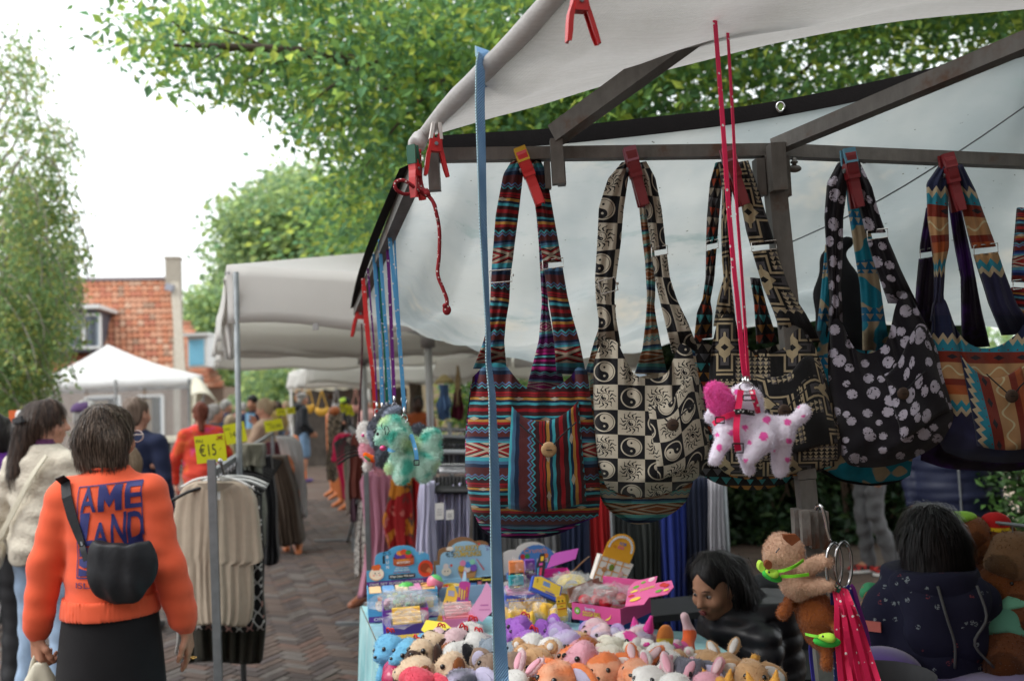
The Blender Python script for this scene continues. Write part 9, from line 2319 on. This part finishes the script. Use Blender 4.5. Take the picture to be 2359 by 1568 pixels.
bo=soft('body',[blob(q,312,430,172,172,160,kx,d4_,20),blob(q,230,480,100,95,100,kx,d4_),blob(q,430,690,150,165,140,kx,d4_,-12),limb_(q,(340,560),(400,640),120,130,kx,d4_),limb_(q,(470,570),(668,505),66,62,kx,d4_,-.03,-.06),limb_(q,(560,720),(705,715),72,58,kx,d4_,-.03,-.06)],.0042,M_PLUSH,cp1,k=.014,colf=fixed(BE),disp=wob(.0018,110,9));fuzz(bo,9000,.0055,.0006,M_PLUSH,seed=20)
def felt(name,poly,z,c,parent,th=.004):
 o=q(0,0,z);b=MB();b.prism([(x*k_,-y*k_)for x,y in poly],o,_r,_u,th,col=c);return obj(name,b,mat('felt','col',rough=.95,bump=.3),parent)
felt('ear',[(292,262),(400,258),(440,300),(365,356),(330,330),(300,300)],-.083,rgb(120,66,36),cp1,.012)
felt('ear',circ(166,520,32,38),-.078,rgb(120,66,36),cp1,.012)
b=MB();b.tube([q(236,430,-.0835),q(270,390,-.0835)],.0014,6);obj('eye',b,M_BEAD,cp1)
for pts in([(190,602,-.05),(300,588,-.078),(400,552,-.080),(482,498,-.055)],[(285,640,-.06),(400,638,-.078),(530,622,-.072)]):
 b=MB();b.ribbon(curve([q(x,y,z)for x,y,z in pts],12),26*k_,_u,.002,col=rgb(120,210,45));obj('pouch_strap',b,mat('felt','col'),cp1)
def frog(parent,x,y,w,h,z,rot=0):
 fo=soft('frog_pouch',[blob(q,x,y,w,h,40,kx,d4_,rot,z)],.0035,mat('felt','col'),parent,colf=fixed(FROGD))
 soft('frog_head',[blob(q,x-w*.15,y-h*.75,w*.55,h*.55,38,kx,d4_,rot,z-.006),blob(q,x+w*.30,y-h*.6,w*.22,h*.5,30,kx,d4_,rot,z-.012)],.0035,mat('felt','col'),fo,colf=fixed(FROG))
 b=MB();b.ell(q(x-w*.3,y-h*.9,z-.030),.0028,None,8,6);obj('frog_eye',b,M_BEAD,fo,smooth=True)
frog(cp1,205,640,95,42,-.055,22);felt('frog_face',circ(112,545,28,46),-.05,rgb(176,214,80),cp1,.02)
cp2=empty('plush_capybara',q(660,1460),'brown plush animal hanging upside down on the post below the beige one, lime frog pouch','plush toy')
bo=soft('body',[blob(q,612,985,190,180,160,kx,d4_),blob(q,650,1150,160,130,140,kx,d4_,10),limb_(q,(682,1290),(690,1410),44,56,kx,d4_,-.02,-.03),limb_(q,(350,860),(300,968),42,56,kx,d4_,.0,-.02),limb_(q,(450,900),(350,850),60,44,kx,d4_,.04,.02),blob(q,765,1108,34,34,30,kx,d4_,0,-.05)],.0042,M_PLUSH,cp2,k=.014,colf=fixed(BRN_),disp=wob(.0018,110,10));fuzz(bo,9000,.0055,.0006,M_PLUSH,seed=21)
frog(cp2,690,1215,120,50,-.085,4)
b=MB();b.ribbon(curve([q(500,1150,-.05),q(570,1165,-.085),q(660,1172,-.092),q(800,1150,-.06)],12),22*k_,_u,.002,col=rgb(120,200,60));obj('pouch_strap',b,mat('felt','col'),cp2)
rk=empty('ring_hook',q(740,700),'chrome hook with two rings hanging from the lower socket of the post','hook')
b=MB();b.tube(curve([q(592,45,-.02),q(600,18,-.03),q(630,12,-.04),q(655,50,-.045),q(680,150,-.045),q(695,240,-.045),q(722,325,-.045)],26),.0042,8);obj('hook',b,M_CHR,rk,smooth=True)
for(cx,cy,rx,ry,z)in((752,545,70,200,-.05),(835,540,74,205,-.03)):
 b=MB();b.tube([q(cx+rx*math.cos(a),cy+ry*math.sin(a),z+.02*math.cos(a))for a in np.linspace(0,2*math.pi,41)],.0040,8,cap=False);obj('ring',b,M_CHR,rk,smooth=True)
rg=np.random.default_rng(6)
for i in range(9):
 u=i/8;x0=745+120*u;x1=815+330*u
 pts=[(x0,760-20*math.sin(u*3),-.05),(x0+30+20*u,900,-.07+.01*(i%2)),(lerp(x0,x1,.5),1150,-.075+.014*(i%3)),(x1,1568,-.07+.012*(i%2)),(x1+14,1640,-.07)]
 t=empty('dog_leash',q(x1,1600),'bright pink bone print leash in the bundle on the ring, %s'%('leftmost' if i==0 else 'rightmost' if i==8 else 'between its neighbours'),'leash','pink leashes bundled on the ring')
 b=MB();b.ribbon(curve([q(*p)for p in pts],22),[(20+26*min(1,j/8))*k_ for j in range(22)],_r+_f*(.5*math.sin(i*2.1)),.0016);obj('strap',b,LM['pink'],t)
for i,(pts,mm,lab)in enumerate(((((900,715,-.03),(930,760,-.03),(985,950,-.03),(1040,1120,-.02),(1065,1260,-.02)),'purple','dark purple leash right of the pink bundle'),(((870,722,-.035),(905,770,-.03),(960,900,-.025),(1010,1040,-.02)),'indigo','indigo leash edging the pink bundle'),(((760,705,-.05),(735,760,-.03),(745,1000,-.02),(760,1300,-.01),(770,1600,.0)),'navy','navy bone print leash left of the pink bundle'),(((560,1180,.03),(545,1300,.03),(575,1600,.03)),'indigo','indigo bone print leash along the left side of the lower post'),(((720,740,-.06),(760,720,-.065),(800,745,-.06),(780,780,-.06)),'green','green leash loop on the ring above the pink bundle'))):
 t=empty('dog_leash',q(pts[-1][0],pts[-1][1]),lab,'leash');b=MB();b.ribbon(curve([q(*p)for p in pts],20),34*k_,_r+_f*.3,.0018);obj('strap',b,LM[mm],t)
# ====== BEHIND THE STALL ON THE RIGHT
M_BPUFF=mat('black_puffer',(.015,.015,.018),rough=.42,spec=.5,var=.2,vs=20,bump=.4,bs=30)
GD=3.2
gx=P(1732,1300,GD)
GJ=dict(head=(.0,.20,.985),neck=(0,.13,.855),chest=(0,.06,.70),waist=(0,0,.54),hip=(0,-.04,.44),shL=(-.150,.09,.80),shR=(.150,.09,.80),elL=(-.20,.14,.57),wrL=(-.10,.34,.56),elR=(.21,.12,.57),wrR=(.12,.34,.56),hpL=(-.08,0,.44),hpR=(.08,0,.44),knL=(-.09,.38,.45),knR=(.09,.38,.45),anL=(-.09,.40,.09),anR=(.09,.40,.09))
girl,gj,gtop,gk=person('girl with long black hair and black padded jacket leaning over the toys',gx.x,gx.y,math.radians(116),1.53,SK_BROWN,None,H_BLK,'padded_jacket',M_BPUFF,'jeans',M_SHOE,J=GJ,h=.0095,hr=(-.30,0,.22),hem=-1,seed=60,puff=.07,eyes=True,neckz=.915,slim=.95)
GR_=Matrix.Rotation(.22,3,'Z')@Matrix.Rotation(-.30,3,'X')
gq=lambda x,y,z:Vector(gj['head'])+GR_@Vector((x,y,z))
gRn=np.array(GR_)
soft('hair',[ell(gq(0,-.018,.030),(.088,.106,.104),gRn),cap(gq(-.055,-.05,.0),gq(-.075,-.10,-.22),.050,.036,k=.04),cap(gq(.060,-.045,.0),gq(.085,-.06,-.24),.048,.040,k=.04),cap(gq(0,-.08,.0),gq(0,-.17,-.28),.07,.06,k=.05),cap(gq(.085,-.06,-.24),gq(.12,-.06,-.46),.042,.028,k=.03),cap(gq(0,-.10,.0),gq(-.02,-.22,-.30),.075,.065,k=.05),cap(gq(-.02,-.20,-.25),gq(-.02,-.26,-.52),.065,.04,k=.04),ell(gq(0,.118,-.035),(.080,.092,.118),gRn,k=.010,op='s'),ell(gq(-.085,.045,-.03),(.05,.055,.075),gRn,k=.01,op='s'),ell(gq(.085,.045,-.03),(.05,.055,.075),gRn,k=.01,op='s')],.009,H_BLK,girl,k=.012,disp=wob(.005,75,61,(1,1,.2)))
gh=[o for o in COL.objects if o.parent==girl and o.name.startswith('hair')][0];strands(gh,4200,.13,.0011,(.006,.005,.006),(.035,.028,.026),seed=6,keep=lambda V:((V-np.array(gj['head']))@np.array(GR_@Vector((0,1,0)))<.012))
b=MB();b.ell(gq(0,.101,-.061),(.018,.007,.0045),GR_,12,7);b.ell(gq(0,.099,-.071),(.015,.007,.0055),GR_,12,7);obj('lips',b,mat('lip',(.22,.055,.05),rough=.4),girl,smooth=True,kind='stuff')
for s_ in(-1,1):
 b=MB();b.ell(gq(s_*.078,-.010,-.050),(.003,.004,.007),None,8,6);obj('earring',b,M_CHR,girl,smooth=True)
chp=P(1745,1420,3.75)
chh=empty('chair',Vector((chp.x,chp.y,0)),'black folding chair behind the girl in the black jacket','chair')
b=MB();b.prism([(-.2,0),(.2,0),(.19,.30),(.14,.36),(-.14,.36),(-.19,.30)],Vector((chp.x+.05,chp.y,.40)),(.9,-.3,0),(0,.12,1),.03);obj('backrest',b,M_SHOE,chh)
b=MB();b.box((chp.x,chp.y-.2,.45),(.42,.42,.03));obj('seat',b,M_SHOE,chh)
for a in(-.19,.19):
 for c in(-.38,.0):
  b=MB();b.tube([(chp.x+a,chp.y+c,.45),(chp.x+a*1.1,chp.y+c,0)],.012,6);obj('leg',b,M_STEEL,chh)
hd_=empty('backpack',P(1755,1400,3.5),'dark grey backpack on the chair behind the girl','backpack');p=P(1752,1395,3.55)
soft('body',[ell(p+Vector((0,0,-.05)),(.11,.09,.16)),ell(p+Vector((.02,0,.05)),(.09,.08,.07))],.012,mat('dark_grey_nylon',(.02,.021,.024),rough=.6),hd_,disp=wob(.008,30,4))
bn=empty('bench',P(1540,1420,4.2),'dark bench edge behind the dough ball box','bench');p=P(1560,1400,4.1)
b=MB();b.box(p,(.5,.3,.03),Matrix.Rotation(.2,3,'Z'));obj('seat',b,M_SHOE,bn)
for a in(-.22,.22):b=MB();b.bar((p.x+a,p.y+a*.2,p.z-.015),(p.x+a,p.y+a*.2,0),.03,.03,up=(0,1,0));obj('leg',b,M_STEEL,bn)
def flower():
 n=X.nt.nodes.new('ShaderNodeTexCoord');v=X.nt.nodes.new('ShaderNodeTexVoronoi');v.inputs['Scale'].default_value=27;X.nt.links.new(n.outputs['Object'],v.inputs['Vector'])
 s_=X.nt.nodes.new('ShaderNodeSeparateColor');X.nt.links.new(v.outputs['Color'],s_.inputs[0])
 d=X(v.outputs['Distance']);f_=mn(d.__lt__(.22),nz(170,1).__gt__(.50))
 c=mixc(X(s_.outputs[1]).__gt__(.5),(.17,.035,.045),(.20,.23,.24))
 return mixc(f_,(.011,.011,.031),c)
M_FLOW=mat('navy_flowered_cotton',pat=flower,rough=.9,var=.1,bump=.25,bs=200)
CD=2.75
cxp=P(2140,1300,CD)
CJ2=dict(head=(0.02,.03,1.06),neck=(0,-.01,.93),chest=(0,0,.77),waist=(0,0,.58),hip=(0,0,.46),shL=(-.150,-.01,.885),shR=(.150,-.01,.885),elL=(-.225,.02,.66),wrL=(-.17,.22,.58),elR=(.21,.05,.64),wrR=(.16,.26,.60),hpL=(-.08,0,.42),hpR=(.08,0,.42),knL=(-.09,.30,.40),knR=(.09,.30,.40),anL=(-.09,.30,.08),anR=(.09,.30,.08))
ch_,chj,chtop,chk=person('child seen from behind with dark hair and a navy hoodie sprinkled with small flowers',cxp.x,cxp.y,math.radians(-6),1.58,SK_BROWN,None,H_BLK,'hoodie',M_FLOW,'trousers',M_FLOW,J=CJ2,h=.0105,hr=(-.15,0,.15),hem=-1,root_z=.09,sleeve='loose',seed=62,neckz=.985,slim=1.05)
hq=lambda x,y,z:Vector(chj['head'])+Vector((x,y,z))
soft('hair',[ell(hq(0,-.015,.03),(.098,.112,.108)),cap(hq(0,-.06,-.01),hq(-.01,-.085,-.16),.075,.07,k=.05),cap(hq(-.06,-.04,0),hq(-.085,-.06,-.17),.05,.045,k=.04),cap(hq(.06,-.04,0),hq(.07,-.06,-.14),.05,.045,k=.04),ell(hq(0,.13,-.06),(.09,.09,.12),op='s')],.01,H_BLK,ch_,k=.012,disp=wob(.005,70,63,(1,1,.2)))
strands([o for o in COL.objects if o.parent==ch_ and o.name.startswith('hair')][0],3600,.10,.0012,(.005,.0045,.005),(.025,.02,.02),seed=7)
soft('hood',[ell((0,-.125,.80),(.135,.055,.115)),cap((-.10,-.06,.92),(.10,-.06,.92),.06),ell((0,-.11,.88),(.13,.06,.06))],.01,M_FLOW,ch_,k=.05,disp=wob(.005,30,64))
for x0 in(-.035,.085):
 b=MB();b.tube(curve([(x0,-.165,.955),(x0+.012,-.192,.86),(x0+(.03 if x0<0 else-.03),-.192,.78),(x0+.03,-.18,.70)],14),.0045,6);obj('drawstring',b,mat('grey_cord',(.085,.085,.085),rough=.8),ch_,smooth=True)
b=MB();b.box((-.212,-.052,.80),(.05,.012,.032),Matrix.Rotation(-.5,3,'Z'));obj('sleeve_label',b,mat('coral_patch',(.58,.15,.12),rough=.8),ch_)
adp=P(2190,1100,5.2)
ad,aj,atop,ak=person('adult in a navy quilted jacket, face hidden by the bags',adp.x,adp.y,math.radians(165),1.66,SK_BROWN,'short',H_BLK,'quilted_jacket',mat('navy_puffer',(.009,.012,.032),rough=.55,spec=.25,var=.15,bump=.3,bs=30),'trousers',M_SHOE,h=.012,hem=.62,puff=.06,seed=65,slim=1.35,belly=.05)
b=MB();b.tube(curve([(0,-.0+.21,1.40),(0,.215,1.1),(.0,.22,.72)],10),.006,6);obj('zip',b,M_STEEL,ad)
M_GJEAN=cloth('washed_black_denim',(.10,.10,.105),var=.5,vs=10)
lgp=P(2012,1200,7.2)
lg,_,_,_=person('person in washed grey jeans and red and black trainers, upper body hidden by the bags',lgp.x,lgp.y,math.radians(100),1.72,SK_BROWN,'short',H_BLK,'jacket',mat('black_padded',(.012,.012,.014),rough=.6),'jeans',M_GJEAN,h=.013,seed=66,wr=.016,J=dict(knL=(-.075,.03,.50),knR=(.075,.05,.50),anR=(.08,.02,.08),anL=(-.08,-.10,.09)),shoes=mat('red_black_trainers',pat=lambda:(lambda n:mixc(n.__gt__(.52),(.014,.014,.015),(.46,.03,.025)))(nz(26,1)),rough=.5))
for s_ in(-1,1):
 b=MB();b.prism(circ(0,0,.05,.115,16),(s_*.08,.085 if s_>0 else-.03,.032),(1,0,0),(0,1,0),.022);obj('sole',b,M_WHITEC,lg)
bk0=P(2262,1195,2.95);bk1=P(2420,1240,2.75)
wbk=empty('wire_basket',P(2330,1500,2.8),'wire basket full of brown plush animals at the right edge','basket')
exb=(bk1-bk0);exb.z=0;L_=exb.length*1.6;exb.normalized();exb=exb.normalized();eyb=Vector((-exb.y,exb.x,0));
if eyb.y<0:eyb=-eyb
topz=bk0.z-.005;c0_=Vector((bk0.x-.02,bk0.y+.02,topz))
b=MB();cs_=[c0_,c0_+exb*L_,c0_+exb*L_-eyb*.6,c0_-eyb*.6]
b.tube(cs_[:2],.006,6);obj('rim',b,M_STEEL,wbk)
for z_ in(.07,.45):
 b=MB();b.tube([p-Vector((0,0,z_))for p in(cs_[:2]if z_<.1 else cs_+cs_[:1])],.003,5);obj('crossbar',b,M_STEEL,wbk)
n_=0
for a,c in zip(cs_[:1],cs_[1:2]):
 m_=int((c-a).length/.045)
 for k in range(m_+1):
  p=a.lerp(c,k/m_);b=MB();b.tube([p,p-Vector((0,0,.45))],.0022,5);obj('wire',b,M_STEEL,wbk)
b=MB();b.box((cs_[0]+cs_[2])/2-Vector((0,0,.455)),(L_,.6,.01),Matrix((exb,eyb,Vector((0,0,1)))).transposed());obj('shelf',b,M_STEEL,wbk)
for p in cs_:b=MB();b.tube([p-Vector((0,0,.46)),Vector((p.x,p.y,0))],.012,6);obj('leg',b,M_STEEL,wbk)
pc=empty('purple_cloth',P(2240,1560,2.8),'purple velvet cloth under the brown plush animals','cloth')
b=MB();A_=[P(1985,1480,2.75),P(2100,1530,2.5),P(2420,1560,2.45),P(2420,1500,2.9),P(2240,1490,3.0)]
rows=[[P(x,1490+30*j+10*math.sin(x*.02+j),2.82-.12*j+.02*math.sin(x*.05))for x in range(1990,2440,25)]for j in range(5)]
b.sheet(rows,thick=(0,.01,-.01));obj('cloth',b,mat('purple_velvet',(.055,.012,.17),rough=.8,sheen=.5,var=.3,vs=20),pc,smooth=True)
def capy(label,px,py,d,r,yaw,c,extra=None,cat='plush toy',roll=0):
 o=P(px,py,d);t=empty('plush_capybara',(0,0,0),label,cat,'brown plush animals in the wire basket')
 c=np.array(c)
 def colf(V):
  C=np.tile(c,(len(V),1));m_=(V[:,1]>.085);C[m_]=c*.55;return C
 bo=soft('body',[ell((0,.0,.0),(.068,.075,.066)),ell((0,.062,-.012),(.045,.046,.040),k=.03),ell((0,-.05,-.09),(.075,.07,.075))],.008,M_PLUSH,t,k=.02,colf=colf,disp=wob(.003,60,int(px)));fuzz(bo,2600,.010,.0011,M_PLUSH,seed=int(px))
 for s_ in(-1,1):
  soft('ear',[ell((s_*.052,-.02,.055),(.016,.010,.018))],.006,M_PLUSH,t,colf=lambda V:np.tile(c*.6,(len(V),1)))
  m=MB();m.ell((s_*.05,.052,.018),.006,None,8,6);obj('eye',m,M_BEAD,t,smooth=True)
 if extra:
  kind,cc=extra
  if kind=='hat':soft('hat',[ell((0,-.02,.075),(.045,.045,.035)),ell((0,-.02,.055),(.06,.06,.012))],.007,mat('felt','col'),t,colf=lambda V:np.where((V[:,2]<.066)[:,None],rgb(235,200,40),np.array(cc)))
  elif kind=='frog':soft('pouch',[ell((.03,.0,.062),(.045,.05,.022)),ell((.06,.03,.07),(.018,.018,.018))],.007,mat('felt','col'),t,colf=lambda V:np.tile(np.array(cc),(len(V),1)))
  elif kind=='blanket':soft('blanket',[ell((0,-.03,.02),(.085,.075,.075)),ell((0,.06,-.01),(.07,.08,.07),op='s')],.008,mat('felt','col'),t,k=.01,colf=lambda V:np.tile(np.array(cc),(len(V),1)),disp=wob(.004,50,5))
 t.matrix_world=Matrix.Translation(o)@Matrix.Rotation(math.radians(yaw),4,'Z')@Matrix.Rotation(math.radians(roll),4,'Y')@Matrix.Scale(r,4)
CB1,CB2,CB3=rgb(140,82,44),rgb(150,112,78),rgb(118,66,34)
for a in((2244,1232,2.95,.95,150,CB1,('frog',rgb(150,200,70)),'brown plush animal with a lime frog on its head behind the child'),(2288,1260,2.92,1.05,120,CB1,('hat',rgb(190,30,30)),'brown plush animal in a red and yellow hat'),(2334,1284,2.85,1.25,130,CB2,None,'large taupe brown plush animal at the right edge'),(2258,1318,2.9,.9,160,CB3,('frog',rgb(120,200,50)),'dark brown plush animal with a lime pouch beside the hoodie'),(2310,1345,2.82,1.1,125,CB1,None,'brown plush animal lying in the middle of the basket'),(2285,1398,2.8,1.1,100,CB3,None,'dark brown plush animal lying on its side below the middle one'),(2352,1370,2.78,1.0,150,CB1,('frog',rgb(120,190,50)),'brown plush animal cut off by the right edge'),(2300,1440,2.74,.95,140,CB3,('blanket',rgb(170,205,50)),'brown plush animal under a lime green blanket'),(2350,1430,2.7,.85,160,CB3,('blanket',rgb(110,170,140)),'brown plush animal wrapped in sage cloth at the edge'),(2315,1505,2.66,1.35,150,CB3,('blanket',rgb(88,140,118)),'big brown plush animal in a sage green wrap at the bottom right')):
 capy(a[7],a[0],a[1],a[2],a[3],a[4],a[5],a[6])
capy('small tan and white plush animal in a green shirt beside the child\'s arm',2008,1372,2.80,.42,170,rgb(205,150,105),('blanket',rgb(70,150,105)))
pcn=empty('purple_cushion',P(2040,1530,2.6),'purple cushion seat under the child\'s elbow','cushion');p=P(2040,1540,2.62)
soft('cushion',[ell(p,(.10,.12,.06))],.01,mat('purple_velvet',(.055,.012,.17)),pcn)
bu=empty('bucket',P(2090,1590,2.3),'black tub rim at the bottom edge beside the pink leashes','bucket');p=P(2050,1600,2.25)
b=MB();b.tube([p+Vector((0,0,-.12)),p+Vector((0,0,.05)),p+Vector((0,0,.055))],[.09,.11,.115],24,cap=False);obj('tub',b,M_SHOE,bu,smooth=True)
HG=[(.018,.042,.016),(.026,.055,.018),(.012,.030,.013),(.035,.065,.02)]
r=np.random.default_rng(90)
hgo=empty('hedge',P(1850,1500,5.6),'dark evergreen hedge in the shade behind the stall','hedge');hgo.location.z=0;WL[hgo.name]=hgo.location.copy()
a_,c_=P(1540,1300,8.6),P(2292,1300,8.4)
n=22000;u=r.uniform(0,1,n);zz=r.uniform(0,2.7,n)
pp=np.stack([a_.x+(c_.x-a_.x)*u,a_.y+(c_.y-a_.y)*u+r.uniform(0,.5,n)+.12*np.sin(u*30+zz*4),zz],1)
gap=(np.abs(u-.55)<.05)&(zz<1.15)&(r.uniform(0,1,n)<.5);pp=pp[~gap]
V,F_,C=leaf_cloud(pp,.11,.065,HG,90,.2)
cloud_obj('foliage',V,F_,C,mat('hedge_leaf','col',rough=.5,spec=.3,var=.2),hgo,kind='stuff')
b=MB()
for k in range(34):
 x=lerp(a_.x,c_.x,r.uniform(.3,.8));y=a_.y-.12+r.uniform(0,.2);z=r.uniform(.2,1.0);b.tube(curve([(x,y,z-.3),(x+r.normal()*.12,y-.04,z+.2),(x+r.normal()*.3,y+r.normal()*.1,z+.6)],8),[.012,.011,.009,.008,.007,.006,.005,.004],5)
obj('twigs',b,mat('twig',(.075,.05,.035),rough=.9,var=.3),hgo,kind='stuff')
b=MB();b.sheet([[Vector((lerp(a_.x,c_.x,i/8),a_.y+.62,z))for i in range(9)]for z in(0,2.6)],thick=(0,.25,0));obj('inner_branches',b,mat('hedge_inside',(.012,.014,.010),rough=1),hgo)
n=2600
ho2=empty('shrub',P(2345,1250,5.0),'leafy shrub at the right edge behind the wire basket','shrub');ho2.location.z=0;WL[ho2.name]=ho2.location.copy();c2=P(2352,1200,4.9)
pp=np.stack([c2.x+r.normal(0,.085,n),c2.y+r.normal(0,.12,n),r.uniform(.1,1.75,n)],1)
V,F_,C=leaf_cloud(pp,.055,.034,[(.03,.07,.02),(.05,.11,.025)],91,.2);cloud_obj('foliage',V,F_,C,MATS['hedge_leaf'],ho2,kind='stuff')
b=MB();b.tube([(c2.x,c2.y,0),(c2.x+.03,c2.y,1.6)],[.03,.012],7);obj('stem',b,M_BARK,ho2)
